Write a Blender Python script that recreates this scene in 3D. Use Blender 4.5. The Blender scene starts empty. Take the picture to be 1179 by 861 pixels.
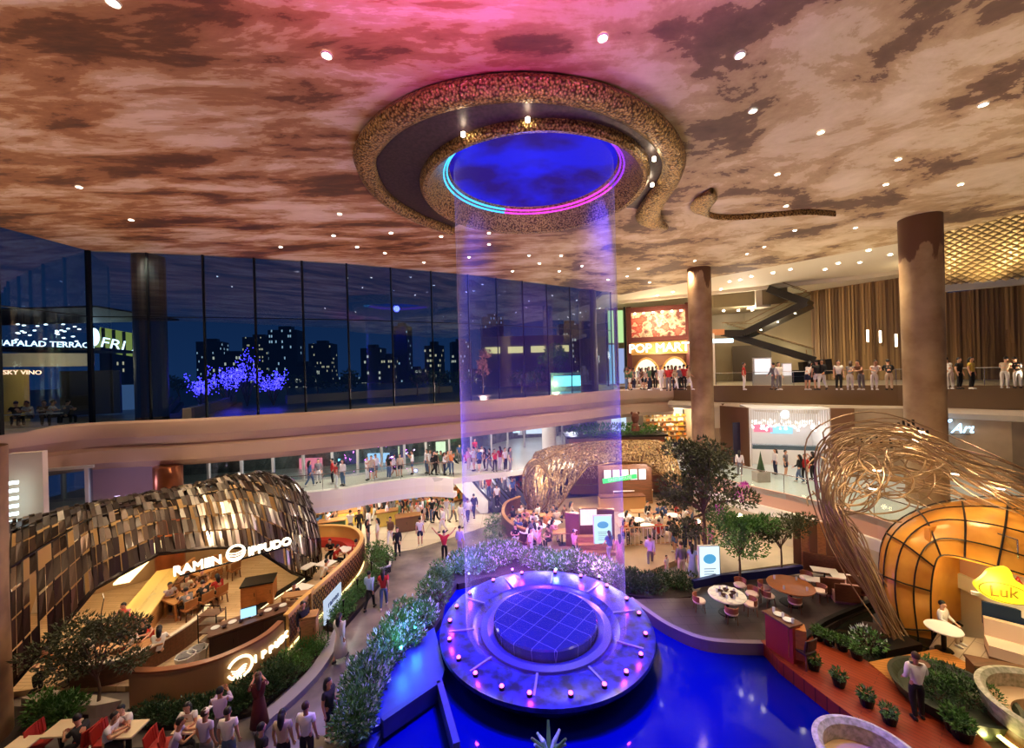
import bpy, bmesh, math, random
from mathutils import Vector, Matrix
R = math.radians; PI = math.pi; rnd = random.Random(7)
SC = bpy.context.scene; COL = SC.collection
# ---------------------------------------------------------------- camera
EYE = 10.3; F = 461.0; ROLL = R(1.6); CS, SN = math.cos(ROLL), math.sin(ROLL)
cd = bpy.data.cameras.new('camera'); cam = bpy.data.objects.new('camera', cd); COL.objects.link(cam)
cd.sensor_width = 36; cd.lens = F/1179*36; cd.clip_start = .1; cd.clip_end = 1500
cam.matrix_world = Matrix(((CS, SN, 0, 0), (0, 0, -1, 0), (-SN, CS, 0, EYE), (0, 0, 0, 1)))
SC.camera = cam
SC.view_settings.view_transform = 'Standard'; SC.view_settings.look = 'None'; SC.view_settings.gamma = 1
SC.view_settings.exposure = 0.0; SC.view_settings.use_curve_mapping = False
def ray(px, py):
    u, v = px-589.5, 430.5-py
    return (u*CS+v*SN)/F, (-u*SN+v*CS)/F
def D(px, py, y):
    a, b = ray(px, py); return Vector((a*y, y, EYE+b*y))
def G(px, py, z=0.0):
    a, b = ray(px, py); y = (z-EYE)/b; return Vector((a*y, y, z))
def G2(px, py, z=0.0):
    g = G(px, py, z); return (g.x, g.y)
# ---------------------------------------------------------------- world
w = bpy.data.worlds.new('night_sky'); SC.world = w; w.use_nodes = True
nt = w.node_tree; bg = nt.nodes['Background']
tc = nt.nodes.new('ShaderNodeTexCoord'); sp = nt.nodes.new('ShaderNodeSeparateXYZ'); cr = nt.nodes.new('ShaderNodeValToRGB')
nt.links.new(tc.outputs['Generated'], sp.inputs[0]); nt.links.new(sp.outputs[2], cr.inputs[0]); nt.links.new(cr.outputs[0], bg.inputs[0])
cr.color_ramp.elements[0].color = (.009, .03, .095, 1); cr.color_ramp.elements[0].position = 0
cr.color_ramp.elements[1].color = (.003, .008, .03, 1); cr.color_ramp.elements[1].position = .45
bg.inputs[1].default_value = 1.0
# ---------------------------------------------------------------- lights
def light(kind, loc, power, col, target=None, size=.15, angle=120, blend=.6, name='lamp'):
    l = bpy.data.lights.new(name, kind); l.energy = power; l.color = col
    o = bpy.data.objects.new(name, l); COL.objects.link(o); o.location = loc
    if kind == 'AREA': l.shape = 'RECTANGLE'; l.size, l.size_y = size
    else: l.shadow_soft_size = size
    if kind == 'SPOT': l.spot_size = R(angle); l.spot_blend = blend
    if target is not None:
        d = Vector(target)-Vector(loc); o.rotation_euler = d.to_track_quat('-Z', 'Y').to_euler()
    return o
CZ = 17.6                       # ceiling height
FX, FY = 1.0, 15.2              # fountain centre
WARM = (1, .78, .5); WHITE = (1, .9, .75)
for (x, y, p) in ((-17, 9, .45), (-15, 17, .7), (-8, 8, .55), (-6, 19, 1.2), (-8, 28, 1.2), (4, 26, 1.6), (9, 21, 1.3), (13, 29, 1.4), (10, 10, .8), (17, 14, 1), (19, 22, 1.2), (15, 6, .8), (-20, 22, .6), (22, 33, 0)):
    if p: light('SPOT', (x, y, CZ-.25), 3000*p, WARM, (x, y, 0), .3, 100, .8, 'ceiling_spot')
# added upward spots without fixtures, to brighten the painted ceiling
for (x, y, z, p, c) in ((-20, 16, 9.2, 850, (1, .7, .42)), (-11, 23.5, 9.2, 850, (1, .62, .42)), (2, 30, 9.2, 900, (1, .7, .5)), (15, 33, 10, 900, (1, .8, .52)), (22, 26, 10, 1000, (1, .8, .5)),
                        (26, 20, 9.5, 1100, (1, .8, .52)), (18, 6, 6, 3300, (1, .85, .6)), (12, 1, 6, 2200, (1, .8, .56)), (-12, 3, 6, 2300, (1, .7, .42)), (-20, 8, 6, 1600, (1, .7, .42)), (9, 22, 7, 1600, (1, .78, .5)), (-7, 14, 4, 1400, (1, .62, .42))):
    light('SPOT', (x, y, z), p*.72, c, (x, y, 30), .4, 150, 1, 'ceiling_fill_spot')
light('SPOT', (-1.2, 3.6, 11.5), 3600, (1, .07, .6), (-1.0, 4.6, CZ), .4, 102, 1, 'magenta_wash')
light('SPOT', (1.5, 2, 7), 3600, (.6, .08, 1), (1.5, 5.5, CZ), .4, 60, 1, 'violet_wash')
# blue show lights inside the ceiling ring, aimed at the fountain
light('SPOT', (FX, FY, CZ-.6), 44000, (.015, .015, 1), (FX, FY-1, 0), .4, 46, .5, 'blue_show_light')
light('SPOT', (FX+1.5, FY-1.5, CZ-.9), 16000, (.02, .02, 1), (FX+4.5, FY-6, 0), .4, 40, .8, 'blue_show_light')
light('SPOT', (FX-1.5, FY-1.5, CZ-.9), 14000, (.02, .06, 1), (FX-4, FY-4, 0), .4, 36, .8, 'blue_show_light')
light('SPOT', (FX, FY+1.5, CZ-.9), 14000, (.35, .05, 1), (FX, FY+5.5, 0), .4, 34, .8, 'violet_show_light')

light('POINT', (FX, FY, CZ-.35), 150, (.1, .12, 1), None, .3, name='ring_fill_lamp')  # added blue point light, brightens the gold cone of the ring
light('SPOT', (FX, FY, CZ-.3), 6000, (.28, .04, 1), (FX-2.2, FY+2.5, 0), .4, 46, .7, 'violet_show_light')
# ---------------------------------------------------------------- materials
MATS = {}
def lin(c): return tuple((x/12.92 if x <= .04045 else ((x+.055)/1.055)**2.4) for x in c)
def rgb(r, g, b): return lin((r/255, g/255, b/255))
def mat(name, col=(.5, .5, .5), rough=.6, metal=0, emit=0, ecol=None, var=0, vscale=3, bump=0, stretch=None, col2=None, spec=None, alpha=1):
    if name in MATS: return MATS[name]
    m = bpy.data.materials.new(name); m.use_nodes = True; t = m.node_tree; b = t.nodes['Principled BSDF']
    b.inputs['Base Color'].default_value = (*col, 1); b.inputs['Roughness'].default_value = rough; b.inputs['Metallic'].default_value = metal
    if emit: b.inputs['Emission Color'].default_value = (*(ecol or col), 1); b.inputs['Emission Strength'].default_value = emit
    if alpha < 1: b.inputs['Alpha'].default_value = alpha
    if var or bump:
        c = t.nodes.new('ShaderNodeTexCoord'); mp = t.nodes.new('ShaderNodeMapping'); n = t.nodes.new('ShaderNodeTexNoise')
        t.links.new(c.outputs['Object'], mp.inputs[0]); t.links.new(mp.outputs[0], n.inputs[0])
        n.inputs['Scale'].default_value = vscale; n.inputs['Detail'].default_value = 4
        if stretch: mp.inputs['Scale'].default_value = stretch
        if var:
            r = t.nodes.new('ShaderNodeValToRGB'); t.links.new(n.outputs[0], r.inputs[0])
            r.color_ramp.elements[0].position = .35; r.color_ramp.elements[1].position = .65
            c2 = col2 or tuple(x*(1-var) for x in col)
            r.color_ramp.elements[0].color = (*c2, 1); r.color_ramp.elements[1].color = (*col, 1)
            t.links.new(r.outputs[0], b.inputs['Base Color'])
        if bump:
            bp = t.nodes.new('ShaderNodeBump'); bp.inputs['Strength'].default_value = bump; t.links.new(n.outputs[0], bp.inputs['Height']); t.links.new(bp.outputs[0], b.inputs['Normal'])
    MATS[name] = m; return m
def brickmat(name, c1, c2, mortar, bw, bh, msize=.02, rough=.6, metal=0, offset=.5, rot=(0, 0, 0), scale=1, bias=0, bump=0):
    if name in MATS: return MATS[name]
    m = mat(name, c1, rough, metal); t = m.node_tree; b = t.nodes['Principled BSDF']
    c = t.nodes.new('ShaderNodeTexCoord'); mp = t.nodes.new('ShaderNodeMapping'); br = t.nodes.new('ShaderNodeTexBrick')
    mp.inputs['Rotation'].default_value = rot
    t.links.new(c.outputs['Object'], mp.inputs[0]); t.links.new(mp.outputs[0], br.inputs[0])
    for k, v in (('Color1', c1), ('Color2', c2), ('Mortar', mortar)): br.inputs[k].default_value = (*v, 1)
    br.inputs['Scale'].default_value = scale; br.inputs['Brick Width'].default_value = bw; br.inputs['Row Height'].default_value = bh
    br.inputs['Mortar Size'].default_value = msize; br.inputs['Bias'].default_value = bias; br.offset = offset
    t.links.new(br.outputs[0], b.inputs['Base Color']); return m
def emis(name, col, s): return mat(name, (0, 0, 0), .5, 0, s, col)

# ---------------------------------------------------------------- mesh building
class MB:
    def __init__(s): s.v = []; s.f = []; s.mi = []; s.cur = 0
    def add(s, vs, fs):
        o = len(s.v); s.v += [tuple(p) for p in vs]; s.f += [tuple(i+o for i in f) for f in fs]; s.mi += [s.cur]*len(fs); return s
    def box(s, cx, cy, cz, sx, sy, sz, rz=0, rx=0, ry=0):
        hx, hy, hz = sx/2, sy/2, sz/2
        M = Matrix.Translation((cx, cy, cz)) @ Matrix.Rotation(rz, 4, 'Z') @ Matrix.Rotation(rx, 4, 'X') @ Matrix.Rotation(ry, 4, 'Y')
        vs = [M @ Vector((x, y, z)) for x, y, z in ((-hx, -hy, -hz), (hx, -hy, -hz), (hx, hy, -hz), (-hx, hy, -hz), (-hx, -hy, hz), (hx, -hy, hz), (hx, hy, hz), (-hx, hy, hz))]
        return s.add(vs, [(0, 3, 2, 1), (4, 5, 6, 7), (0, 1, 5, 4), (1, 2, 6, 5), (2, 3, 7, 6), (3, 0, 4, 7)])
    def prism(s, poly, z0, z1):
        a = sum(poly[i][0]*poly[(i+1) % len(poly)][1]-poly[(i+1) % len(poly)][0]*poly[i][1] for i in range(len(poly)))
        if a < 0: poly = list(reversed(poly))
        n = len(poly); vs = [(p[0], p[1], z0) for p in poly]+[(p[0], p[1], z1) for p in poly]
        return s.add(vs, [tuple(range(n-1, -1, -1)), tuple(range(n, 2*n))]+[(i, (i+1) % n, n+(i+1) % n, n+i) for i in range(n)])
    def lathe(s, prof, n=24, cx=0, cy=0, a0=0, a1=2*PI, close=False):
        full = abs(a1-a0-2*PI) < 1e-6; k = n if full else n+1; vs = []; fs = []; m = len(prof)
        for i in range(k):
            a = a0+(a1-a0)*i/n
            for r, z in prof: vs.append((cx+r*math.cos(a), cy+r*math.sin(a), z))
        mm = m if close else m-1
        for i in range(n):
            j = (i+1) % k
            for q in range(mm): fs.append((i*m+q, j*m+q, j*m+(q+1) % m, i*m+(q+1) % m))
        return s.add(vs, fs)
    def cyl(s, x, y, z0, z1, r0, r1=None, n=16):
        r1 = r0 if r1 is None else r1
        return s.lathe([(0.0005, z0), (r0, z0), (r1, z1), (0.0005, z1)], n, x, y)
    def ell(s, c, rx, ry, rz, n=12, m=8, M=None):
        vs = []; fs = []
        for i in range(m+1):
            p = -PI/2+PI*i/m
            for j in range(n):
                a = 2*PI*j/n; q = Vector((rx*math.cos(p)*math.cos(a), ry*math.cos(p)*math.sin(a), rz*math.sin(p)))
                if M: q = M @ q
                vs.append((c[0]+q[0], c[1]+q[1], c[2]+q[2]))
        for i in range(m):
            for j in range(n): fs.append((i*n+j, i*n+(j+1) % n, (i+1)*n+(j+1) % n, (i+1)*n+j))
        return s.add(vs, fs)
    def tube(s, pts, r, n=6, closed=False):
        pts = [Vector(p) for p in pts]; rs = r if isinstance(r, (list, tuple)) else [r]*len(pts); k = len(pts); vs = []; up = None
        for i, p in enumerate(pts):
            if closed: d = pts[(i+1) % k]-pts[i-1]
            else: d = pts[min(i+1, k-1)]-pts[max(i-1, 0)]
            if d.length < 1e-9: d = Vector((0, 0, 1))
            d.normalize()
            if up is None: up = Vector((0, 0, 1)) if abs(d.z) < .9 else Vector((1, 0, 0))
            a = d.cross(up)
            if a.length < 1e-6: a = d.orthogonal()
            a.normalize(); b = a.cross(d); up = b
            for j in range(n):
                t = 2*PI*j/n; vs.append(p+(a*math.cos(t)+b*math.sin(t))*rs[i])
        fs = []
        for i in range(k if closed else k-1):
            for j in range(n): fs.append((i*n+j, i*n+(j+1) % n, ((i+1) % k)*n+(j+1) % n, ((i+1) % k)*n+j))
        if not closed: fs += [tuple(range(n-1, -1, -1)), tuple(range((k-1)*n, k*n))]
        return s.add(vs, fs)
    def bar(s, a, b, wd, h):
        a = Vector(a); b = Vector(b); d = (b-a); L = d.length; d.normalize(); up = Vector((0, 0, 1)) if abs(d.z) < .95 else Vector((0, 1, 0))
        x = d.cross(up).normalized()*wd/2; y = x.cross(d).normalized()*h/2
        vs = [a-x-y, a+x-y, a+x+y, a-x+y, b-x-y, b+x-y, b+x+y, b-x+y]
        return s.add(vs, [(3, 2, 1, 0), (4, 5, 6, 7), (0, 1, 5, 4), (1, 2, 6, 5), (2, 3, 7, 6), (3, 0, 4, 7)])
    def strip(s, line, z0, z1, th, closed=False):
        """wall of thickness th following a ground polyline (th to its left side); z may be lists"""
        L = [Vector((p[0], p[1])) for p in line]; k = len(L); vs = []
        Z0 = z0 if isinstance(z0, (list, tuple)) else [z0]*k; Z1 = z1 if isinstance(z1, (list, tuple)) else [z1]*k
        for i in range(k):
            if closed: d = L[(i+1) % k]-L[i-1]
            else: d = L[min(i+1, k-1)]-L[max(i-1, 0)]
            d.normalize(); nn = Vector((-d.y, d.x))*th; q = L[i]+nn
            vs += [(L[i].x, L[i].y, Z0[i]), (q.x, q.y, Z0[i]), (q.x, q.y, Z1[i]), (L[i].x, L[i].y, Z1[i])]
        fs = []
        for i in range(k if closed else k-1):
            j = (i+1) % k
            for q in range(4): fs.append((i*4+q, j*4+q, j*4+(q+1) % 4, i*4+(q+1) % 4))
        if not closed: fs += [(0, 1, 2, 3), tuple(4*(k-1)+q for q in (3, 2, 1, 0))]
        return s.add(vs, fs)
    def grid(s, P, th=0):
        """sheet from a grid of points, optionally thickened"""
        m, n = len(P), len(P[0]); vs = [Vector(p) for row in P for p in row]
        fs = [(i*n+j, i*n+j+1, (i+1)*n+j+1, (i+1)*n+j) for i in range(m-1) for j in range(n-1)]
        if th:
            nv = len(vs); norm = [Vector((0, 0, 0)) for _ in vs]
            for f in fs:
                c = (vs[f[2]]-vs[f[0]]).cross(vs[f[3]]-vs[f[1]])
                for i in f: norm[i] += c
            vs2 = [v-(q.normalized()*th if q.length > 1e-9 else Vector((0, 0, th))) for v, q in zip(vs, norm)]
            f2 = [tuple(reversed([i+nv for i in f])) for f in fs]
            e = [(i, i+1) for i in range(n-1)]+[(i*n+n-1, (i+1)*n+n-1) for i in range(m-1)]+[((m-1)*n+i+1, (m-1)*n+i) for i in range(n-1)]+[((i+1)*n, i*n) for i in range(m-1)]
            return s.add(vs+vs2, fs+f2+[(b, a, a+nv, b+nv) for a, b in e])
        return s.add(vs, fs)
    def mesh(s, name, smooth=False):
        me = bpy.data.meshes.new(name); me.from_pydata(s.v, [], s.f)
        me.polygons.foreach_set('material_index', s.mi)
        if smooth: me.polygons.foreach_set('use_smooth', [True]*len(me.polygons))
        me.update(); return me
def smooth_me(me, ang=35):
    me.polygons.foreach_set('use_smooth', [True]*len(me.polygons))
    try: me.set_sharp_from_angle(angle=R(ang))
    except Exception: pass
def OB(name, me, mats, parent=None, smooth=False):
    if isinstance(me, MB): me = me.mesh(name)
    if smooth: smooth_me(me)
    if not isinstance(mats, (list, tuple)): mats = [mats]
    if mats and not me.materials:
        for m in mats: me.materials.append(m)
    o = bpy.data.objects.new(name, me); COL.objects.link(o)
    if parent: o.parent = parent; o.matrix_parent_inverse = Matrix() if parent.parent else Matrix.Translation(-parent.location)
    return o
def W(o):
    t = Vector(o.location)
    while o.parent: o = o.parent; t = Vector(o.location)
    return t
def tag(o, label=None, cat=None, group=None, kind=None):
    if label: o['label'] = label
    if cat: o['category'] = cat
    if group: o['group'] = group
    if kind: o['kind'] = kind
    return o
def T(name, label, cat, loc=(0, 0, 0), group=None):
    o = bpy.data.objects.new(name, None); o.empty_display_size = .1; COL.objects.link(o); o.location = loc; return tag(o, label, cat, group)
def struct(name, me, mats, smooth=False): return tag(OB(name, me, mats, None, smooth), kind='structure')
class Proto:
    """parts: (name, mesh, [sub parts]) -- every instance gets its own objects sharing the meshes"""
    def __init__(s, name, cat, parts): s.name = name; s.cat = cat; s.parts = parts
    def put(s, loc, rz=0, label='', group=None, scale=1, over=None):
        r = bpy.data.objects.new(s.name, None); r.empty_display_size = .1; COL.objects.link(r); r.location = loc; r.rotation_euler = (0, 0, rz)
        r.scale = scale if isinstance(scale, tuple) else (scale,)*3
        tag(r, label, s.cat, group)
        def rec(parts, par):
            for p in parts:
                o = bpy.data.objects.new(p[0], p[1]); COL.objects.link(o); o.parent = par
                if over and p[0] in over:
                    o.material_slots[0].link = 'OBJECT'; o.material_slots[0].material = over[p[0]]
                if len(p) > 2: rec(p[2], o)
        rec(s.parts, r); return r
class One:
    """a thing that is one mesh"""
    def __init__(s, name, cat, me): s.name = name; s.cat = cat; s.me = me
    def put(s, loc, rz=0, label='', group=None, scale=1, m=None):
        o = bpy.data.objects.new(s.name, s.me); COL.objects.link(o); o.location = loc; o.rotation_euler = (0, 0, rz); o.scale = scale if isinstance(scale, tuple) else (scale,)*3
        if m: o.material_slots[0].link = 'OBJECT'; o.material_slots[0].material = m
        return tag(o, label, s.cat, group)
def PM(name, mb, m, smooth=False):
    me = mb.mesh(name) if isinstance(mb, MB) else mb
    if smooth: smooth_me(me)
    me.materials.append(m); return me
ORD = ['leftmost', 'second from the left', 'third from the left', 'fourth from the left', 'fifth from the left', 'sixth from the left', 'seventh from the left', 'eighth from the left', 'ninth from the left', 'tenth from the left', 'eleventh from the left', 'twelfth from the left', 'thirteenth from the left', 'fourteenth from the left', 'fifteenth from the left', 'sixteenth from the left', 'seventeenth from the left', 'eighteenth from the left', 'nineteenth from the left', 'twentieth from the left']
def ordn(i, n):
    if n == 1: return 'only'
    if i == n-1: return 'rightmost'
    if i == n-2 and n > 3: return 'second from the right'
    if i == n-3 and n > 6: return 'third from the right'
    if i == n-4 and n > 10: return 'fourth from the right'
    if i < 20: return ORD[i]
    return ORD[19]
def text(s, size, ext, m, M, name='lettering', parent=None, align='CENTER', shear=0, space=1, bev=0):
    c = bpy.data.curves.new('t', 'FONT'); c.body = s; c.size = size; c.extrude = ext; c.align_x = align; c.shear = shear; c.space_character = space; c.bevel_depth = bev; c.offset = bev*0
    c.resolution_u = 3
    o = bpy.data.objects.new('t', c); COL.objects.link(o); dg = bpy.context.evaluated_depsgraph_get(); dg.update()
    me = bpy.data.meshes.new_from_object(o.evaluated_get(dg)); bpy.data.objects.remove(o); bpy.data.curves.remove(c)
    me.transform(M); me.materials.clear()
    return OB(name, me, m, parent)
def frame(o, x, n=None):
    """matrix whose X axis is x, Y axis world up, Z axis the outward normal"""
    x = Vector(x).normalized(); up = Vector((0, 0, 1)); z = x.cross(up).normalized(); y = z.cross(x)
    return Matrix(((x.x, y.x, z.x, o[0]), (x.y, y.y, z.y, o[1]), (x.z, y.z, z.z, o[2]), (0, 0, 0, 1)))
def spline(pts, n=8):
    P = [Vector(p) for p in pts]; out = []
    for i in range(len(P)-1):
        p0 = P[max(i-1, 0)]; p1 = P[i]; p2 = P[i+1]; p3 = P[min(i+2, len(P)-1)]
        for k in range(n):
            t = k/n; out.append(.5*((2*p1)+(-p0+p2)*t+(2*p0-5*p1+4*p2-p3)*t*t+(-p0+3*p1-3*p2+p3)*t**3))
    out.append(P[-1]); return out
# common materials
wood = mat('oak_wood', rgb(196, 140, 84), .45, 0, var=.3, vscale=2, stretch=(1, 8, 8))
dwood = mat('walnut_wood', rgb(110, 66, 40), .45, 0, var=.35, vscale=2, stretch=(1, 8, 8))
cream = mat('cream_plaster', rgb(222, 205, 182), .7, var=.08, vscale=.6)
white = mat('white_plaster', rgb(235, 230, 222), .6)
black = mat('black_metal', rgb(30, 28, 27), .4, .6)
bronze = mat('bronze_metal', rgb(140, 108, 72), .35, .9, var=.4, vscale=4)
redm = mat('red_upholstery', rgb(175, 40, 30), .6)
chrome = mat('steel', rgb(190, 190, 195), .25, 1)
leafd = mat('dark_green_leaf', rgb(52, 84, 42), .55, var=.45, vscale=3)
leafg = mat('green_leaf', rgb(88, 140, 60), .5, var=.4, vscale=3)
leafw = mat('pale_green_leaf', rgb(205, 225, 205), .5, var=.5, vscale=5, col2=rgb(90, 140, 90))
leafo = mat('olive_leaf', rgb(84, 92, 50), .55, var=.5, vscale=3)
pink = mat('pink_flower', rgb(225, 120, 200), .5)
soil = mat('soil', rgb(48, 36, 28), .9, var=.4, vscale=6)
stone = mat('pale_stone', rgb(190, 178, 160), .55, var=.2, vscale=4)
porc = mat('white_porcelain', rgb(240, 238, 232), .2)
# ================================================================ SETTING
# ---- floor: dark polished stone walkway with fine joints
fm = mat('walkway_stone', rgb(126, 116, 112), .22); t = fm.node_tree; b = t.nodes['Principled BSDF']
c = t.nodes.new('ShaderNodeTexCoord'); n = t.nodes.new('ShaderNodeTexNoise'); n.inputs['Scale'].default_value = .7; n.inputs['Detail'].default_value = 6
r_ = t.nodes.new('ShaderNodeValToRGB'); r_.color_ramp.elements[0].color = (*rgb(88, 82, 80), 1); r_.color_ramp.elements[1].color = (*rgb(150, 138, 128), 1); r_.color_ramp.elements[0].position = .3; r_.color_ramp.elements[1].position = .7
t.links.new(c.outputs['Object'], n.inputs[0]); t.links.new(n.outputs[0], r_.inputs[0]); t.links.new(r_.outputs[0], b.inputs['Base Color'])
struct('floor', MB().prism([(-34, -6), (45, -6), (45, 62), (-34, 62)], -.3, 0), fm)
# cream shop floor under the galleries
cf = brickmat('cream_floor_tile', rgb(226, 214, 190), rgb(214, 200, 176), rgb(170, 156, 136), 1.2, 1.2, .012, .25, offset=0)
struct('floor_shops', MB().prism([G2(345, 640), G2(430, 640), G2(480, 632), G2(560, 606), G2(600, 592), (6, 40), (-20, 40), (-24, 28), G2(330, 600)], 0, .02), cf)
# ---- ceiling with painted clouds
GL = [(-23.0, 18.0), (-22.7, 21.6), (-17.5, 22.9), (-10.3, 25.4), (-3, 29.0), (3, 32.8), (9.3, 37)]
cm = mat('painted_cloud_ceiling', (.5, .3, .2), .55); t = cm.node_tree; b = t.nodes['Principled BSDF']
N = t.nodes.new; L = t.links.new
tc = N('ShaderNodeTexCoord'); sx = N('ShaderNodeSeparateXYZ'); L(tc.outputs['Object'], sx.inputs[0])
mpL = N('ShaderNodeMapping'); mpL.inputs['Scale'].default_value = (.24, .85, 1); mpL.inputs['Rotation'].default_value = (0, 0, R(14)); L(tc.outputs['Object'], mpL.inputs[0])
mpR = N('ShaderNodeMapping'); mpR.inputs['Scale'].default_value = (.27, .34, 1); L(tc.outputs['Object'], mpR.inputs[0])
nL = N('ShaderNodeTexNoise'); nR = N('ShaderNodeTexNoise')
for q, mm in ((nL, mpL), (nR, mpR)): L(mm.outputs[0], q.inputs[0]); q.inputs['Scale'].default_value = .95; q.inputs['Detail'].default_value = 9; q.inputs['Roughness'].default_value = .66; q.inputs['Distortion'].default_value = .25
fac = N('ShaderNodeMapRange'); L(sx.outputs[0], fac.inputs[0]); fac.inputs[1].default_value = -1; fac.inputs[2].default_value = 5
mixn = N('ShaderNodeMix'); mixn.data_type = 'FLOAT'; L(fac.outputs[0], mixn.inputs[0]); L(nL.outputs[0], mixn.inputs[2]); L(nR.outputs[0], mixn.inputs[3])
def ramp(stops):
    q = N('ShaderNodeValToRGB'); e = q.color_ramp.elements
    while len(e) < len(stops): e.new(.5)
    for k, (p, cc) in enumerate(stops): e[k].position = p; e[k].color = (*cc, 1)
    return q
rl = ramp([(.34, rgb(84, 50, 30)), (.425, rgb(112, 68, 38)), (.44, rgb(150, 98, 62)), (.50, rgb(168, 116, 76)), (.515, rgb(192, 150, 112)), (.56, rgb(196, 160, 130)), (.575, rgb(214, 184, 160)), (.68, rgb(226, 200, 182))])
rr = ramp([(.34, rgb(98, 74, 58)), (.445, rgb(122, 92, 72)), (.455, rgb(178, 146, 108)), (.52, rgb(198, 168, 128)), (.53, rgb(212, 188, 152)), (.66, rgb(232, 212, 184))])
L(mixn.outputs[0], rl.inputs[0]); L(mixn.outputs[0], rr.inputs[0])
mc = N('ShaderNodeMix'); mc.data_type = 'RGBA'; L(fac.outputs[0], mc.inputs[0]); L(rl.outputs[0], mc.inputs[6]); L(rr.outputs[0], mc.inputs[7])
L(mc.outputs[2], b.inputs['Base Color'])
b.inputs['Roughness'].default_value = .62
RE = [(10.6, 38.5), (16.5, 32), (23.8, 24.4), (26.0, 19.0), (28, 8), (30, -9)]
NC = 72; hole = [(FX+3.95*math.cos(2*PI*i/NC), FY+3.95*math.sin(2*PI*i/NC)) for i in range(NC)]
outer = [(-31, -9), (-31, 17.5)]+[(a, b2+.2) for a, b2 in GL]+RE
bm = bmesh.new()
def loop(pts):
    vs = [bm.verts.new((p[0], p[1], CZ)) for p in pts]; return [bm.edges.new((vs[i], vs[(i+1) % len(vs)])) for i in range(len(vs))]
ed = loop(outer)+loop(hole); res = bmesh.ops.triangle_fill(bm, edges=ed, use_beauty=True)
bad = [f for f in bm.faces if (f.calc_center_median()-Vector((FX, FY, CZ))).length < 3.8]
bmesh.ops.delete(bm, geom=bad, context='FACES')
ext = bmesh.ops.extrude_face_region(bm, geom=bm.faces[:]); bmesh.ops.translate(bm, vec=(0, 0, .4), verts=[g for g in ext['geom'] if isinstance(g, bmesh.types.BMVert)])
bmesh.ops.recalc_face_normals(bm, faces=bm.faces)
me = bpy.data.meshes.new('ceiling'); bm.to_mesh(me); bm.free(); struct('ceiling', me, cm)
# white outer soffit beyond the painted ceiling
sof = mat('white_soffit', rgb(236, 222, 198), .6)
WL = [(12.3, 46), (20, 43.5), (31.2, 38.6), (35.0, 32.5)]
struct('ceiling_soffit', MB().prism([(9, 39)]+RE[0:3]+[(24.6, 24.9), (29.8, 30.6), (36, 34), (38, 36), (33, 42), (20, 47), (9, 48)], CZ+.12, CZ+.42), sof)
struct('trim_1', MB().strip([(11.5, 42.3), (19.5, 38.6), (29.8, 33.2), (33.6, 29.8)], CZ-.2, CZ+.12, .25), sof)
# ---- left facing wall sliver
struct('wall_left', MB().strip([(-23.2, 17.9), (-24.6, 17.0), (-26.5, 10)], 0, CZ, .3), cream)
# ---- glass wall
def glassfac(t, lo, hi):
    lw = t.nodes.new('ShaderNodeLayerWeight'); lw.inputs[0].default_value = .5; pw_ = t.nodes.new('ShaderNodeMath'); pw_.operation = 'POWER'; t.links.new(lw.outputs['Facing'], pw_.inputs[0]); pw_.inputs[1].default_value = 3
    mr = t.nodes.new('ShaderNodeMapRange'); t.links.new(pw_.outputs[0], mr.inputs[0]); mr.inputs[3].default_value = lo; mr.inputs[4].default_value = hi; return mr
gm = bpy.data.materials.new('curtain_wall_glass'); gm.use_nodes = True; t = gm.node_tree; t.nodes.clear()
o_ = t.nodes.new('ShaderNodeOutputMaterial'); mx = t.nodes.new('ShaderNodeMixShader'); tr = t.nodes.new('ShaderNodeBsdfTransparent'); gl = t.nodes.new('ShaderNodeBsdfGlossy'); fr = glassfac(t, .07, .75); gl.inputs['Roughness'].default_value = .015; tr.inputs[0].default_value = (.78, .88, .92, 1); gl.inputs[0].default_value = (.75, .85, 1, 1)
t.links.new(fr.outputs[0], mx.inputs[0]); t.links.new(tr.outputs[0], mx.inputs[1]); t.links.new(gl.outputs[0], mx.inputs[2]); t.links.new(mx.outputs[0], o_.inputs[0])
cg = bpy.data.materials.new('clear_glass'); cg.use_nodes = True; t = cg.node_tree; t.nodes.clear()
o_ = t.nodes.new('ShaderNodeOutputMaterial'); mx = t.nodes.new('ShaderNodeMixShader'); tr = t.nodes.new('ShaderNodeBsdfTransparent'); gl = t.nodes.new('ShaderNodeBsdfGlossy'); fr = glassfac(t, .02, .3); gl.inputs['Roughness'].default_value = .03; tr.inputs[0].default_value = (.93, .97, .96, 1)
t.links.new(fr.outputs[0], mx.inputs[0]); t.links.new(tr.outputs[0], mx.inputs[1]); t.links.new(gl.outputs[0], mx.inputs[2]); t.links.new(mx.outputs[0], o_.inputs[0])
def along(line, step):
    P = [Vector((p[0], p[1])) for p in line]; out = []
    for a, b2 in zip(P[:-1], P[1:]):
        k = max(1, round((b2-a).length/step)); out += [a+(b2-a)*i/k for i in range(k)]
    return out+[P[-1]]
UL = 8.2
gw = tag(T('window_1', None, None, (-10, 25, UL)), kind='structure')
pts = along(GL[:2], 9)+along(GL[1:], 2.35)[1:]
mull = mat('dark_mullion', rgb(22, 28, 32), .35, .5)
for i, (a, b2) in enumerate(zip(pts[:-1], pts[1:])):
    OB('pane', MB().strip([a, b2], UL, CZ, .02), gm, gw)
for i, a in enumerate(pts):
    OB('mullion', MB().box(a.x, a.y, (UL+CZ)/2, .075 if i != 1 else .22, .14, CZ-UL), mull, gw)
OB('transom', MB().strip([(p.x, p.y-.03) for p in pts], 14.0, 14.05, .09), mull, gw)
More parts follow.
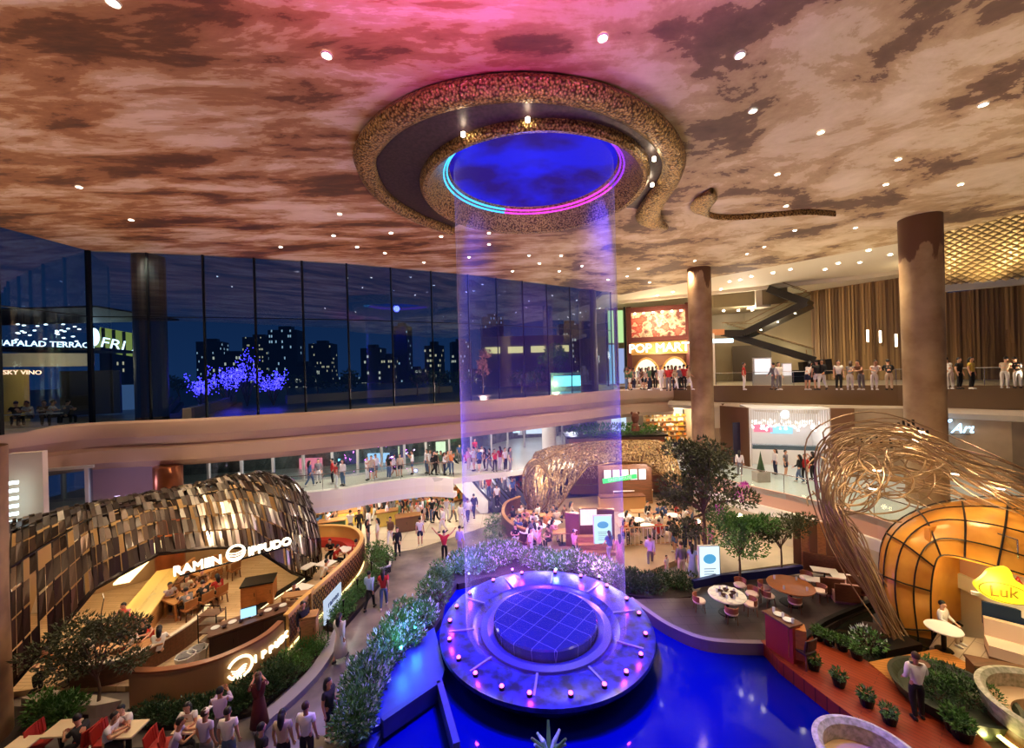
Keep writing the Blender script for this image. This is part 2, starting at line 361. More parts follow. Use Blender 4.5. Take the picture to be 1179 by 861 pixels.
# dark structural columns inside the glass line
for nm, x, y, ra in (('trim_2', -20.6, 22.9, .75), ('trim_3', 7.0, 36.3, .8)):
    struct(nm, MB().cyl(x, y, UL, CZ, ra, n=24), mat('dark_column', rgb(40, 38, 42), .4))
# ---- left gallery: rounded fascia and slab
fas = mat('beige_fascia', rgb(182, 150, 130), .5, var=.06, vscale=.5)
fas2 = mat('bronze_fascia', rgb(150, 118, 84), .5, var=.1, vscale=.5)
EDGE = [(-26, 13.0), (-23.6, 17.0), (-22.0, 20.6), (-16.5, 21.3), (-9.8, 23.8), (-2.5, 27.8), (3.2, 31.2), (8.6, 34.8), (12.2, 36.6), (14.6, 36.4)]
Es = spline([(a, b2, 0) for a, b2 in EDGE], 5)
P = []
for prof in ((.25, 8.3), (.0, 8.2), (-.12, 7.9), (-.12, 7.5), (.25, 7.0), (.0, 6.8), (-.05, 6.2), (.2, 5.9), (1.2, 5.85)):
    row = []
    for i, p in enumerate(Es):
        d = (Es[min(i+1, len(Es)-1)]-Es[max(i-1, 0)]).normalized(); nn = Vector((-d.y, d.x, 0)); f = i/(len(Es)-1)
        row.append(p+nn*prof[0]+Vector((0, 0, prof[1]+(.35*f if prof[1] < 8 else .5*f*f))))
    P.append(row)
struct('trim_4', MB().grid(P, .06), fas, True)
slabL = [(p.x, p.y+.25) for p in Es]
struct('floor_gallery_left', MB().prism(slabL+[(14.6, 44), (2, 44), (-8, 35), (-30, 27), (-30, 15)], 7.6, 8.18), mat('gallery_floor', rgb(90, 84, 84), .3, var=.2, vscale=.8))
# ---- right gallery
ER = [(14.4, 36.6), (17, 33.4), (21, 29.8), (25.5, 26.5), (29, 22), (32, 15)]
UR = 8.85
struct('floor_gallery_right', MB().prism([(a, b2+.1) for a, b2 in ER]+[(42, 15), (42, 50), (10, 50), (10, 38)], 7.4, UR-.02), mat('gallery_floor_r', rgb(170, 150, 120), .3))
struct('trim_5', MB().strip(ER, 7.45, UR, .12), mat('brown_fascia', rgb(126, 98, 66), .5, var=.08, vscale=.6))
Er = spline([(a, b2, 0) for a, b2 in ER], 4); P = []
for prof in ((.2, 7.46), (-.25, 7.4), (-.42, 7.15), (-.25, 6.9), (.1, 6.82), (1.0, 6.8)):
    P.append([p+Vector((-(Er[min(i+1, len(Er)-1)]-Er[max(i-1, 0)]).normalized().y, (Er[min(i+1, len(Er)-1)]-Er[max(i-1, 0)]).normalized().x, 0))*prof[0]*1+Vector((0, 0, prof[1])) for i, p in enumerate(Er)])
struct('trim_6', MB().grid(P, .05), cream, True)
def balustrade(name, line, z, label, posts=2.2, h=1.05, cat='railing'):
    r = T(name, label, cat, (line[0][0], line[0][1], z))
    pp = along(line, posts)
    OB('glass_panel', MB().strip(pp, z+.05, z+h-.04, .015), cg, r)
    OB('handrail', MB().tube([(p.x, p.y, z+h) for p in pp], .025, 6), chrome, r)
    for p in pp[::1]: OB('post', MB().cyl(p.x, p.y, z, z+h, .02, n=6), chrome, r)
    return r
balustrade('glass_balustrade', [(a+.05, b2+.15) for a, b2 in ER[1:]], UR, 'glass railing along the edge of the upper gallery on the right')
# ---- right upper walls
pw = mat('wood_slat_wall', rgb(150, 108, 66), .5); t = pw.node_tree; b = t.nodes['Principled BSDF']
c = t.nodes.new('ShaderNodeTexCoord'); mp = t.nodes.new('ShaderNodeMapping'); mp.inputs['Scale'].default_value = (3.2, 3.2, .03); n = t.nodes.new('ShaderNodeTexNoise'); n.inputs['Scale'].default_value = 1.2; n.inputs['Detail'].default_value = 3
r_ = t.nodes.new('ShaderNodeValToRGB'); r_.color_ramp.elements[0].color = (*rgb(116, 84, 48), 1); r_.color_ramp.elements[1].color = (*rgb(196, 156, 100), 1); r_.color_ramp.elements[0].position = .38; r_.color_ramp.elements[1].position = .62
t.links.new(c.outputs['Object'], mp.inputs[0]); t.links.new(mp.outputs[0], n.inputs[0]); t.links.new(n.outputs[0], r_.inputs[0]); t.links.new(r_.outputs[0], b.inputs['Base Color'])
def slatwall(name, a, b2, z0, z1):
    m = MB(); a = Vector(a); b2 = Vector(b2); d = b2-a; L_ = d.length; d.normalize(); nn = Vector((d.y, -d.x)); ang = math.atan2(d.y, d.x)
    c_ = (a+b2)/2-nn*.12; m.box(c_.x, c_.y, (z0+z1)/2, L_, .2, z1-z0, ang)
    rr2 = random.Random(3); k = int(L_/.24)
    for i in range(k):
        p = a+d*(i+.5)*L_/k; dep = rr2.choice((.03, .03, .07, .12)); zz = z0 if rr2.random() < .6 else z0+rr2.uniform(1, 4)
        q = p+nn*dep/2; m.box(q.x, q.y, (zz+z1)/2, .17, dep, z1-zz, ang)
    return struct(name, m, pw)
slatwall('wall_right', (30.0, 40.0), (35.6, 32.6), UR, CZ+.5)
slatwall('wall_right_front', (35.6, 32.6), (42, 25), UR, 15.9)
for i, (px, py) in enumerate(((986, 385), (1000, 386), (1017, 390))):
    g = D(px, py+3, 34.5 if i < 2 else 33); bb = MB().box(g.x, g.y-1.1, g.z, .12, .08, 1.0)
    tag(OB('wall_light', bb, emis('vertical_light', (1, .85, .6), 8)), f'slim vertical light on the slatted wood wall, {ordn(i, 3)} of three', 'light', 'vertical lights on the wood wall')
dm = brickmat('diamond_gold', rgb(235, 205, 140), rgb(222, 186, 120), rgb(150, 112, 60), .62, .62, .06, .4, offset=0)
def diamond_wall(name, a, b2, z0, z1):
    m = MB(); a = Vector(a); b2 = Vector(b2); d = (b2-a); L_ = d.length; d.normalize(); nn = Vector((d.y, -d.x)); s = .27; h = .2
    m.box((a.x+b2.x)/2-nn.x*.15, (a.y+b2.y)/2-nn.y*.15, (z0+z1)/2, L_, .2, z1-z0, math.atan2(d.y, d.x)); m.cur = 1
    for j in range(int((z1-z0)/h)+1):
        for i in range(int(L_/(2*s))+1):
            u = i*2*s+(s if j % 2 else 0); z = z0+j*h
            if u > L_-s or u < s or z+h > z1+.01: continue
            q = lambda uu, zz, o: Vector((a.x+d.x*uu+nn.x*o, a.y+d.y*uu+nn.y*o, zz))
            g_ = .88
            m.add([q(u-s*g_, z, 0), q(u, z-h*g_, 0), q(u+s*g_, z, 0), q(u, z+h*g_, 0), q(u, z, .11)], [(0, 1, 4), (1, 2, 4), (2, 3, 4), (3, 0, 4)])
    return struct(name, m, [mat('gold_groove', rgb(150, 108, 58), .5), mat('gold_facet', rgb(232, 200, 140), .35, .2)])
diamond_wall('wall_right_upper', (30.3, 29.6), (39.5, 24.3), 15.9, 26)
struct('trim_7', MB().strip([(29.6, 29.9), (33.6, 27.7), (40, 24)], 15.4, 15.85, .5), sof)
for k in range(4):
    x = 30.5+k*2.6; light('SPOT', (x-.6, 29.3-(x-30.3)*.56-1.4, 15.2), 420, (1, .78, .45), (x, 29.8-(x-30.3)*.56, 21), .1, 110, .8, 'gold_wall_wash')
# concrete stair hall
conc = mat('olive_concrete', rgb(150, 132, 98), .45, .15, var=.15, vscale=.4)
struct('wall_back', MB().strip([(9, 48), (19, 46), (25.5, 43.6), (30.2, 40.0)], UR, CZ+.4, .3), conc)
g0 = D(878, 440, 43)
door = tag(T('door_1', None, None, (g0.x, g0.y, UR)), kind='structure')
OB('door_leaf', MB().box(D(868, 440, 42.6).x, 42.9, UR+1.9, 3.6, .15, 3.8, R(-22)), mat('dark_door', rgb(84, 70, 54), .5), door)
# block canopy over the hall
struct('ceiling_hall', MB().prism([(19.8, 39), (26, 37.5), (26, 43), (20, 45)], 16.2, 17.7), conc)
struct('trim_8', MB().prism([D(870, 340, 38)[:2], D(887, 340, 38)[:2], (D(887, 340, 38).x, 39.5), (D(870, 340, 38).x, 39.5)], 16.0, 17.6), sof)
for px, py in ((833, 351), (850, 352), (866, 353)):
    g = D(px, py, 41); tag(OB('downlight', MB().cyl(g.x, g.y, 16.1, 16.2, .12, n=10), emis('warm_lens', (1, .85, .6), 25)), 'small round downlight under the concrete hall canopy behind the stair', 'light', 'hall downlights')
light('POINT', (22.5, 38.5, 15.4), 420, WHITE, None, .3, name='hall_light'); light('POINT', (26.5, 38.4, 12.0), 300, WARM, None, .3, name='hall_light'); light('POINT', (18, 39.5, 12.5), 260, WARM, None, .3, name='hall_light')
# zig-zag staircase
st = T('zigzag_staircase', 'dark zigzag staircase with glowing underside lights climbing the concrete hall', 'staircase', (25, 37, UR))
smm = mat('stair_dark', rgb(40, 34, 28), .4, .3)
fl = [(D(940, 432, 36), D(938, 415, 36)), (D(938, 415, 36), D(836, 384, 40)), (D(836, 384, 40), D(862, 384, 38.5)), (D(862, 384, 38.5), D(932, 350, 35)), (D(932, 350, 35), D(888, 334, 37))]
for i, (a, b2) in enumerate(fl):
    m = MB(); m.bar(a, b2, 2.6, .6); d = (b2-a); k = max(2, int(d.length/.35))
    hd = Vector((d.x, d.y, 0)).normalized(); sd = Vector((-hd.y, hd.x, 0))
    for j in range(k): q = a+d*(j+.5)/k; m.box(q.x, q.y, q.z+.2, .34, 1.9, .16, math.atan2(d.y, d.x))
    f_ = OB('flight', m, smm, st)
    for sg in (-1, 1):
        OB('railing_panel', MB().add([a+sd*sg, b2+sd*sg, b2+sd*sg+Vector((0, 0, 1)), a+sd*sg+Vector((0, 0, 1))], [(0, 1, 2, 3)]), cg, f_)
        OB('handrail', MB().tube([a+sd*sg+Vector((0, 0, 1.02)), b2+sd*sg+Vector((0, 0, 1.02))], .04), bronze, f_)
    if i in (1, 3, 4):
        for j in range(3):
            q = a+d*(j+.7)/3.6; OB('step_light', MB().cyl(q.x-.3, q.y-.6, q.z-.24, q.z-.19, .11, n=8), emis('warm_lens', (1, .85, .6), 25), f_)
# ---- columns
def column_mat(name, c1, c2, ztop=99, ctop=rgb(98, 62, 36)):
    if name in MATS: return MATS[name]
    m = mat(name, c1, .6, var=.5, vscale=.9, col2=c2, bump=.15); t = m.node_tree; b = t.nodes['Principled BSDF']; N = t.nodes.new; L = t.links.new
    src = b.inputs['Base Color'].links[0].from_socket
    tc = N('ShaderNodeTexCoord'); sx = N('ShaderNodeSeparateXYZ'); L(tc.outputs['Object'], sx.inputs[0]); n = N('ShaderNodeTexNoise'); n.inputs['Scale'].default_value = .9; n.inputs['Detail'].default_value = 7
    mp = N('ShaderNodeMapping'); mp.inputs['Scale'].default_value = (1.6, 1.6, .5); L(tc.outputs['Object'], mp.inputs[0]); L(mp.outputs[0], n.inputs[0])
    ma = N('ShaderNodeMath'); ma.operation = 'MULTIPLY_ADD'; L(n.outputs[0], ma.inputs[0]); ma.inputs[1].default_value = 5; L(sx.outputs[2], ma.inputs[2])
    gt = N('ShaderNodeMapRange'); L(ma.outputs[0], gt.inputs[0]); gt.inputs[1].default_value = ztop+2.4; gt.inputs[2].default_value = ztop+2.6
    mx = N('ShaderNodeMix'); mx.data_type = 'RGBA'; L(gt.outputs[0], mx.inputs[0]); L(src, mx.inputs[6]); mx.inputs[7].default_value = (*ctop, 1); L(mx.outputs[2], b.inputs['Base Color']); return m
def column(name, x, y, z0, z1, ra, m):
    q = MB(); q.lathe([(ra, z0), (ra*.98, (z0+z1)/2), (ra*1.03, z1)], 40, x, y); return struct(name, q, [m], True)
c1 = D(1063, 400, 20.2); c2 = D(807, 400, 29.2)
column('wall_column_right', c1.x, c1.y, 0, CZ, .8, column_mat('mottled_column', rgb(170, 142, 104), rgb(134, 104, 70), 15.6)); column('wall_column_middle', c2.x, c2.y, 0, CZ, .77, column_mat('mottled_column_b', rgb(176, 144, 108), rgb(140, 106, 74), 16.6))
column('wall_column_left', -16.0, 11.3, 0, 8.6, 1.05, column_mat('left_column', rgb(150, 112, 78), rgb(100, 68, 46)))
cp = D(194, 560, 21.0)
struct('wall_column_copper', MB().cyl(cp.x, cp.y, 0, 6, .62, n=28), mat('copper_column', rgb(170, 98, 60), .3, .6, var=.3, vscale=1.5), True)
# ---- mid level, left: slab, fascia, back glazing
MZ = 3.2
ML = [(-30, 20.5), (-22, 23.2)]+[tuple(G2(px, py, MZ)) for px, py in ((370, 566), (430, 557), (490, 550), (522, 551))]
ML2 = ML
struct('floor_mid_left', MB().prism([(a, b2+.05) for a, b2 in ML]+[(4.5, 31.5), (14, 40), (14, 50), (-30, 50)], MZ-.4, MZ), mat('mid_floor', rgb(216, 208, 190), .25, var=.1, vscale=.5))
fz = mat('white_fascia', rgb(240, 230, 210), .55)
P = []
ml = spline([(a, b2, 0) for a, b2 in ML], 4)
for o2, z in ((.3, MZ+.02), (0, MZ+.0), (-.05, MZ-.5), (-.05, MZ-.95)):
    P.append([p+Vector((0, o2, z)) for p in ml])
struct('trim_9', MB().grid(P, .06), fz)
struct('trim_10', MB().strip([(p.x, p.y-.12) for p in ml], MZ-1.3, MZ-.95, .5), white)
balustrade('glass_balustrade', [(a, b2+.2) for a, b2 in ML[1:]], MZ, 'glass railing along the mid level walkway behind the left shell restaurant')
BG = [(-30, 24.5), (-20, 26.2), (-13, 28.6), (-7, 31.8), (-2, 35.5)]
gw2 = tag(T('window_2', None, None, (-13, 28.6, MZ)), kind='structure')
bgp = along(BG, 1.9)
OB('pane', MB().strip(bgp, MZ, 7.6, .02), gm, gw2)
wf = mat('grey_window_frame', rgb(190, 186, 180), .4, .3)
for p in bgp: OB('mullion', MB().box(p.x, p.y, (MZ+7.6)/2, .14, .2, 4.4), wf, gw2)
OB('transom', MB().strip([(p.x, p.y-.08) for p in bgp], 6.15, 6.25, .14), wf, gw2)
OB('transom', MB().strip([(p.x, p.y-.08) for p in bgp], MZ, MZ+.15, .14), wf, gw2)
# white wall pieces on the left with the strip of vertical light
struct('wall_left_pier', MB().box(D(33, 560, 18.0).x, 18.0, 3.8, 1.1, .4, 7.2, R(25)), cream)
struct('wall_left_lower', MB().strip([(-21.8, 18.3), (-25, 16)], 0, 6.2, .3), mat('pale_wall', rgb(206, 186, 168), .6))
struct('wall_purple_pier', MB().box(D(140, 560, 21.6).x, 22.2, 4.0, 3.5, .8, 7.4, R(22)), mat('smooth_grey_plaster', rgb(186, 160, 168), .6)); light('POINT', (D(140, 560, 20).x, 19.6, 5.0), 45, (.8, .6, 1), None, .25, name='pier_fill_lamp')  # the dim point light is added to brighten this pier
for k in range(6):
    g = D(13, 556+k*9, 17.2); tag(OB('wall_light', MB().box(g.x, g.y, g.z, .4, .06, .13, R(40)), emis('cool_strip', (.75, .95, 1), 5)), f'short cool white light bar beside the left column, {["topmost", "second from the top", "third from the top", "third from the bottom", "second from the bottom", "lowest"][k]} of six', 'light', 'cool light bars on the left wall')
g = D(72, 575, 19.5); w3 = tag(T('window_3', None, None, g), kind='structure')
OB('pane', MB().box(g.x, g.y, 5.0, 2.3, .03, 2.6, R(20)), gm, w3)
for dx in (-1.15, .95): OB('mullion', MB().box(g.x+dx*.94, g.y+dx*.34, 5.0, .14, .16, 2.7, R(20)), wf, w3)
OB('window_frame', MB().box(g.x, g.y, 6.3, 2.4, .16, .14, R(20)), wf, w3)
# ================================================================ OUTSIDE, behind the glass
struct('floor_plaza', MB().prism([(-90, 17.5), (-24.2, 18.6), (-22.9, 22.2), (-17.5, 23.4), (-10.3, 25.9), (-3, 29.5), (3, 33.2), (9, 37.6), (30, 60), (30, 400), (-400, 400), (-400, 17.5)], 8.0, 8.1), mat('night_paving', rgb(70, 72, 80), .35, var=.3, vscale=.15))
def citymat(name, seed, lit, base, tint, cell=(.8, 2.0), dens=.6, s=.65):
    m = mat(name, base, .5); t = m.node_tree; b = t.nodes['Principled BSDF']; N = t.nodes.new; L = t.links.new
    c = N('ShaderNodeTexCoord'); s1 = N('ShaderNodeSeparateXYZ'); L(c.outputs['Object'], s1.inputs[0])
    ad = N('ShaderNodeMath'); ad.operation = 'ADD'; L(s1.outputs[0], ad.inputs[0]); L(s1.outputs[1], ad.inputs[1])
    def fr(src, k):
        d = N('ShaderNodeMath'); d.operation = 'DIVIDE'; L(src, d.inputs[0]); d.inputs[1].default_value = k
        fl = N('ShaderNodeMath'); fl.operation = 'FLOOR'; L(d.outputs[0], fl.inputs[0]); f = N('ShaderNodeMath'); f.operation = 'FRACT'; L(d.outputs[0], f.inputs[0]); return fl, f
    fx, rx = fr(ad.outputs[0], cell[0]); fz, rz = fr(s1.outputs[2], cell[1])
    cb = N('ShaderNodeCombineXYZ'); L(fx.outputs[0], cb.inputs[0]); L(fz.outputs[0], cb.inputs[1]); cb.inputs[2].default_value = seed
    wn = N('ShaderNodeTexWhiteNoise'); L(cb.outputs[0], wn.inputs[0])
    g = N('ShaderNodeMath'); g.operation = 'GREATER_THAN'; L(wn.outputs[0], g.inputs[0]); g.inputs[1].default_value = 1-lit
    g2 = N('ShaderNodeMath'); g2.operation = 'LESS_THAN'; L(rx.outputs[0], g2.inputs[0]); g2.inputs[1].default_value = dens
    g3 = N('ShaderNodeMath'); g3.operation = 'LESS_THAN'; L(rz.outputs[0], g3.inputs[0]); g3.inputs[1].default_value = .45
    p = N('ShaderNodeMath'); p.operation = 'MULTIPLY'; L(g.outputs[0], p.inputs[0]); L(g2.outputs[0], p.inputs[1])
    p2 = N('ShaderNodeMath'); p2.operation = 'MULTIPLY'; L(p.outputs[0], p2.inputs[0]); L(g3.outputs[0], p2.inputs[1])
    p3 = N('ShaderNodeMath'); p3.operation = 'MULTIPLY'; L(p2.outputs[0], p3.inputs[0]); p3.inputs[1].default_value = s
    b.inputs['Emission Color'].default_value = (*tint, 1); L(p3.outputs[0], b.inputs['Emission Strength']); return m
CM = [citymat('tower_warm', 1, .1, rgb(12, 16, 30), (1, .8, .5)), citymat('tower_cool', 2, .09, rgb(10, 18, 34), (.6, .8, 1)), citymat('tower_dense', 3, .16, rgb(16, 22, 40), (1, .9, .7), (1.2, 2.4))]
bl = [(150, 384, 120, 26), (330, 375, 150, 22), (350, 398, 110, 14), (372, 372, 170, 20), (402, 410, 130, 16), (430, 395, 180, 20), (448, 388, 140, 10), (463, 352, 150, 13), (480, 402, 130, 12), (500, 392, 160, 14), (512, 412, 120, 10), (530, 370, 170, 18), (548, 405, 120, 16), (566, 360, 190, 22), (590, 398, 130, 18), (612, 372, 170, 14), (632, 388, 150, 20), (655, 368, 180, 22), (668, 392, 140, 16), (300, 365, 160, 24), (270, 385, 130, 22), (245, 370, 180, 20)]
bl.sort(); bl = [(px, py+(24 if i % 4 else 6), dep+16*(i % 4), wd*(.6 if i % 4 else .5)) for i, (px, py, dep, wd) in enumerate(bl)]
for i, (px, py, dep, wd) in enumerate(bl):
    g = D(px, py, dep); h = g.z-8.1
    r = T('tower_block', f'dark high rise with lit windows, {ordn(i, len(bl))} in the night skyline', 'building', (g.x, dep, 8.1), 'night skyline towers')
    OB('facade', MB().box(g.x, dep, 8.1+h/2, wd*.9, wd*.7, h, R((i*37) % 40-20)), CM[i % 3], r)
    OB('roof_plant', MB().box(g.x, dep, 8.1+h+.8, wd*.4, wd*.3, 1.6, R((i*37) % 40-20)), black, r)
# warm lit podium and low road barrier
g = D(600, 400, 70); pod = T('podium_building', 'low podium building with warm upward wall lights behind the glass wall at right', 'building', (g.x, 72, 8.1))
OB('wall', MB().box(g.x+1, 73, 12.5, 16, 6, 8.8), mat('podium_stone', rgb(120, 110, 96), .6), pod)
for k in range(4): OB('wall_washer', MB().box(g.x-5+k*4, 69.8, 14.5, 2.6, .2, 1.1), emis('podium_glow', (1, .75, .3), 1.1), pod)
for nm, lab, pa, pb, y in (('road_barrier', 'long pale road barrier across the dark plaza outside the glass wall', (330, 470), (520, 452), 45), ('river_rail', 'thin bright rail line outside the glass wall at left', (215, 470), (270, 462), 30)):
    a = G(*pa, 8.4) if False else D(*pa, y-8); b2 = D(*pb, y+10)
    tag(OB(nm, MB().bar((a.x, a.y, 8.5), (b2.x, b2.y, 8.5), .4, .8), mat('barrier_concrete', rgb(120, 116, 108), .6)), lab, 'barrier')
# turquoise shop glow right
g = D(655, 440, 48); k_ = T('kiosk', 'small glowing turquoise kiosk outside the right end of the glass wall', 'kiosk', (g.x, 48, 8.1))
OB('body', MB().box(g.x, 48, 9.2, 4.5, 2, 2.2), mat('kiosk_body', rgb(60, 90, 96), .5), k_); OB('light_box', MB().box(g.x, 46.95, 9.3, 3.8, .1, 1.2), emis('turquoise_light', (.2, .9, 1), 2.5), k_)
# MAPALAO terrace
def facing(x, y): return math.atan2(-x, y)
tr_ = T('terrace_restaurant', 'terrace restaurant with cream beam and white glowing name outside the left glass', 'restaurant', (-31, 26, 8.1))
a = D(2, 408, 26); b2 = D(106, 410, 28)
OB('beam', MB().bar((a.x-3, a.y, a.z-.3), (b2.x, b2.y, b2.z-.25), .5, .9), cream, tr_)
OB('roof', MB().bar((a.x-3, a.y+2, a.z+.5), (b2.x, b2.y+2, b2.z+.5), 4, .2), black, tr_)
a2 = D(-10, 412, 26.4); c2_ = D(30, 412, 26.6)
OB('side_wall', MB().bar((a2.x, a2.y, 9.8), (c2_.x, c2_.y, 9.8), .3, 3.4), mat('yellow_wall', rgb(226, 190, 110), .6), tr_)
OB('pergola', MB().prism([(-40, 24), (-24.8, 24), (-24.8, 30), (-40, 30)], 15.0, 15.1), black, tr_)
OB('back_wall', MB().bar((c2_.x, c2_.y+2, 9.8), (b2.x, b2.y+2, 9.8), .3, 3.2), mat('dark_room', rgb(30, 28, 30), .6), tr_)
sg = emis('cool_sign', (.75, .9, 1), 3)
text('NAPALAD TERRACE', .5, .03, sg, frame(D(53, 399, 25.5), (b2-a)), 'sign_letters', tr_)
text('SKY VINO', .38, .03, emis('orange_sign', (1, .5, .3), 3), frame(D(26, 431, 25.3), (b2-a)), 'sign_letters', tr_)
light('POINT', D(20, 420, 24.5), 160, (1, .75, .4), None, .2, name='terrace_lamp')
for k in range(26):
    px = rnd.uniform(15, 102); py = rnd.uniform(372, 394); g = D(px, py, 25+rnd.random()*3)
    r = T('lantern', 'small oval hanging light above the terrace restaurant behind the left glass', 'light', g, 'hanging lights over the terrace'); OB('globe', MB().ell(g, .14, .05, .05, 8, 5), emis('lantern_glow', (.9, .95, 1), 3), r); OB('cord', MB().cyl(g.x, g.y, g.z, 15.0, .008, n=4), black, r)
fr_ = T('lit_kiosk', 'yellow-green lit box with white letters outside the glass left of the dark column', 'kiosk', (D(135, 400, 34).x, 34, 8.1))
a = D(112, 390, 34); b2 = D(170, 400, 36)
OB('light_box', MB().bar(a, b2, .5, 2.0), emis('kiosk_glow', rgb(150, 160, 70), .9), fr_)
for k in range(6): q = a+(b2-a)*(k/5); OB('fin', MB().box(q.x, q.y-.35, q.z, .12, .25, 2.1), black, fr_)
text('FRI X', 1.15, .03, sg, frame(D(140, 403, 33.3), (b2-a)), 'sign_letters', fr_)
OB('base', MB().bar((a.x, a.y+.5, 9.2), (b2.x, b2.y+.5, 9.2), .5, 2.2), mat('kiosk_glass', rgb(60, 80, 110), .3, 0, .25, rgb(120, 160, 220)), fr_)
OB('disc_sign', MB().ell(D(108, 388, 33), .5, .1, .75), sg, fr_)
es = T('outdoor_escalator', 'dark outdoor escalator with light handrails beside the dark column at left', 'escalator', (-22, 26, 8.1))
for dx in (0, .9): OB('balustrade', MB().bar(D(178+dx*8, 486, 27), D(199+dx*8, 462, 30), .12, .8), mat('escalator_side', rgb(90, 100, 110), .3, .4), es)
OB('steps', MB().bar(D(182, 489, 27), D(203, 465, 30), .9, .3), black, es)
# ================================================================ PLANT BUILDERS
def leafcloud(n, rx, ry, rz, cz, size, seed, shell=.55, up=.3):
    r2 = random.Random(seed); m = MB()
    for _ in range(n):
        while 1:
            p = Vector((r2.uniform(-1, 1), r2.uniform(-1, 1), r2.uniform(-1, 1)))
            if shell < p.length < 1: break
        q = Vector((p.x*rx, p.y*ry, cz+p.z*rz)); d = (p+Vector((r2.uniform(-.7, .7), r2.uniform(-.7, .7), up+r2.uniform(-.5, .6)))).normalized()
        s = size*r2.uniform(.6, 1.3); x = d.orthogonal().normalized(); x.rotate(Matrix.Rotation(r2.uniform(0, 6.28), 3, d)); y = d.cross(x)
        m.add([q-x*s*.28, q+d*s*.5+y*s*.08, q+x*s*.28, q+d*s], [(0, 2, 1), (0, 1, 3), (1, 2, 3)])
    return m
def shrubs(tagname, m, n, rx, rz, size, seeds=3, tips=None):
    out = []
    for s in range(seeds):
        st = MB()
        for k in range(5): a = k*1.26; st.tube([(0, 0, 0), (rx*.3*math.cos(a), rx*.3*math.sin(a), rz*.5), (rx*.6*math.cos(a), rx*.6*math.sin(a), rz*1.0)], [.02, .014, .008], 4)
        parts = [('foliage', PM('foliage', leafcloud(n, rx, rx, rz, rz*.95, size, s*7+n), m)), ('stem', PM('stem', st, mat('bark', rgb(86, 66, 48), .8)))]
        if tips: parts.append(('blossoms', PM('blossoms', leafcloud(int(n*.35), rx*1.04, rx*1.04, rz*1.05, rz*1.05, size*.8, s*5+2, .8, 1), tips)))
        out.append(Proto(tagname, 'shrub', parts))
    return out
SH_D = shrubs('dark_shrub', leafd, 260, .55, .4, .14)
SH_G = shrubs('green_shrub', leafg, 260, .5, .42, .11)
SH_W = shrubs('pale_shrub', leafg, 200, .55, .4, .15, tips=mat('white_tip_leaf', rgb(236, 240, 236), .45, var=.35, vscale=6, col2=rgb(150, 190, 150)))
SH_S = shrubs('grassy_plant', leafg, 130, .25, .2, .1)
def plant_line(protos, pts, group, lab, sc=(.8, 1.2), kindname=None):
    n_ = len(pts)
    for i, p in enumerate(pts):
        protos[i % len(protos)].put(p, rnd.uniform(0, 6.28), lab, group, rnd.uniform(*sc))
def tree(name, label, loc, h, blobs, m, leaf=.2, nleaf=420, seed=1, trunk=.1, flowers=None):
    r = T(name, label, 'tree', loc); b_ = mat('bark_tree', rgb(104, 82, 62), .8, var=.3, vscale=5); r2 = random.Random(seed); L_ = Vector(loc)
    t_ = MB(); top = L_+Vector((0, 0, h*.45)); t_.tube([L_, L_+Vector((.05, .05, h*.25)), top], [trunk, trunk*.8, trunk*.6], 8)
    for bx, by, bz, br in blobs: q = L_+Vector((bx, by, bz)); t_.tube([top-Vector((0, 0, .3*r2.random())), (top+q)/2+Vector((0, 0, .1)), q], [trunk*.5, trunk*.3, trunk*.12], 6)
    OB('trunk', t_, b_, r); m_ = MB()
    for i, (bx, by, bz, br) in enumerate(blobs):
        c_ = leafcloud(nleaf, br, br, br*.62, 0, leaf, seed*31+i, .25); m_.add([(x+L_.x+bx, y+L_.y+by, z+L_.z+bz) for x, y, z in c_.v], c_.f)
    OB('foliage', m_, m, r)
    if flowers:
        f_ = MB()
        for (dx, dy, dz, s_) in flowers: c_ = leafcloud(60, s_, s_, s_*.7, 0, .14, int(dx*10+50), .1); f_.add([(x+L_.x+dx, y+L_.y+dy, z+L_.z+dz) for x, y, z in c_.v], c_.f)
        OB('blossom', f_, mat('magenta_blossom', rgb(210, 70, 190), .5), r)
    return r
def blobs(n, rx, ry, z0, z1, br, seed):
    r2 = random.Random(seed); out = []
    for _ in range(n): a = r2.uniform(0, 6.28); q = math.sqrt(r2.random()); out.append((rx*q*math.cos(a), ry*q*math.sin(a), r2.uniform(z0, z1), br*r2.uniform(.7, 1.2)))
    return out
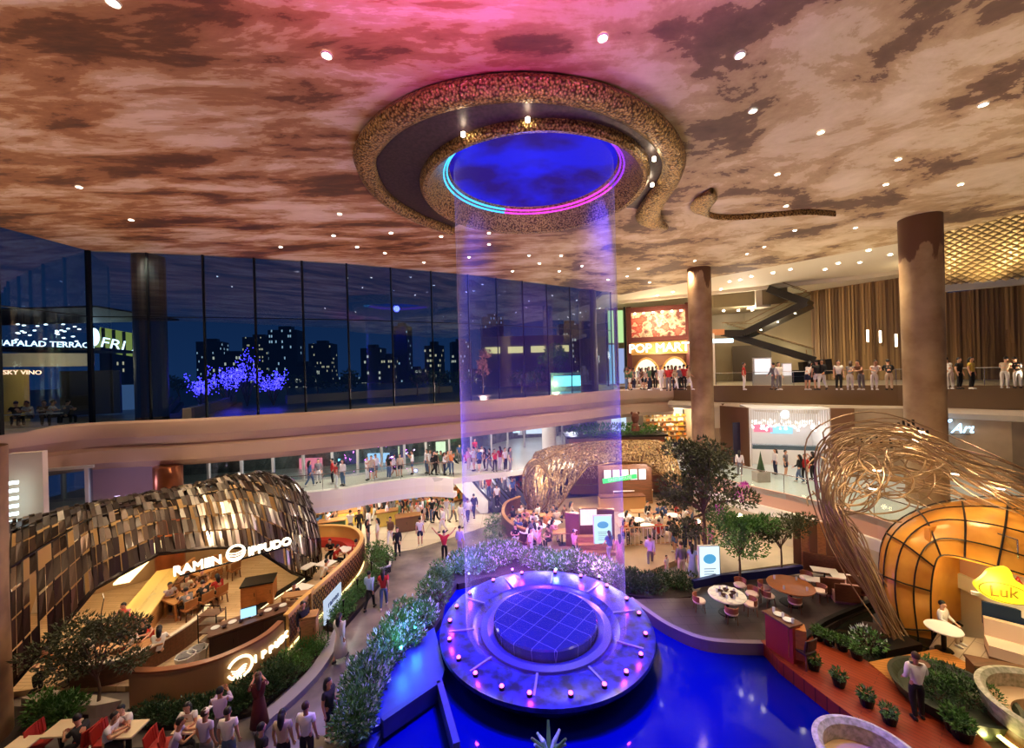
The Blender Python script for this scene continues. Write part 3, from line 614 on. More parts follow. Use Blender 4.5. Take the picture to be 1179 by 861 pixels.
# blue-lit trees outside
bulb = emis('blue_bulb', (.06, .04, 1), 8)
for i, (px, hh, wd) in enumerate(((232, 3.0, 1.3), (262, 4.0, 1.5), (284, 5.2, 1.7), (314, 3.4, 1.4))):
    g = D(px, 440, 36); base = Vector((g.x, 36, 8.1)); r = T('light_tree', f'bare tree in blue fairy lights outside, {ordn(i, 4)} of four', 'tree', base, 'blue fairy light trees')
    r2 = random.Random(i); t_ = MB(); bm_ = MB()
    for k in range(13):
        a = r2.uniform(0, 6.28); q = wd*math.sqrt(r2.random()); tip = base+Vector((q*math.cos(a), q*math.sin(a), hh*r2.uniform(.55, 1.0))); mid = base+Vector((q*.5*math.cos(a), q*.5*math.sin(a), hh*.4))
        t_.tube([base, mid, tip], [.06, .035, .012], 4)
        for _ in range(26):
            f = r2.uniform(.0, 1)**.7; p = mid+(tip-mid)*f+Vector([r2.gauss(0, .16) for _ in range(3)]); s_ = .045
            bm_.add([p+Vector((s_, 0, 0)), p+Vector((-s_, 0, 0)), p+Vector((0, s_, 0)), p+Vector((0, -s_, 0)), p+Vector((0, 0, s_)), p+Vector((0, 0, -s_))], [(0, 2, 4), (2, 1, 4), (1, 3, 4), (3, 0, 4), (2, 0, 5), (1, 2, 5), (3, 1, 5), (0, 3, 5)])
    OB('branches', t_, mat('bark_tree', rgb(104, 82, 62), .8), r); tag(OB('fairy_lights', bm_, bulb, r), kind='stuff')
g = D(640, 440, 50); tree('plaza_tree', 'round green tree lit warmly outside the right end of the glass wall', (g.x, 50, 8.1), 5, blobs(7, 1.3, 1.3, 2.6, 5.2, 1.3, 3), leafg, .3, 260, 5)
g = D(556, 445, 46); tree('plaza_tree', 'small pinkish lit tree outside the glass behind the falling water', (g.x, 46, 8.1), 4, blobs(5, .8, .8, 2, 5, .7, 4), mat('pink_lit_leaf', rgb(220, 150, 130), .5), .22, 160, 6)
light('POINT', (D(640, 440, 46).x, 46, 9), 700, (1, .9, .4), None, .3, name='plaza_lamp'); light('POINT', (D(556, 445, 43).x, 43, 9), 500, (1, .5, .4), None, .3, name='plaza_lamp')
for i, px in enumerate((205, 330, 365, 400, 480, 505, 530, 600, 618)):
    g = D(px, 440, 42+(i % 3)*4); tree('plaza_tree', f'dark low tree on the night plaza outside the glass, {ordn(i, 9)} of nine', (g.x, g.y, 8.1), 3, blobs(4, 1.2, 1, 1.4, 2.6, .9, i), leafd, .3, 100, i)
# ================================================================ CEILING RING AND FOUNTAIN
gold = bpy.data.materials.new('hammered_gold'); gold.use_nodes = True; t = gold.node_tree; b = t.nodes['Principled BSDF']
b.inputs['Metallic'].default_value = .75; b.inputs['Roughness'].default_value = .3
c = t.nodes.new('ShaderNodeTexCoord'); v = t.nodes.new('ShaderNodeTexVoronoi'); v.inputs['Scale'].default_value = 15; r_ = t.nodes.new('ShaderNodeValToRGB'); bp = t.nodes.new('ShaderNodeBump'); bp.inputs['Strength'].default_value = .7; bp.inputs['Distance'].default_value = .06
r_.color_ramp.elements[0].color = (*rgb(214, 172, 104), 1); r_.color_ramp.elements[1].color = (*rgb(88, 62, 36), 1); r_.color_ramp.elements[0].position = .15; r_.color_ramp.elements[1].position = .75
t.links.new(c.outputs['Object'], v.inputs[0]); t.links.new(v.outputs['Distance'], r_.inputs[0]); t.links.new(r_.outputs[0], b.inputs['Base Color']); t.links.new(v.outputs['Distance'], bp.inputs['Height']); t.links.new(bp.outputs[0], b.inputs['Normal'])
ring = T('ceiling_ring', 'huge hammered gold spiral ring around a glowing blue opening in the painted ceiling', 'ceiling sculpture', (FX, FY, CZ))
lipx = [(768, 263), (752, 257), (746, 247), (757, 228), (771, 208), (776, 186), (764, 160), (732, 134), (680, 113), (600, 104), (520, 113), (460, 136), (428, 165), (421, 192), (440, 226), (478, 250), (520, 266)]
lip = spline([tuple(G(px, py, CZ-.35)) for px, py in lipx], 7)
P = []; prf = []
for k in range(12): a = 2*PI*k/12; prf.append((math.cos(a), math.sin(a)))
m = MB(); nL_ = len(lip); vs = []
wfun = lambda f: .08+(.46*min(1, f*12) if f < .12 else .30+.16*max(0, 1-(f-.12)/.15))*(1 if f < .75 else 1-.5*(f-.75)/.25)
for i, p in enumerate(lip):
    d = (lip[min(i+1, nL_-1)]-lip[max(i-1, 0)]).normalized(); nn = Vector((-d.y, d.x, 0)); f = i/(nL_-1); wv = wfun(f)
    for x, z in prf: vs.append(p+nn*x*wv+Vector((0, 0, .06+z*.27*(1 if f > .05 else .5+f*10))))
fs = [(i*12+j, i*12+(j+1) % 12, (i+1)*12+(j+1) % 12, (i+1)*12+j) for i in range(nL_-1) for j in range(12)]+[tuple(range(12)), tuple((nL_-1)*12+11-j for j in range(12))]
m.add(vs, fs); OB('outer_lip', m, gold, ring, True)
P = [[], [], []]
for i, p in enumerate(lip[14:]):
    a = math.atan2(p.y-FY, p.x-FX); q = Vector((FX+4.18*math.cos(a), FY+4.18*math.sin(a), CZ-.3))
    P[0].append(p+Vector((0, 0, .1))); P[1].append((p+q)/2+Vector((0, 0, .12))); P[2].append(q)
OB('recess_bowl', MB().grid(P, .04), mat('dark_bronze_bowl', rgb(78, 58, 60), .4, .4, var=.5, vscale=10, bump=.3), ring, True)
OB('inner_drum', MB().lathe([(3.95, CZ-.55), (4.1, CZ-.58), (4.2, CZ-.45), (4.2, CZ-.02)], 72, FX, FY), gold, ring, True)
OB('recess_wall', MB().lathe([(3.1, CZ+.34), (3.35, CZ+.1), (3.95, CZ-.55)], 72, FX, FY), gold, ring, True)
led = bpy.data.materials.new('blue_led_dome'); led.use_nodes = True; t = led.node_tree; b = t.nodes['Principled BSDF']
c = t.nodes.new('ShaderNodeTexCoord'); n = t.nodes.new('ShaderNodeTexNoise'); n.inputs['Scale'].default_value = .5; n.inputs['Detail'].default_value = 3; r_ = t.nodes.new('ShaderNodeValToRGB')
r_.color_ramp.elements[0].position = .4; r_.color_ramp.elements[0].color = (.02, 0, .22, 1); r_.color_ramp.elements[1].position = .6; r_.color_ramp.elements[1].color = (.01, .01, 1, 1)
t.links.new(c.outputs['Object'], n.inputs[0]); t.links.new(n.outputs[0], r_.inputs[0]); t.links.new(r_.outputs[0], b.inputs['Emission Color']); b.inputs['Emission Strength'].default_value = .75; b.inputs['Base Color'].default_value = (.01, .01, .05, 1); b.inputs['Roughness'].default_value = .8; b.inputs['Specular IOR Level'].default_value = .1
OB('led_dome', MB().lathe([(3.12, CZ+.32), (2.2, CZ+.5), (1.2, CZ+.6), (.001, CZ+.62)], 64, FX, FY), led, ring, True)
for nm, rr_, zz in (('light_strip', 3.2, CZ+.2), ('light_strip', 3.32, CZ+.1)):
    m = MB(); NS = 72
    lm = [emis('cyan_led', (.05, .45, 1), 2.2), emis('violet_led', (.25, .02, 1), 1.8), emis('magenta_led', (.9, .05, .7), 1.6)]
    for k in range(NS):
        a = 2*PI*(k+.5)/NS; m.cur = 0 if math.cos(a) < -.35 else (2 if math.sin(a) > .3 else 1)
        a0, a1 = 2*PI*k/NS, 2*PI*(k+1)/NS; m.strip([(FX+rr_*math.cos(a0), FY+rr_*math.sin(a0)), (FX+rr_*math.cos(a1), FY+rr_*math.sin(a1))], zz-.035, zz+.035, -.04)
    OB(nm, m, lm, ring)
for k in range(4):
    a = R(-120+k*25+(k > 1)*40); OB('ring_spotlight', MB().cyl(FX+4.4*math.cos(a), FY+4.4*math.sin(a), CZ-.5, CZ-.4, .06, n=10), emis('warm_lens', (1, .85, .6), 25), ring)
# second curl relief
cur = T('ceiling_curl', 'small gold leaf-shaped curl with a long thin tail on the painted ceiling', 'ceiling sculpture', G(820, 240, CZ))
cp_ = spline([tuple(G(px, py, CZ-.12)) for px, py in ((820, 219), (812, 230), (808, 241), (822, 249), (850, 250), (890, 247), (930, 244), (962, 246))], 6); m = MB(); vs = []
for i, p in enumerate(cp_):
    d = (cp_[min(i+1, len(cp_)-1)]-cp_[max(i-1, 0)]).normalized(); nn = Vector((-d.y, d.x, 0)); f = i/(len(cp_)-1); wv = (.05+.45*math.sin(PI*min(1, f*2.6))) if f < .38 else .1*(1-f)+.03
    for x, z in prf: vs.append(p+nn*x*wv+Vector((0, 0, z*.14)))
m.add(vs, [(i*12+j, i*12+(j+1) % 12, (i+1)*12+(j+1) % 12, (i+1)*12+j) for i in range(len(cp_)-1) for j in range(12)]); OB('leaf_band', m, gold, cur, True)
# ceiling downlights
dlp = [(376, 63), (694, 43), (852, 63), (867, 127), (945, 152), (1034, 183), (1020, 212), (1132, 120), (1106, 212), (895, 200), (905, 237), (91, 215), (151, 253), (391, 246), (323, 284), (411, 284), (450, 268), (384, 271), (508, 272), (443, 291), (563, 281), (609, 294), (646, 294), (621, 303), (563, 268), (644, 312), (670, 306), (488, 302), (700, 322), (722, 318), (748, 325), (735, 309), (800, 300), (860, 292), (915, 265), (985, 262), (540, 296), (590, 312), (130, 2), (880, 284)]
DL = Proto('ceiling_downlight', 'light', [('trim_ring', PM('trim_ring', MB().lathe([(.10, -.02), (.15, -.05), (.17, 0), (.12, .0)], 16), white)), ('lens', PM('lens', MB().cyl(0, 0, -.03, .02, .11, n=12), emis('downlight_lens', (1, .88, .66), 45)))])
for px, py in dlp:
    g = G(px, py, CZ-.01)
    DL.put(g, 0, 'small round warm downlight set in the painted cloud ceiling', 'ceiling downlights', .68 if g.y > 12 else .75)
for px, py in ((757, 340), (775, 336), (795, 330), (840, 324), (852, 322), (865, 318), (890, 314), (910, 310), (950, 310), (965, 303), (990, 302), (1025, 293), (1000, 288), (830, 333)):
    g = G(px, py, CZ+.1); DL.put((g.x, g.y, CZ+.1), 0, 'round warm downlight set in the white outer soffit', 'soffit downlights', 1)
    if px in (775, 865, 950, 1025): light('SPOT', (g.x, g.y, CZ-.2), 1300, WHITE, (g.x, g.y+2, 8), .25, 125, .8, 'soffit_spot')
# pool
pm = mat('pool_water', rgb(3, 12, 110), .06, 0, bump=.05, vscale=3); pm.node_tree.nodes['Principled BSDF'].inputs['IOR'].default_value = 1.33
pool = [G2(*p, .05) for p in ((405, 862), (412, 790), (440, 745), (500, 695), (520, 665), (600, 655), (690, 662), (740, 690), (770, 722), (815, 740), (880, 745), (920, 790), (975, 835), (1040, 868), (1060, 900), (380, 900))]
tag(OB('pool_water', MB().prism(pool, .02, .06), pm), 'deep blue water of the fountain pool', 'water', kind='stuff')
#fs_ = brickmat('fountain_stone', rgb(66, 84, 190), rgb(52, 66, 160), rgb(24, 30, 90), 1.0, .5, .02, .25)
fo = T('fountain', 'round tiered stone fountain with a ring of glowing pink lights in the blue pool', 'fountain', (FX, FY, 0))
fst = mat('fountain_rock', rgb(36, 42, 140), .28, var=.6, vscale=3.2, bump=.9, col2=rgb(10, 12, 52))  # blue of the show lights is put into the stone colour
OB('basin', MB().lathe([(3.3, 0), (3.75, .55), (3.95, .72), (3.95, .86), (3.7, .92), (2.75, .86), (2.6, .72), (2.3, .66)], 90, FX, FY), fst, fo, True)
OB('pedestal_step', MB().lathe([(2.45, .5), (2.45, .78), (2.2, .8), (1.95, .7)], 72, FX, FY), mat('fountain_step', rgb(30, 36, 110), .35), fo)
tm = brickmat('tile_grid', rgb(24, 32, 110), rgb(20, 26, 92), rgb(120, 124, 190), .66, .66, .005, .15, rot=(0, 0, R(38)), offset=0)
OB('tile_disc', MB().lathe([(1.9, .6), (1.95, 1.05), (1.9, 1.1), (.001, 1.1)], 72, FX, FY), tm, fo)
for k in range(10):
    a = R(k*36+8); m = MB(); m.box(FX+3.15*math.cos(a), FY+3.15*math.sin(a), .9, .9, .07, .06, a); OB('jet_channel', m, mat('channel_foam', rgb(110, 116, 160), .4), fo)
lp = [(510, 738), (515, 764), (517, 715), (529, 699), (550, 686), (577, 675), (606, 670), (637, 669), (660, 674), (685, 682), (707, 693), (726, 707), (738, 754), (736, 729), (727, 778), (660, 808), (607, 812), (569, 805), (536, 785), (703, 797)]
for i, (px, py) in enumerate(lp):
    g = G(px, py, .97); d = Vector((g.x-FX, g.y-FY, 0)); d = d.normalized()*3.62; x, y = FX+d.x, FY+d.y
    j = OB('spotlight', MB().cyl(x, y, .9, 1.0, .09, .07, 10), black, fo)
    OB('lens', MB().ell((x, y, 1.02), .07, .07, .05, 10, 6), emis('pink_lens', (1, .12, .6), 5), j)
    if i % 2 == 0: light('POINT', (x, y, 1.3), 24, (.85, .06, .9), None, .06, name='pink_fountain_light')
# water curtain
wc = bpy.data.materials.new('falling_water'); wc.use_nodes = True; t = wc.node_tree; t.nodes.clear(); N = t.nodes.new; L = t.links.new
o_ = N('ShaderNodeOutputMaterial'); mx = N('ShaderNodeMixShader'); tr = N('ShaderNodeBsdfTransparent'); tl = N('ShaderNodeBsdfTranslucent'); df = N('ShaderNodeBsdfDiffuse'); m2 = N('ShaderNodeMixShader')
lw = N('ShaderNodeLayerWeight'); lw.inputs[0].default_value = .5; pw_ = N('ShaderNodeMath'); pw_.operation = 'POWER'; pw_.inputs[1].default_value = 3; mr = N('ShaderNodeMapRange'); L(lw.outputs['Facing'], pw_.inputs[0]); L(pw_.outputs[0], mr.inputs[0]); mr.inputs[1].default_value = 0; mr.inputs[2].default_value = 1; mr.inputs[3].default_value = .025; mr.inputs[4].default_value = .3
c = N('ShaderNodeTexCoord'); mp = N('ShaderNodeMapping'); mp.inputs['Scale'].default_value = (14, 14, .15); n = N('ShaderNodeTexNoise'); n.inputs['Scale'].default_value = 2; L(c.outputs['Object'], mp.inputs[0]); L(mp.outputs[0], n.inputs[0])
mu = N('ShaderNodeMath'); mu.operation = 'MULTIPLY'; L(mr.outputs[0], mu.inputs[0]); m3 = N('ShaderNodeMapRange'); m3.inputs[1].default_value = .3; m3.inputs[2].default_value = .7; m3.inputs[3].default_value = .6; m3.inputs[4].default_value = 1.3; L(n.outputs[0], m3.inputs[0]); L(m3.outputs[0], mu.inputs[1])
for q in (tl, df): q.inputs[0].default_value = (.85, .8, 1, 1)
L(tl.outputs[0], m2.inputs[1]); L(df.outputs[0], m2.inputs[2]); m2.inputs[0].default_value = .5; L(mu.outputs[0], mx.inputs[0]); L(tr.outputs[0], mx.inputs[1]); L(m2.outputs[0], mx.inputs[2]); L(mx.outputs[0], o_.inputs[0])
tag(OB('falling_water', MB().lathe([(2.97, 1.0), (2.97, CZ+.25)], 96, FX, FY), wc, None, True), 'tall cylinder of fine falling water lit violet between ceiling ring and fountain', 'water', kind='stuff')
# blue paved causeway and lower basin left of the fountain
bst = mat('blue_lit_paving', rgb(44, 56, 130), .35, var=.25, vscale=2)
cw = T('causeway', 'flat stone causeway reaching from the planting to the round fountain', 'paving', G(470, 750, .5))
OB('deck', MB().prism([G2(*p, .5) for p in ((500, 722), (512, 770), (506, 792), (470, 815), (445, 830), (425, 838), (410, 805), (440, 760), (470, 742))], .05, .5), bst, cw)
OB('lower_step', MB().prism([G2(*p, .3) for p in ((410, 806), (445, 832), (430, 862), (405, 862))], .05, .3), bst, cw)
OB('channel_wall', MB().bar(tuple(G(506, 792, .45)), tuple(G(526, 866, .45)), .18, .5), bst, cw)
OB('channel_wall', MB().bar(tuple(G(506, 792, .45)), tuple(G(440, 838, .45)), .18, .5), bst, cw)
# ================================================================ SHELL STRUCTURES (lofted tunnels of metal shingles)
def stations(st_, n):
    k = len(st_); out = []
    for i in range(n+1):
        f = i/n*(k-1); j = min(int(f), k-2); t_ = f-j; t_ = t_*t_*(3-2*t_)*.35+t_*.65; out.append([a+(b_-a)*t_ for a, b_ in zip(st_[j], st_[j+1])])
    return out
def shell(ST, nd, nu, nv, end=PI*.92):
    S_ = stations(ST, nu); nd = Vector((nd[0], nd[1], 0)).normalized(); P = []
    for (cx, cy, w_, h, rim) in S_:
        row = []
        for j in range(nv+1):
            th = R(rim)+(end-R(rim))*j/nv; row.append(Vector((cx, cy, 0))+nd*w_*math.cos(th)+Vector((0, 0, h*math.sin(th))))
        P.append(row)
    return P
IP = [(-20.6, 12.6, 1.6, 2.6, 0), (-20.2, 13.8, 3.2, 4.6, 0), (-19.4, 15.4, 3.9, 5.1, 8), (-18.3, 17.0, 3.9, 5.2, 32), (-17.1, 18.5, 3.5, 5.2, 38), (-15.9, 19.8, 3.5, 5.2, 34), (-14.8, 20.8, 3.7, 5.4, 28), (-13.7, 21.8, 3.6, 5.3, 10), (-12.9, 22.7, 3.0, 4.8, 0), (-12.4, 23.3, 2.1, 3.8, 0), (-12.1, 23.7, .9, 2.0, 0)]
sh = T('shell_restaurant', 'long shell-shaped restaurant roof clad in bronze metal shingles at left', 'restaurant shell', (-16, 19, 0))
nu, nv = 120, 14; P = shell(IP, (.77, -.64), nu, nv)
mats_ = [mat('shingle_bronze', rgb(112, 102, 90), .3, .6), mat('shingle_dark', rgb(58, 44, 34), .35, .6), mat('shingle_pale', rgb(222, 212, 192), .25, .5), mat('shingle_rust', rgb(92, 72, 58), .3, .6)]
m = MB(); r2 = random.Random(11)
for i in range(nu):
    for j in range(nv):
        if (j % 2 == 0 and i % 2 == 0): pass
        if r2.random() < (.07 if i < nu*.5 else .17): continue
        a, b_, c_, d_ = P[i][j], P[i+1][j], P[i+1][j+1], P[i][j+1]; nn = (b_-a).cross(d_-a)
        if nn.length < 1e-6: continue
        nn.normalize(); o1 = nn*r2.uniform(-.02, .12); o2 = nn*r2.uniform(-.12, .12)
        cx_ = (a+b_+c_+d_)/4; sh_ = lambda p: cx_+(p-cx_)*.94
        pr = r2.random(); low = j < nv*.3 and i < nu*.45
        m.cur = (1 if pr < .7 else 3) if low else (0 if pr < .5 else 1 if pr < .72 else 2 if pr < .93 else 3)
        A = [sh_(a)+o1, sh_(b_)+o1, sh_(c_)+o2, sh_(d_)+o2]; B_ = [q+nn*.03 for q in A]
        m.add(A+B_, [(0, 3, 2, 1), (4, 5, 6, 7), (0, 1, 5, 4), (1, 2, 6, 5), (2, 3, 7, 6), (3, 0, 4, 7)])
OB('shingles', m, mats_, sh)
m = MB()
for i in range(0, nu+1, 2): m.tube([p*1 for p in P[i]][::1], .035, 4)
OB('ribs', m, mat('dark_rib', rgb(44, 34, 28), .4, .6), sh)
m = MB()
for j in (0, 4, 7, 10, 13): m.tube([P[i][j] for i in range(0, nu+1, 2)], .05 if j else .09, 5)
OB('rails', m, mat('dark_rib', rgb(44, 34, 28), .4, .6), sh)
iw = mat('beige_inner_wall', rgb(176, 146, 108), .6)
# inner wall behind
inn = stations([(a, b_, w_-.25, h-.3, 70) for a, b_, w_, h, rr_ in IP[1:-1]], 40); Q = []
for (cx, cy, w_, h, rim) in inn:
    nd = Vector((.77, -.64, 0)); Q.append([Vector((cx, cy, .2))+nd*w_*math.cos(R(q))*.92+Vector((0, 0, h*.93*math.sin(R(q)))) for q in (180, 160, 140, 120, 105)])
OB('inner_lining', MB().grid(Q, .04), iw, sh, True)
# glowing sign along the rim
emw = emis('sign_white', (1, .86, .62), 3.2)
sgn = T('rim_sign', 'glowing white RAMEN IPPUDO sign along the shell restaurant rim', 'sign', D(265, 632, 17.8))
a = D(204, 654, 15.4); b_ = D(330, 621, 17.8)
OB('bracket', MB().bar(a-Vector((0, -.1, .35)), b_-Vector((0, -.1, .35)), .06, .06), black, sgn)
text('RAMEN', .46, .06, emw, frame(a+(b_-a)*.17-Vector((0, 0, .25)), b_-a), 'letters', sgn, bev=.015)
text('IPPUDO', .46, .06, emw, frame(a+(b_-a)*.83-Vector((0, 0, .25)), b_-a), 'letters', sgn, bev=.015)
fm_ = frame(a+(b_-a)*.5, b_-a); m = MB(); m.tube([fm_ @ Vector((.3*math.cos(q*PI/12), .3*math.sin(q*PI/12), 0)) for q in range(24)], .05, 6, True)
for k in range(3): m.tube([fm_ @ Vector((x, -.14*math.cos(x*4)-.1*k+.12, 0)) for x in (-.3, -.15, 0, .15, .3)], .025, 5)
OB('bowl_logo', m, emw, sgn)
# ---- restaurant floor slab, low front wall with sign
FZ = .18
deck = brickmat('light_wood_floor', rgb(214, 186, 146), rgb(200, 168, 126), rgb(150, 120, 86), 1.6, .16, .008, .35)
struct('floor_left_restaurant', MB().prism([G2(*p, FZ) for p in ((60, 790), (150, 790), (230, 775), (300, 745), (345, 722), (400, 660), (424, 632), (405, 612), (360, 612))]+[(-14, 27), (-22, 20), (-24, 12)], 0, FZ), deck)
fw = spline([tuple(G(px, py, FZ)) for px, py in ((149, 811), (180, 811), (215, 806), (252, 795), (287, 778), (312, 762), (328, 746))], 6); fwl = [(p.x, p.y) for p in fw]
wl = T('curved_front_wall', 'curved wooden front wall with a glowing IPPUDO sign at the left restaurant', 'wall', fw[20])
OB('panel', MB().strip(fwl, 0, 1.18, .12), mat('tan_panel', rgb(176, 134, 88), .5, var=.1, vscale=1), wl)
OB('cap', MB().strip([(x, y-.04) for x, y in fwl], 1.18, 1.25, .22), mat('wood_cap', rgb(150, 88, 50), .4), wl)
OB('toe_light', MB().strip([(x, y+.05) for x, y in fwl], 0, .1, .05), dwood, wl)
def curve_text(s, line, s0, adv, size, z, m_, name, par, off=.05):
    L_ = [Vector((p[0], p[1])) for p in line]; cum = [0]
    for p, q in zip(L_[:-1], L_[1:]): cum.append(cum[-1]+(q-p).length)
    for k, ch in enumerate(s):
        sd_ = s0+adv*k; j = 0
        while j < len(cum)-2 and cum[j+1] < sd_: j += 1
        d = (L_[j+1]-L_[j]).normalized(); p = L_[j]+d*(sd_-cum[j]); nn = Vector((d.y, -d.x))*off
        text(ch, size, .03, m_, frame((p.x+nn.x, p.y+nn.y, z), (d.x, d.y, 0)), name, par, bev=.012)
curve_text('IPPUDO', fwl, 3.64, .27, .33, .56, emis('sign_warm', (1, .86, .55), 2.6), 'sign_letter', wl)
fL = [Vector(p) for p in fwl]; q = G(281, 772, .72); jn = min(range(len(fL)-1), key=lambda i: (fL[i]-Vector((q.x, q.y))).length); d = (fL[jn+1]-fL[jn]).normalized(); nn = Vector((d.y, -d.x))*.08
fm_ = frame((fL[jn].x+nn.x, fL[jn].y+nn.y, .68), (d.x, d.y, 0)); m = MB()
m.tube([fm_ @ Vector((.36*math.cos(R(k*15+200)), .34*math.sin(R(k*15+200)), 0)) for k in range(22)], .045, 6)
for k in range(4): m.tube([fm_ @ Vector((x, .05*math.sin(x*14)-.07*k-.02, .01)) for x in [i*.05-.26+k*.03 for i in range(10-k)]], .022, 5)
OB('bowl_logo', m, emis('sign_warm', (1, .86, .55), 2.6), wl)
# ================================================================ FURNITURE
def chair_proto(name, col, leg=dwood, arms=False, cat='chair'):
    seat = MB(); seat.box(0, 0, .45, .44, .44, .06); back = MB()
    for i in range(7): a = -.5+i/6; back.box(a*.42, .2+.03*(1-4*a*a), .70, .075, .03, .36, 0, R(-8))
    legs = []
    parts = [('seat', PM('seat', seat, col)), ('backrest', PM('backrest', back, col))]
    for sx, sy in ((-1, -1), (1, -1), (-1, 1), (1, 1)): parts.append(('leg', PM('leg', MB().bar((sx*.18, sy*.18, .44), (sx*.21, sy*.21, 0), .035, .035), leg)))
    if arms:
        for sx in (-1, 1): parts.append(('armrest', PM('armrest', MB().tube([(sx*.22, -.18, .45), (sx*.24, -.16, .65), (sx*.24, .2, .67)], .02, 6), leg)))
    return Proto(name, cat, parts)
CH_W = chair_proto('wooden_chair', mat('chair_oak', rgb(170, 112, 64), .5)); CH_R = chair_proto('red_chair', redm); CH_D = chair_proto('dark_chair', mat('chair_dark', rgb(60, 40, 32), .5))
CH_P = Proto('padded_chair', 'chair', [('seat', PM('seat', MB().lathe([(.001, .40), (.26, .40), (.28, .46), (.25, .5), (.001, .51)], 20), mat('cream_pad', rgb(232, 205, 190), .6))), ('backrest', PM('backrest', MB().lathe([(.27, .48), (.29, .72), (.25, .72), (.24, .48)], 14, a0=R(10), a1=R(170), close=True), mat('rust_shell', rgb(150, 90, 66), .6)))]+[('leg', PM('leg', MB().bar((sx*.17, sy*.17, .42), (sx*.2, sy*.2, 0), .03, .03), dwood)) for sx in (-1, 1) for sy in (-1, 1)])
def table_proto(name, top, w_, d_, h=.74, leg=black):
    return Proto(name, 'table', [('tabletop', PM('tabletop', MB().box(0, 0, h, w_, d_, .045), top)), ('pedestal', PM('pedestal', MB().cyl(0, 0, .03, h-.02, .045, n=10), leg)), ('base', PM('base', MB().box(0, 0, .015, .45, .45, .03), leg))])
def rtable_proto(name, top, r_, h=.74, leg=black):
    return Proto(name, 'table', [('tabletop', PM('tabletop', MB().lathe([(.001, h-.03), (r_-.02, h-.03), (r_, h), (r_-.01, h+.02), (.001, h+.02)], 32), top)), ('pedestal', PM('pedestal', MB().cyl(0, 0, .03, h-.03, .06, n=12), leg)), ('base', PM('base', MB().lathe([(.001, .0), (r_*.5, 0), (r_*.45, .03), (.001, .04)], 20), leg))])
cream_top = mat('cream_tabletop', rgb(232, 210, 170), .35); white_top = mat('white_tabletop', rgb(240, 234, 226), .3); brown_top = mat('brown_tabletop', rgb(160, 96, 50), .3, var=.2, vscale=3)
TB_C = table_proto('cream_table', cream_top, .62, .58); TB_O = table_proto('oak_table', wood, 1.1, .7); TB_S = table_proto('small_white_table', white_top, .8, .7); TB_L = table_proto('long_white_table', white_top, 1.5, .8)
TR_W = rtable_proto('round_white_table', white_top, .42); TR_B = rtable_proto('round_brown_table', brown_top, .86); TR_M = rtable_proto('round_dining_table', white_top, .7)
PLATE = One('plate', 'plate', PM('plate', MB().lathe([(.001, 0), (.07, 0), (.12, .02), (.115, .025), (.065, .008), (.001, .008)], 18), porc))
GLASS = One('drinking_glass', 'glass', PM('drinking_glass', MB().lathe([(.001, 0), (.03, 0), (.036, .12), (.032, .12), (.028, .01), (.001, .01)], 12), mat('glass_tumbler', (.85, .92, .95), .08, 0, alpha=.5)))
BOWL = One('bowl', 'bowl', PM('bowl', MB().lathe([(.001, 0), (.05, 0), (.1, .07), (.094, .07), (.045, .012), (.001, .012)], 16), mat('dark_bowl', rgb(60, 30, 24), .3)))
def lamp_table(x, y, z): pass

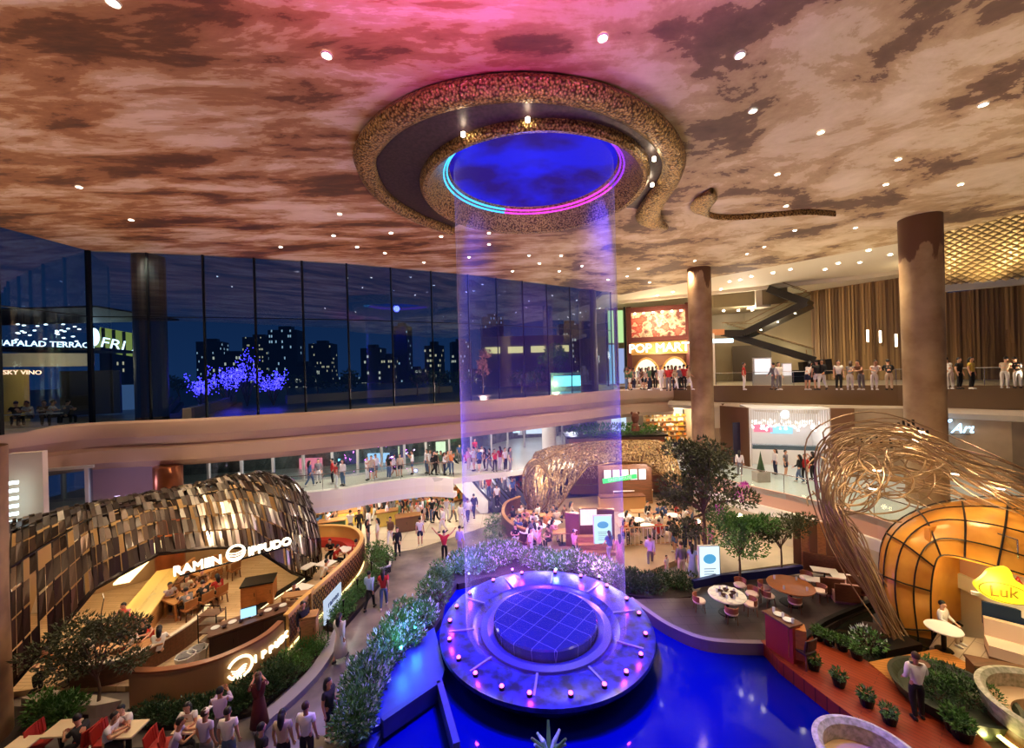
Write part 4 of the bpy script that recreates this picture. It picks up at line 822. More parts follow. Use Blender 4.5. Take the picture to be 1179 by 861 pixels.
# ================================================================ PEOPLE
def skinmesh(pts, rad, edges, root=0, sub=1):
    me = bpy.data.meshes.new('sk'); me.from_pydata(pts, edges, []); o = bpy.data.objects.new('sk', me); COL.objects.link(o)
    md = o.modifiers.new('s', 'SKIN'); md.use_smooth_shade = True
    for i, v_ in enumerate(me.skin_vertices[0].data): v_.radius = (rad[i], rad[i]); v_.use_root = (i == root)
    if sub: s_ = o.modifiers.new('u', 'SUBSURF'); s_.levels = sub; s_.render_levels = sub
    dg = bpy.context.evaluated_depsgraph_get(); dg.update(); out = bpy.data.meshes.new_from_object(o.evaluated_get(dg)); bpy.data.objects.remove(o); bpy.data.meshes.remove(me); return out
def join(me, mb):
    b_ = bmesh.new(); b_.from_mesh(me); t2 = mb.mesh('x', True); b_.from_mesh(t2); b_.to_mesh(me); b_.free(); return me
V = Vector
def pose(kind):
    """joints of a 1.7 m figure facing -Y"""
    p = dict(pel=V((0, 0, .93)), wai=V((0, 0, 1.08)), che=V((0, 0, 1.27)), nec=V((0, .01, 1.44)), hea=V((0, -.01, 1.60)))
    for s, n_ in ((-1, 'R'), (1, 'L')):
        p['sh'+n_] = V((s*.17, 0, 1.40)); p['el'+n_] = V((s*.22, .03, 1.12)); p['wr'+n_] = V((s*.23, -.05, .87)); p['hi'+n_] = V((s*.09, 0, .90)); p['kn'+n_] = V((s*.10, -.02, .50)); p['an'+n_] = V((s*.10, .03, .08)); p['to'+n_] = V((s*.12, -.12, .035))
    if kind == 'walk':
        p['knR'] = V((-.09, -.16, .51)); p['anR'] = V((-.09, -.20, .09)); p['toR'] = V((-.10, -.36, .05)); p['knL'] = V((.09, .04, .49)); p['anL'] = V((.09, .28, .13)); p['toL'] = V((.1, .15, .03))
        p['elR'] = V((-.22, .14, 1.14)); p['wrR'] = V((-.22, .10, .90)); p['elL'] = V((.22, -.04, 1.13)); p['wrL'] = V((.20, -.24, .98))
    if kind == 'lean':
        for k in ('che', 'nec', 'hea', 'shR', 'shL'): p[k] += V((0, -.22*(p[k].z-.9)/.6, -.05))
        p['elR'] = V((-.23, -.28, 1.14)); p['wrR'] = V((-.12, -.48, 1.1)); p['elL'] = V((.23, -.28, 1.14)); p['wrL'] = V((.12, -.48, 1.1))
    if kind == 'phone':
        p['elR'] = V((-.24, -.12, 1.22)); p['wrR'] = V((-.10, -.30, 1.42)); p['elL'] = V((.24, -.12, 1.22)); p['wrL'] = V((.10, -.30, 1.42))
    if kind == 'raise':
        p['elR'] = V((-.42, -.02, 1.55)); p['wrR'] = V((-.60, -.04, 1.76)); p['elL'] = V((.42, -.02, 1.55)); p['wrL'] = V((.60, -.04, 1.76))
    if kind == 'tray':
        p['elR'] = V((-.26, -.06, 1.14)); p['wrR'] = V((-.30, -.30, 1.16)); p['anL'] = V((.10, .12, .08)); p['toL'] = V((.12, -.03, .035)); p['knL'] = V((.1, .02, .5))
        p['elL'] = V((.24, .06, 1.14)); p['wrL'] = V((.20, -.14, .98))
    if kind in ('sit', 'eat'):
        dz = -.40
        for k in p: p[k] = p[k]+V((0, 0, dz)) if k[:2] not in ('kn', 'an', 'to') else p[k]
        for s, n_ in ((-1, 'R'), (1, 'L')):
            p['kn'+n_] = V((s*.12, -.42, .50)); p['an'+n_] = V((s*.12, -.40, .08)); p['to'+n_] = V((s*.13, -.55, .035)); p['wr'+n_] = V((s*.12, -.30, .66)); p['el'+n_] = V((s*.24, -.04, .76))
        if kind == 'eat':
            for k in ('che', 'nec', 'hea', 'shR', 'shL'): p[k] += V((0, -.16*(p[k].z-.5)/.6, -.02))
            for s, n_ in ((-1, 'R'), (1, 'L')): p['el'+n_] = V((s*.25, -.26, .78)); p['wr'+n_] = V((s*.1, -.46, .82))
    return p
LT = ('R', 'L')
def make_person(kind):
    p = pose(kind)
    names = ['pel', 'wai', 'che', 'nec', 'hea']; rr_ = dict(pel=.088, wai=.085, che=.108, nec=.05, hea=.085)
    pts = [p[k] for k in names]; rad = [rr_[k] for k in names]; ed = [(0, 1), (1, 2), (2, 3), (3, 4)]; ix = {k: i for i, k in enumerate(names)}
    def addv(k, v_, r_): ix[k] = len(pts); pts.append(v_); rad.append(r_)
    hd_ = (p['hea']-p['nec']).normalized(); addv('htop', p['hea']+hd_*.075, .075); ed.append((ix['hea'], ix['htop']))
    for n_ in LT:
        addv('sh'+n_, p['sh'+n_], .062); addv('el'+n_, p['el'+n_], .043); addv('wr'+n_, p['wr'+n_], .028)
        dh = (p['wr'+n_]-p['el'+n_]).normalized(); addv('ha'+n_, p['wr'+n_]+dh*.07, .036)
        addv('hi'+n_, p['hi'+n_], .072); addv('kn'+n_, p['kn'+n_], .06); addv('an'+n_, p['an'+n_], .038)
        ed += [(ix['che'], ix['sh'+n_]), (ix['sh'+n_], ix['el'+n_]), (ix['el'+n_], ix['wr'+n_]), (ix['wr'+n_], ix['ha'+n_]), (ix['pel'], ix['hi'+n_]), (ix['hi'+n_], ix['kn'+n_]), (ix['kn'+n_], ix['an'+n_])]
    me = skinmesh(pts, rad, ed); m = MB(); h = p['hea']
    m.ell(h+V((0, 0, .02)), .077, .092, .115, 14, 10); m.ell(h+V((0, -.095, .005)), .014, .02, .024, 8, 6)             # skull, nose
    for s in (-1, 1): m.ell(h+V((s*.078, .0, .0)), .012, .02, .032, 8, 6); m.ell(h+V((s*.03, -.083, .03)), .012, .008, .008, 8, 5)
    m.ell(h+V((0, -.083, -.035)), .026, .01, .008, 8, 5); m.tube([p['nec']-V((0, 0, .04)), h-V((0, 0, .05))], [.055, .05], 10)
    for n_ in LT:
        s = -1 if n_ == 'R' else 1; dh = (p['wr'+n_]-p['el'+n_]).normalized(); side = dh.cross(V((0, 1, 0)) if abs(dh.y) < .8 else V((0, 0, 1))).normalized(); nor = side.cross(dh)
        b0 = p['wr'+n_]+dh*.085
        for k, ln in enumerate((.065, .08, .075, .055)):
            q = b0+side*(k-1.5)*.02; m.tube([q-dh*.02, q+dh*ln*.5+nor*.006, q+dh*ln+nor*.022], [.010, .009, .007], 5)
        q = p['wr'+n_]+dh*.03-side*.028; m.tube([q, q+dh*.03-side*.028, q+dh*.065-side*.03], [.012, .010, .008], 5)
    me = join(me, m); me.name = 'person_body'
    out = {'body': me}
    # top with short or long sleeves
    def top(sleeve):
        k = [('wai2', p['pel']*.95+p['wai']*.05, .135), ('wai', p['wai'], .128), ('che', p['che'], .138), ('neb', p['nec']-V((0, 0, .045)), .075)]
        P_ = [a[1] for a in k]; R_ = [a[2] for a in k]; E = [(0, 1), (1, 2), (2, 3)]
        for n_ in LT:
            i = len(P_); P_ += [p['sh'+n_], p['sh'+n_].lerp(p['el'+n_], .6)]; R_ += [.080, .066]; E += [(2, i), (i, i+1)]
            if sleeve: P_ += [p['el'+n_], p['el'+n_].lerp(p['wr'+n_], .9)]; R_ += [.058, .045]; E += [(i+1, i+2), (i+2, i+3)]
        return skinmesh(P_, R_, E, 1)
    out['tee'] = top(False); out['shirt'] = top(True)
    def legs(f, ra):
        P_ = [p['pel']+V((0, 0, .09)), p['pel']]; R_ = [.122, .13]; E = [(0, 1)]
        for n_ in LT:
            i = len(P_); P_ += [p['hi'+n_], p['kn'+n_] if f else p['hi'+n_].lerp(p['kn'+n_], .85)]; R_ += [.106, .075 if f else .09]; E += [(1, i), (i, i+1)]
            if f: P_.append(p['an'+n_]+V((0, 0, .02))); R_.append(ra); E.append((i+1, i+2))
        return skinmesh(P_, R_, E, 0)
    out['trousers'] = legs(True, .056); out['shorts'] = legs(False, .05)
    if kind in ('sit', 'eat'):
        out['dress'] = out['shorts']
    else:
        k = MB(); k.lathe([(.12, 1.06), (.15, .92), (.19, .65), (.25, .22), (.24, .22), (.18, .65), (.12, 1.06)], 18); out['dress'] = k.mesh('dress', True)
    # shoes
    k = MB()
    for n_ in LT: a = p['an'+n_]; t_ = p['to'+n_]; k.tube([a+V((0, .04, -.035)), a.lerp(t_, .5)+V((0, 0, -.0)), t_, t_+(t_-a).normalized()*.02], [.042, .044, .036, .015], 8)
    out['shoes'] = k.mesh('shoes', True)
    # hair
    def hair(long):
        k = MB(); c_ = h+V((0, .018, .045)); vs = []; fs = []; n1, m1 = 16, 8
        for i in range(m1+1):
            ph = PI/2-i/m1*PI*.62
            for j in range(n1):
                a = 2*PI*j/n1; fr_ = max(0, -math.sin(a)); pp = max(ph, R(22)*fr_**.5) if fr_ > 0 else ph
                vs.append(c_+V((.09*math.cos(pp)*math.cos(a), .1*math.cos(pp)*math.sin(a), .112*math.sin(pp))))
        for i in range(m1):
            for j in range(n1): fs.append((i*n1+j, (i+1)*n1+j, (i+1)*n1+(j+1) % n1, i*n1+(j+1) % n1))
        k.add(vs, fs)
        if long: k.tube([c_+V((0, .03, .03)), c_+V((0, .075, -.1)), c_+V((0, .1, -.22)), c_+V((0, .1, -.36))], [.085, .085, .075, .03], 10)
        return k.mesh('hair', True)
    out['short'] = hair(False); out['long'] = hair(True)
    cap_ = MB(); c_ = h+V((0, .01, .055)); cap_.lathe([(.001, .1), (.06, .085), (.093, .03), (.096, 0), (.001, 0)], 16); cap_.box(0, -.13, .01, .12, .11, .012)
    cm_ = cap_.mesh('cap', True); cm_.transform(Matrix.Translation(c_)); out['cap'] = cm_
    return out
PB = {k: make_person(k) for k in ('stand', 'walk', 'lean', 'phone', 'raise', 'tray', 'sit', 'eat')}
CC = dict(white=(236, 230, 226), black=(28, 26, 28), grey=(120, 116, 120), beige=(208, 186, 158), red=(190, 40, 36), blue=(70, 96, 150), lightblue=(170, 196, 226), pink=(226, 150, 170), navy=(34, 40, 70), green=(80, 110, 80), brown=(110, 76, 54), lilac=(200, 184, 220), orange=(220, 130, 70), denim=(84, 106, 140), cream=(230, 214, 186), yellow=(226, 196, 90), darkred=(90, 24, 28))
def cmat(n_): return mat('cloth_'+n_, rgb(*CC[n_]), .75)
SK = [mat('skin_a', rgb(224, 172, 140), .5), mat('skin_b', rgb(200, 144, 110), .5)]
HR = [mat('hair_black', rgb(24, 20, 20), .5), mat('hair_brown', rgb(66, 42, 30), .5)]
def person(loc, rz, label, kind='stand', top='white', bot='black', style='tee', low='trousers', hair='short', group=None, s=1.0, capc=None, seed=None):
    r2 = random.Random(seed if seed is not None else hash((round(loc[0], 2), round(loc[1], 2))) & 0xffff); B = PB[kind]
    # body is the thing itself; clothing and hair are its children
    def mk(nm, me, m_, par=None):
        if not me.materials: me.materials.append(m_)
        o = bpy.data.objects.new(nm, me); COL.objects.link(o); o.material_slots[0].link = 'OBJECT'; o.material_slots[0].material = m_
        if par: o.parent = par
        return o
    b_ = mk('person', B['body'], SK[r2.randrange(2)]); b_.location = loc; b_.rotation_euler = (0, 0, rz); b_.scale = (s, s, s); tag(b_, label, 'person', group)
    mk('hair', B[hair], HR[0 if r2.random() < .8 else 1], b_)
    if capc: mk('cap', B['cap'], cmat(capc), b_)
    mk('top', B[style], cmat(top), b_)
    if low == 'dress': mk('skirt', B['dress'], cmat(top if bot is None else bot), b_)
    else: mk(low, B[low], cmat(bot), b_)
    mk('shoes', B['shoes'], cmat('white' if r2.random() < .5 else 'black'), b_)
    return b_
TOPS = ['white', 'white', 'black', 'grey', 'beige', 'white', 'blue', 'pink', 'cream', 'black', 'lightblue', 'red', 'brown', 'green', 'orange']
BOTS = ['black', 'navy', 'denim', 'grey', 'beige', 'black', 'white']
def crowd(spots, z, where, group, kinds=('stand', 'walk', 'stand', 'phone'), face=None, sit=False, tops=TOPS, seed=1, s=1.0, word='standing'):
    """spots: pixel foot positions; each person gets own clothes and a label by clothes and order"""
    r2 = random.Random(seed); spots = sorted(spots); n_ = len(spots)
    for i, q in enumerate(spots):
        px, py = q[:2]; g = G(px, py, z); t_ = r2.choice(tops); b_ = r2.choice(BOTS); long = r2.random() < .45
        if len(q) > 2: t_ = q[2]
        lab = f'person in {t_} top, {ordn(i, n_)} {where}'
        rz = r2.uniform(0, 6.28) if face is None else face+r2.uniform(-.5, .5)
        loc = (g.x, g.y, z)
        person(loc, rz, lab, r2.choice(kinds), t_, b_, 'shirt' if r2.random() < .35 else 'tee', 'trousers' if r2.random() < .75 else 'shorts', 'long' if long else 'short', group, s*r2.uniform(.94, 1.03), seed=i)

# ================================================================ LEFT RESTAURANT CONTENTS
light('POINT', (-17.0, 16.5, 3.6), 260, (1, .7, .38), None, .25, name='restaurant_lamp'); light('POINT', (-14.5, 19.5, 3.8), 300, (1, .75, .42), None, .25, name='restaurant_lamp')
light('POINT', (-13.2, 17.8, 4.6), 220, WARM, None, .25, name='restaurant_lamp'); light('POINT', (-17.6, 14.5, 3.0), 60, (1, .7, .38), None, .2, name='restaurant_lamp')
# open kitchen counter, lit yellow
kc = T('kitchen_counter', 'long bright yellow-lit kitchen counter inside the left shell restaurant', 'counter', G(170, 690, FZ))
ka, kb = G(150, 715, 1.1), G(197, 655, 1.1)
OB('worktop', MB().bar(ka, kb, 1.1, .08), mat('yellow_lit_worktop', rgb(250, 214, 130), .3), kc); OB('front', MB().bar(ka-V((-.3, .2, .5)), kb-V((-.3, .2, .5)), .5, .9), wood, kc)  # yellow kitchen light is put into the worktop colour, no emission
OB('glass_screen', MB().add([ka+V((.5, -.3, .04)), kb+V((.5, -.3, .04)), kb+V((.5, -.3, .5)), ka+V((.5, -.3, .5))], [(0, 1, 2, 3)]), cg, kc)
OB('light_shelf', MB().bar(ka+V((-.9, .6, 1.2)), kb+V((-.9, .6, 1.2)), .5, .08), emis('kitchen_strip', (1, .75, .35), 3), kc)
pr = T('partition', 'pale wooden partition at the end of the kitchen counter', 'partition', G(215, 672, FZ))
OB('panel', MB().bar(G(203, 672, .75), G(224, 654, .75), .12, 1.15), wood, pr); OB('cap', MB().bar(G(203, 672, 1.35), G(224, 654, 1.35), .2, .06), dwood, pr)
for i, (px, py) in enumerate(((196, 692), (201, 684), (206, 677), (190, 700))):
    st_ = T('bar_stool', f'thin-legged bar stool at the kitchen counter, {ordn(sorted([196, 201, 206, 190]).index(px), 4)} of four', 'stool', G(px, py, FZ), 'bar stools'); q = G(px, py, FZ)
    OB('seat', MB().cyl(q.x, q.y, FZ+.68, FZ+.74, .17), dwood, st_)
    for sx, sy in ((-1, -1), (1, -1), (-1, 1), (1, 1)): OB('leg', MB().bar((q.x+sx*.1, q.y+sy*.1, FZ+.68), (q.x+sx*.17, q.y+sy*.17, FZ), .025, .025), black, st_)
# long communal tables
LTB = Proto('communal_table', 'table', [('tabletop', PM('tabletop', MB().box(0, 0, .74, 1.0, 1.9, .06), wood))]+[('leg', PM('leg', MB().box(sx*.42, sy*.85, .36, .07, .07, .72), wood)) for sx in (-1, 1) for sy in (-1, 1)])
for i, (px, py, lb) in enumerate(((222, 700, 'nearer communal oak table with six diners inside the left shell restaurant'), (247, 668, 'farther communal oak table beneath the glowing rim sign'))):
    LTB.put(G(px, py, FZ), R(-24), lb, 'communal tables')
tpos = G(222, 700, FZ); k = 0
for sx, sy, tp, hr in ((-1, -.55, 'white', 'short'), (-1, .1, 'cream', 'long'), (-1, .7, 'brown', 'short'), (1, -.55, 'grey', 'short'), (1, .1, 'black', 'short'), (1, .7, 'red', 'long')):
    off = V((sx*.78, sy, 0)); off.rotate(Matrix.Rotation(R(-24), 3, 'Z')); q = tpos+off
    rz = R(-24)+(PI/2 if sx < 0 else -PI/2)
    person((q.x, q.y, FZ), rz, f'seated diner in {tp} top at the nearer communal table, {"left" if sx < 0 else "right"} side, {["front", "middle", "back"][k % 3]} seat', 'eat', tp, 'black', hair=hr, group='diners at the communal table', seed=k)
    CH_W.put((q.x, q.y, FZ), rz, f'wooden chair at the nearer communal table, {"left" if sx < 0 else "right"} side, {["front", "middle", "back"][k % 3]} seat', 'communal table chairs'); k += 1
tpos = G(247, 668, FZ)
for k, (sx, sy) in enumerate(((-1, -.4), (-1, .5), (1, -.4), (1, .5))):
    off = V((sx*.75, sy, 0)); off.rotate(Matrix.Rotation(R(-24), 3, 'Z')); q = tpos+off
    CH_W.put((q.x, q.y, FZ), R(-24)+(PI/2 if sx < 0 else -PI/2), f'empty wooden chair at the farther communal table, {["left front", "left back", "right front", "right back"][k]} seat', 'communal table chairs')
for k in range(8):
    o_ = V(((-.25 if k % 2 else .25), (k//2-1.5)*.42, .775)); o_.rotate(Matrix.Rotation(R(-24), 3, 'Z')); q = G(222, 700, FZ)+o_
    BOWL.put(q, 0, 'dark ramen bowl on the nearer communal table', 'ramen bowls', 1.1)
def cabinet(name, label, cat, c_, w_, d_, h, rz, body, top, z0=FZ, doors=2):
    r = T(name, label, cat, (c_[0], c_[1], z0)); M_ = Matrix.Translation((c_[0], c_[1], z0)) @ Matrix.Rotation(rz, 4, 'Z')
    def loc(mb): mb.v = [tuple(M_ @ V(p)) for p in mb.v]; return mb
    OB('body', loc(MB().box(0, 0, h/2, w_, d_, h-.06)), body, r); OB('worktop', loc(MB().box(0, 0, h, w_+.06, d_+.06, .06)), top, r)
    for i in range(doors):
        dw = w_/doors; d__ = OB('door', loc(MB().box(-w_/2+dw*(i+.5), -d_/2-.012, h/2, dw-.04, .025, h-.2)), body, r); OB('handle', loc(MB().box(-w_/2+dw*(i+.5)+dw*.35, -d_/2-.035, h*.6, .02, .02, .16)), black, d__)
    return r, loc
cabinet('service_station', 'square oak service station on the light wood floor of the left restaurant', 'cabinet', G2(299, 693, FZ), 1.25, .9, 1.0, R(20), mat('amber_oak', rgb(196, 122, 56), .45, var=.2, vscale=2, stretch=(1, 8, 8)), black)
r, loc = cabinet('cashier_counter', 'dark cashier counter with a blue-white monitor behind the curved sign wall', 'counter', G2(288, 742, FZ), 2.5, .8, 1.0, R(38), mat('dark_counter', rgb(66, 46, 38), .4), dwood, doors=3)
c0 = G(288, 742, FZ)
def onc(dx, dy, dz, rz=R(38)): v_ = V((dx, dy, 0)); v_.rotate(Matrix.Rotation(rz, 3, 'Z')); return c0+v_+V((0, 0, dz))
mo = T('monitor', 'blue-white computer monitor on the dark cashier counter', 'monitor', onc(0, 0, 1.03)); q = onc(.0, 0, 1.03)
OB('screen', MB().box(q.x, q.y-.05, q.z+.24, .5, .03, .34, R(30)), emis('screen_blue', (.35, .65, .9), 1.6), mo); OB('case', MB().box(q.x, q.y, q.z+.24, .54, .04, .38, R(30)), black, mo); OB('stand', MB().cyl(q.x, q.y+.02, q.z, q.z+.1, .05, n=10), black, mo)
for k in range(9):
    q = onc(-1.05+k*.26+(0 if k < 4 else .12), .1*(-1)**k, 1.03); BOWL.put(q, 0, 'small bowl on the dark cashier counter', 'bowls on the cashier counter', 1) if k % 2 else PLATE.put(q, 0, 'white plate on the dark cashier counter', 'plates on the cashier counter', 1.2)
# low curved inner dividers
dv = T('curved_divider', 'low curved wooden divider with pale cap inside the left restaurant', 'divider', G(200, 745, FZ))
dl = spline([tuple(G(px, py, FZ)) for px, py in ((80, 792), (120, 790), (165, 775), (205, 752), (236, 728), (243, 716))], 5)
OB('panel', MB().strip([(p.x, p.y) for p in dl], FZ, FZ+.75, .12), dwood, dv); OB('cap', MB().strip([(p.x, p.y-.03) for p in dl], FZ+.75, FZ+.8, .18), cream, dv)
dv = T('step_ledge', 'narrow dark ledge with small lights dividing the restaurant floor', 'ledge', G(300, 700, FZ))
dl = spline([tuple(G(px, py, FZ)) for px, py in ((258, 742), (285, 715), (315, 692), (345, 672), (365, 655))], 5)
OB('ledge', MB().strip([(p.x, p.y) for p in dl], FZ, FZ+.18, .25), black, dv); OB('edge_light', MB().strip([(p.x+.02, p.y-.03) for p in dl], FZ+.06, FZ+.09, .03), emis('edge_glow', (1, .7, .35), 3), dv)
# red booths and diners near the tree
def booth(label, c_, w_, rz, z0=FZ, m=redm, h=1.0):
    r = T('booth_seat', label, 'booth', (c_[0], c_[1], z0), 'upholstered booths'); M_ = Matrix.Translation((c_[0], c_[1], z0)) @ Matrix.Rotation(rz, 4, 'Z')
    def loc(mb): mb.v = [tuple(M_ @ V(p)) for p in mb.v]; return mb
    OB('bench', loc(MB().box(0, 0, .22, w_, .5, .44)), m, r); bk = MB()
    for i in range(int(w_/.3)): bk.box(-w_/2+.15+i*.3, .27, .72, .285, .1, h-.44)
    OB('backrest', loc(bk), m, r); OB('frame', loc(MB().box(0, .34, .5, w_+.06, .05, h)), dwood, r); return r
booth('tall wooden-backed booth beside the yellow kitchen counter', G2(160, 735, FZ), 1.5, R(150), h=1.25)
booth('red booth behind the bushy tree in the left restaurant', G2(130, 745, FZ), 1.4, R(170))
for i, (px, py, tp, hr, lab) in enumerate(((148, 728, 'pink', 'short', 'diner in pink top at the wooden booth by the kitchen counter'), (162, 752, 'black', 'short', 'diner in black top in the red booth behind the tree'), (150, 765, 'white', 'short', 'diner in white shirt right of the tree crown'), (183, 765, 'white', 'long', 'diner in white top near the curved divider'), (104, 765, 'beige', 'short', 'diner in beige top behind the tree beneath the pendant lamp'), (62, 785, 'orange', 'long', 'diner in orange top at the far left end of the curved divider'))):
    person(G(px, py, FZ), R((i*70) % 360), lab, 'eat', tp, 'black', hair=hr, seed=i)
for i, (px, py) in enumerate(((168, 765), (120, 772), (80, 785))):
    TB_O.put(G(px, py, FZ), R(30+i*20), f'small oak table behind the curved divider, {ordn(2-i, 3)} of three', 'small oak tables')
pl = T('pendant_lamp', 'small black pendant lamp with a glowing bulb on a curved arm against the beige wall', 'lamp', D(117, 715, 14.6)); q = D(117, 717, 14.6)
OB('arm', MB().tube([q+V((-.55, .6, .75)), q+V((-.2, .3, .72)), q+V((0, 0, .4)), q+V((0, 0, .12))], .015, 6), black, pl); OB('shade', MB().lathe([(.02, q.z+.14), (.05, q.z+.12), (.13, q.z)], 16, q.x, q.y), black, pl); OB('bulb', MB().ell(q, .07, .07, .07), emis('bulb_warm', (1, .85, .6), 20), pl)
# plastic crate and stacked tray trolley
for i, (px, py, nm, lb) in enumerate(((214, 770, 'woven_basket', 'white woven basket behind the curved sign wall'), (228, 762, 'storage_box', 'white open storage box behind the curved sign wall'))):
    q = G(px, py, FZ); r = T(nm, lb, 'basket', q); m = MB()
    m.lathe([(.001, .02), (.24, .02), (.32, .5), (.29, .5), (.22, .05), (.001, .05)], 8, 0, 0); m.v = [(x+q.x, y+q.y, z+FZ) for x, y, z in m.v]; OB('body', m, porc, r); OB('contents', MB().box(q.x, q.y, FZ+.42, .34, .3, .14, .4), cmat('grey'), r)
tr2 = T('tray_trolley', 'open metal and wood tray trolley behind the low divider', 'trolley', G(245, 742, FZ)); q = G(245, 742, FZ)
for sx in (-1, 1):
    for sy in (-1, 1): OB('post', MB().cyl(q.x+sx*.35, q.y+sy*.25, FZ, FZ+1.3, .02, n=6), black, tr2)
for k in range(4): OB('shelf', MB().box(q.x, q.y, FZ+.25+k*.33, .72, .52, .03), dwood, tr2); 
OB('top_hoop', MB().tube([q+V((-.35, 0, 1.28)), q+V((-.3, 0, 1.5)), q+V((.3, 0, 1.5)), q+V((.35, 0, 1.28))], .02), black, tr2)
# host stand group
cabinet('host_stand', 'tall oak host stand at the planted edge of the left restaurant', 'stand', G2(357, 742, FZ), .55, .45, 1.15, R(15), wood, wood, doors=1)
person(G(350, 745, FZ), R(60), 'waiter in black clothes beside the tall oak host stand', 'stand', 'black', 'black', 'shirt')
sr = T('shelf_rack', 'open oak shelf rack with glowing shelves by the host stand', 'shelf', G(344, 716, FZ)); q = G(344, 716, FZ)
for k in range(4): OB('shelf', MB().box(q.x, q.y, FZ+.1+k*.36, 1.1, .45, .045, R(12)), wood, sr)
for sx in (-1, 1): OB('side_panel', MB().box(q.x+sx*.54, q.y+sx*.11, FZ+.62, .05, .45, 1.24, R(12)), wood, sr)
OB('light_strip', MB().box(q.x, q.y-.05, FZ+.5, 1.0, .05, .03, R(12)), emis('kitchen_strip', (1, .75, .35), 3), sr)
# lattice booth wall of the annex
an = T('lattice_booth_wall', 'curved golden lattice booth wall wrapping the red benches of the annex', 'booth wall', G(400, 660, FZ))
al = spline([tuple(G(px, py, FZ)) for px, py in ((333, 744), (352, 722), (375, 700), (398, 676), (415, 655), (419, 640), (408, 629), (385, 626), (362, 627))], 7); all_ = [(p.x, p.y) for p in al]
OB('wall', MB().strip(all_, FZ, FZ+1.15, .1), mat('golden_oak', rgb(206, 156, 84), .45), an)
m = MB(); L2 = [V((x, y)) for x, y in all_]; cum = 0
for i in range(len(L2)-1):
    a_, b_ = L2[i], L2[i+1]; d = (b_-a_).normalized(); nn = V((d.y, -d.x))*.03; kk = max(1, int((b_-a_).length/.3))
    for j in range(kk):
        p0 = a_+(b_-a_)*j/kk+nn; p1 = a_+(b_-a_)*(j+1)/kk+nn
        for r_k in range(3):
            z0 = FZ+.15+r_k*.3; m.bar((p0.x, p0.y, z0), (p1.x, p1.y, z0+.3), .03, .03); m.bar((p0.x, p0.y, z0+.3), (p1.x, p1.y, z0), .03, .03)
OB('lattice', m, dwood, an); OB('cap', MB().strip([(x, y) for x, y in all_], FZ+1.15, FZ+1.21, .2), mat('golden_cap', rgb(230, 178, 100), .4), an)
OB('base_light', MB().strip([(x, y-.03) for x, y in all_], .02, .09, .04), emis('base_glow', (1, .75, .3), 3.0), an)
OB('bench', MB().strip([(x-.25, y-.02) for x, y in all_[28:]], FZ, FZ+.46, .5), redm, an)
mb_ = T('menu_board', 'tilted blue-white backlit menu board on the lattice booth wall', 'sign board', G(378, 700, .9)); a_ = G(368, 706, .75); b_ = G(388, 683, .75)
dd = (b_-a_).normalized(); OB('panel', MB().bar(a_+V((dd.y, -dd.x, 0))*.18, b_+V((dd.y, -dd.x, 0))*.18, .05, 1.0), emis('board_blue', (.6, .72, .9), .9), mb_)
text('ramen', .36, .01, mat('board_ink', rgb(60, 84, 140), .5), frame((a_+b_)/2+V((dd.y, -dd.x, 0))*.22+V((0, 0, .05)), dd), 'lettering', mb_); text('gyoza', .3, .01, MATS['board_ink'], frame((a_+b_)/2+V((dd.y, -dd.x, 0))*.22-V((0, 0, .32)), dd), 'lettering', mb_)
for i, (px, py) in enumerate(((350, 640), (397, 648), (352, 668), (376, 665), (348, 696))):
    TB_S.put(G(px, py, FZ), R(-20), ['white table at the back left of the annex', 'white table in the rounded red corner of the annex', 'white table beside the large bronze shell edge', 'white table in the middle of the annex', 'white table nearest the oak shelf rack'][i], 'annex tables')
for i, (px, py, tp) in enumerate(((382, 646, 'black'), (386, 655, 'red'), (408, 650, 'red'), (345, 655, 'white'), (366, 652, 'grey'), (338, 704, 'black'), (372, 676, 'white'))):
    person(G(px, py, FZ), R(i*80), f'annex diner in {tp} top, {["beside the back tables", "between the round corner and the back tables", "in the rounded red corner", "at the far left table", "at the back middle table", "at the table nearest the shelf rack", "beside the menu board"][i]}', 'eat', tp, 'black', group='annex diners', seed=i+40)
# planter in front of the tree, low lit plinth
tag(OB('planter_plinth', MB().prism([G2(*p, .4) for p in ((24, 803), (58, 793), (112, 800), (140, 806), (110, 812), (60, 812))], 0, .4), stone), 'low pale stone plinth under the bushy tree at lower left', 'plinth')
tree('bushy_tree', 'bushy olive tree with arching branches in front of the shell restaurant', G(112, 822, 0), 2.9, blobs(13, 1.6, .8, 1.5, 2.9, .62, 7), leafo, .12, 300, 9, .05)
# ================================================================ LOWER LEFT CAFE TERRACE
for i, (px, py) in enumerate(((71, 838), (149, 839), (219, 834), (22, 858))):
    TB_C.put((G(px, py, .75).x, G(px, py, .75).y, 0), R(2), f'cream slanted cafe table in the dark lower left terrace, {ordn([1, 2, 3, 0][i], 4)} of four', 'cafe tables')
for i, (px, py, rz, tp, kd, hr, lab) in enumerate(((96, 842, 265, 'black', 'eat', 'short', 'person in black jacket leaning over the second cafe table'), (124, 840, 95, 'white', 'eat', 'short', 'person in white tee at the left of the third cafe table'), (146, 824, 5, 'white', 'eat', 'short', 'person in white shirt behind the third cafe table'), (198, 850, 120, 'lilac', 'eat', 'short', 'person in lilac top at the left of the fourth cafe table'), (220, 822, 10, 'white', 'eat', 'long', 'person in white top leaning at the fourth cafe table'))):
    q = G(px, py, .85); person((q.x, q.y, 0), R(rz), lab, kd, tp, 'black', hair=hr, seed=i+60)
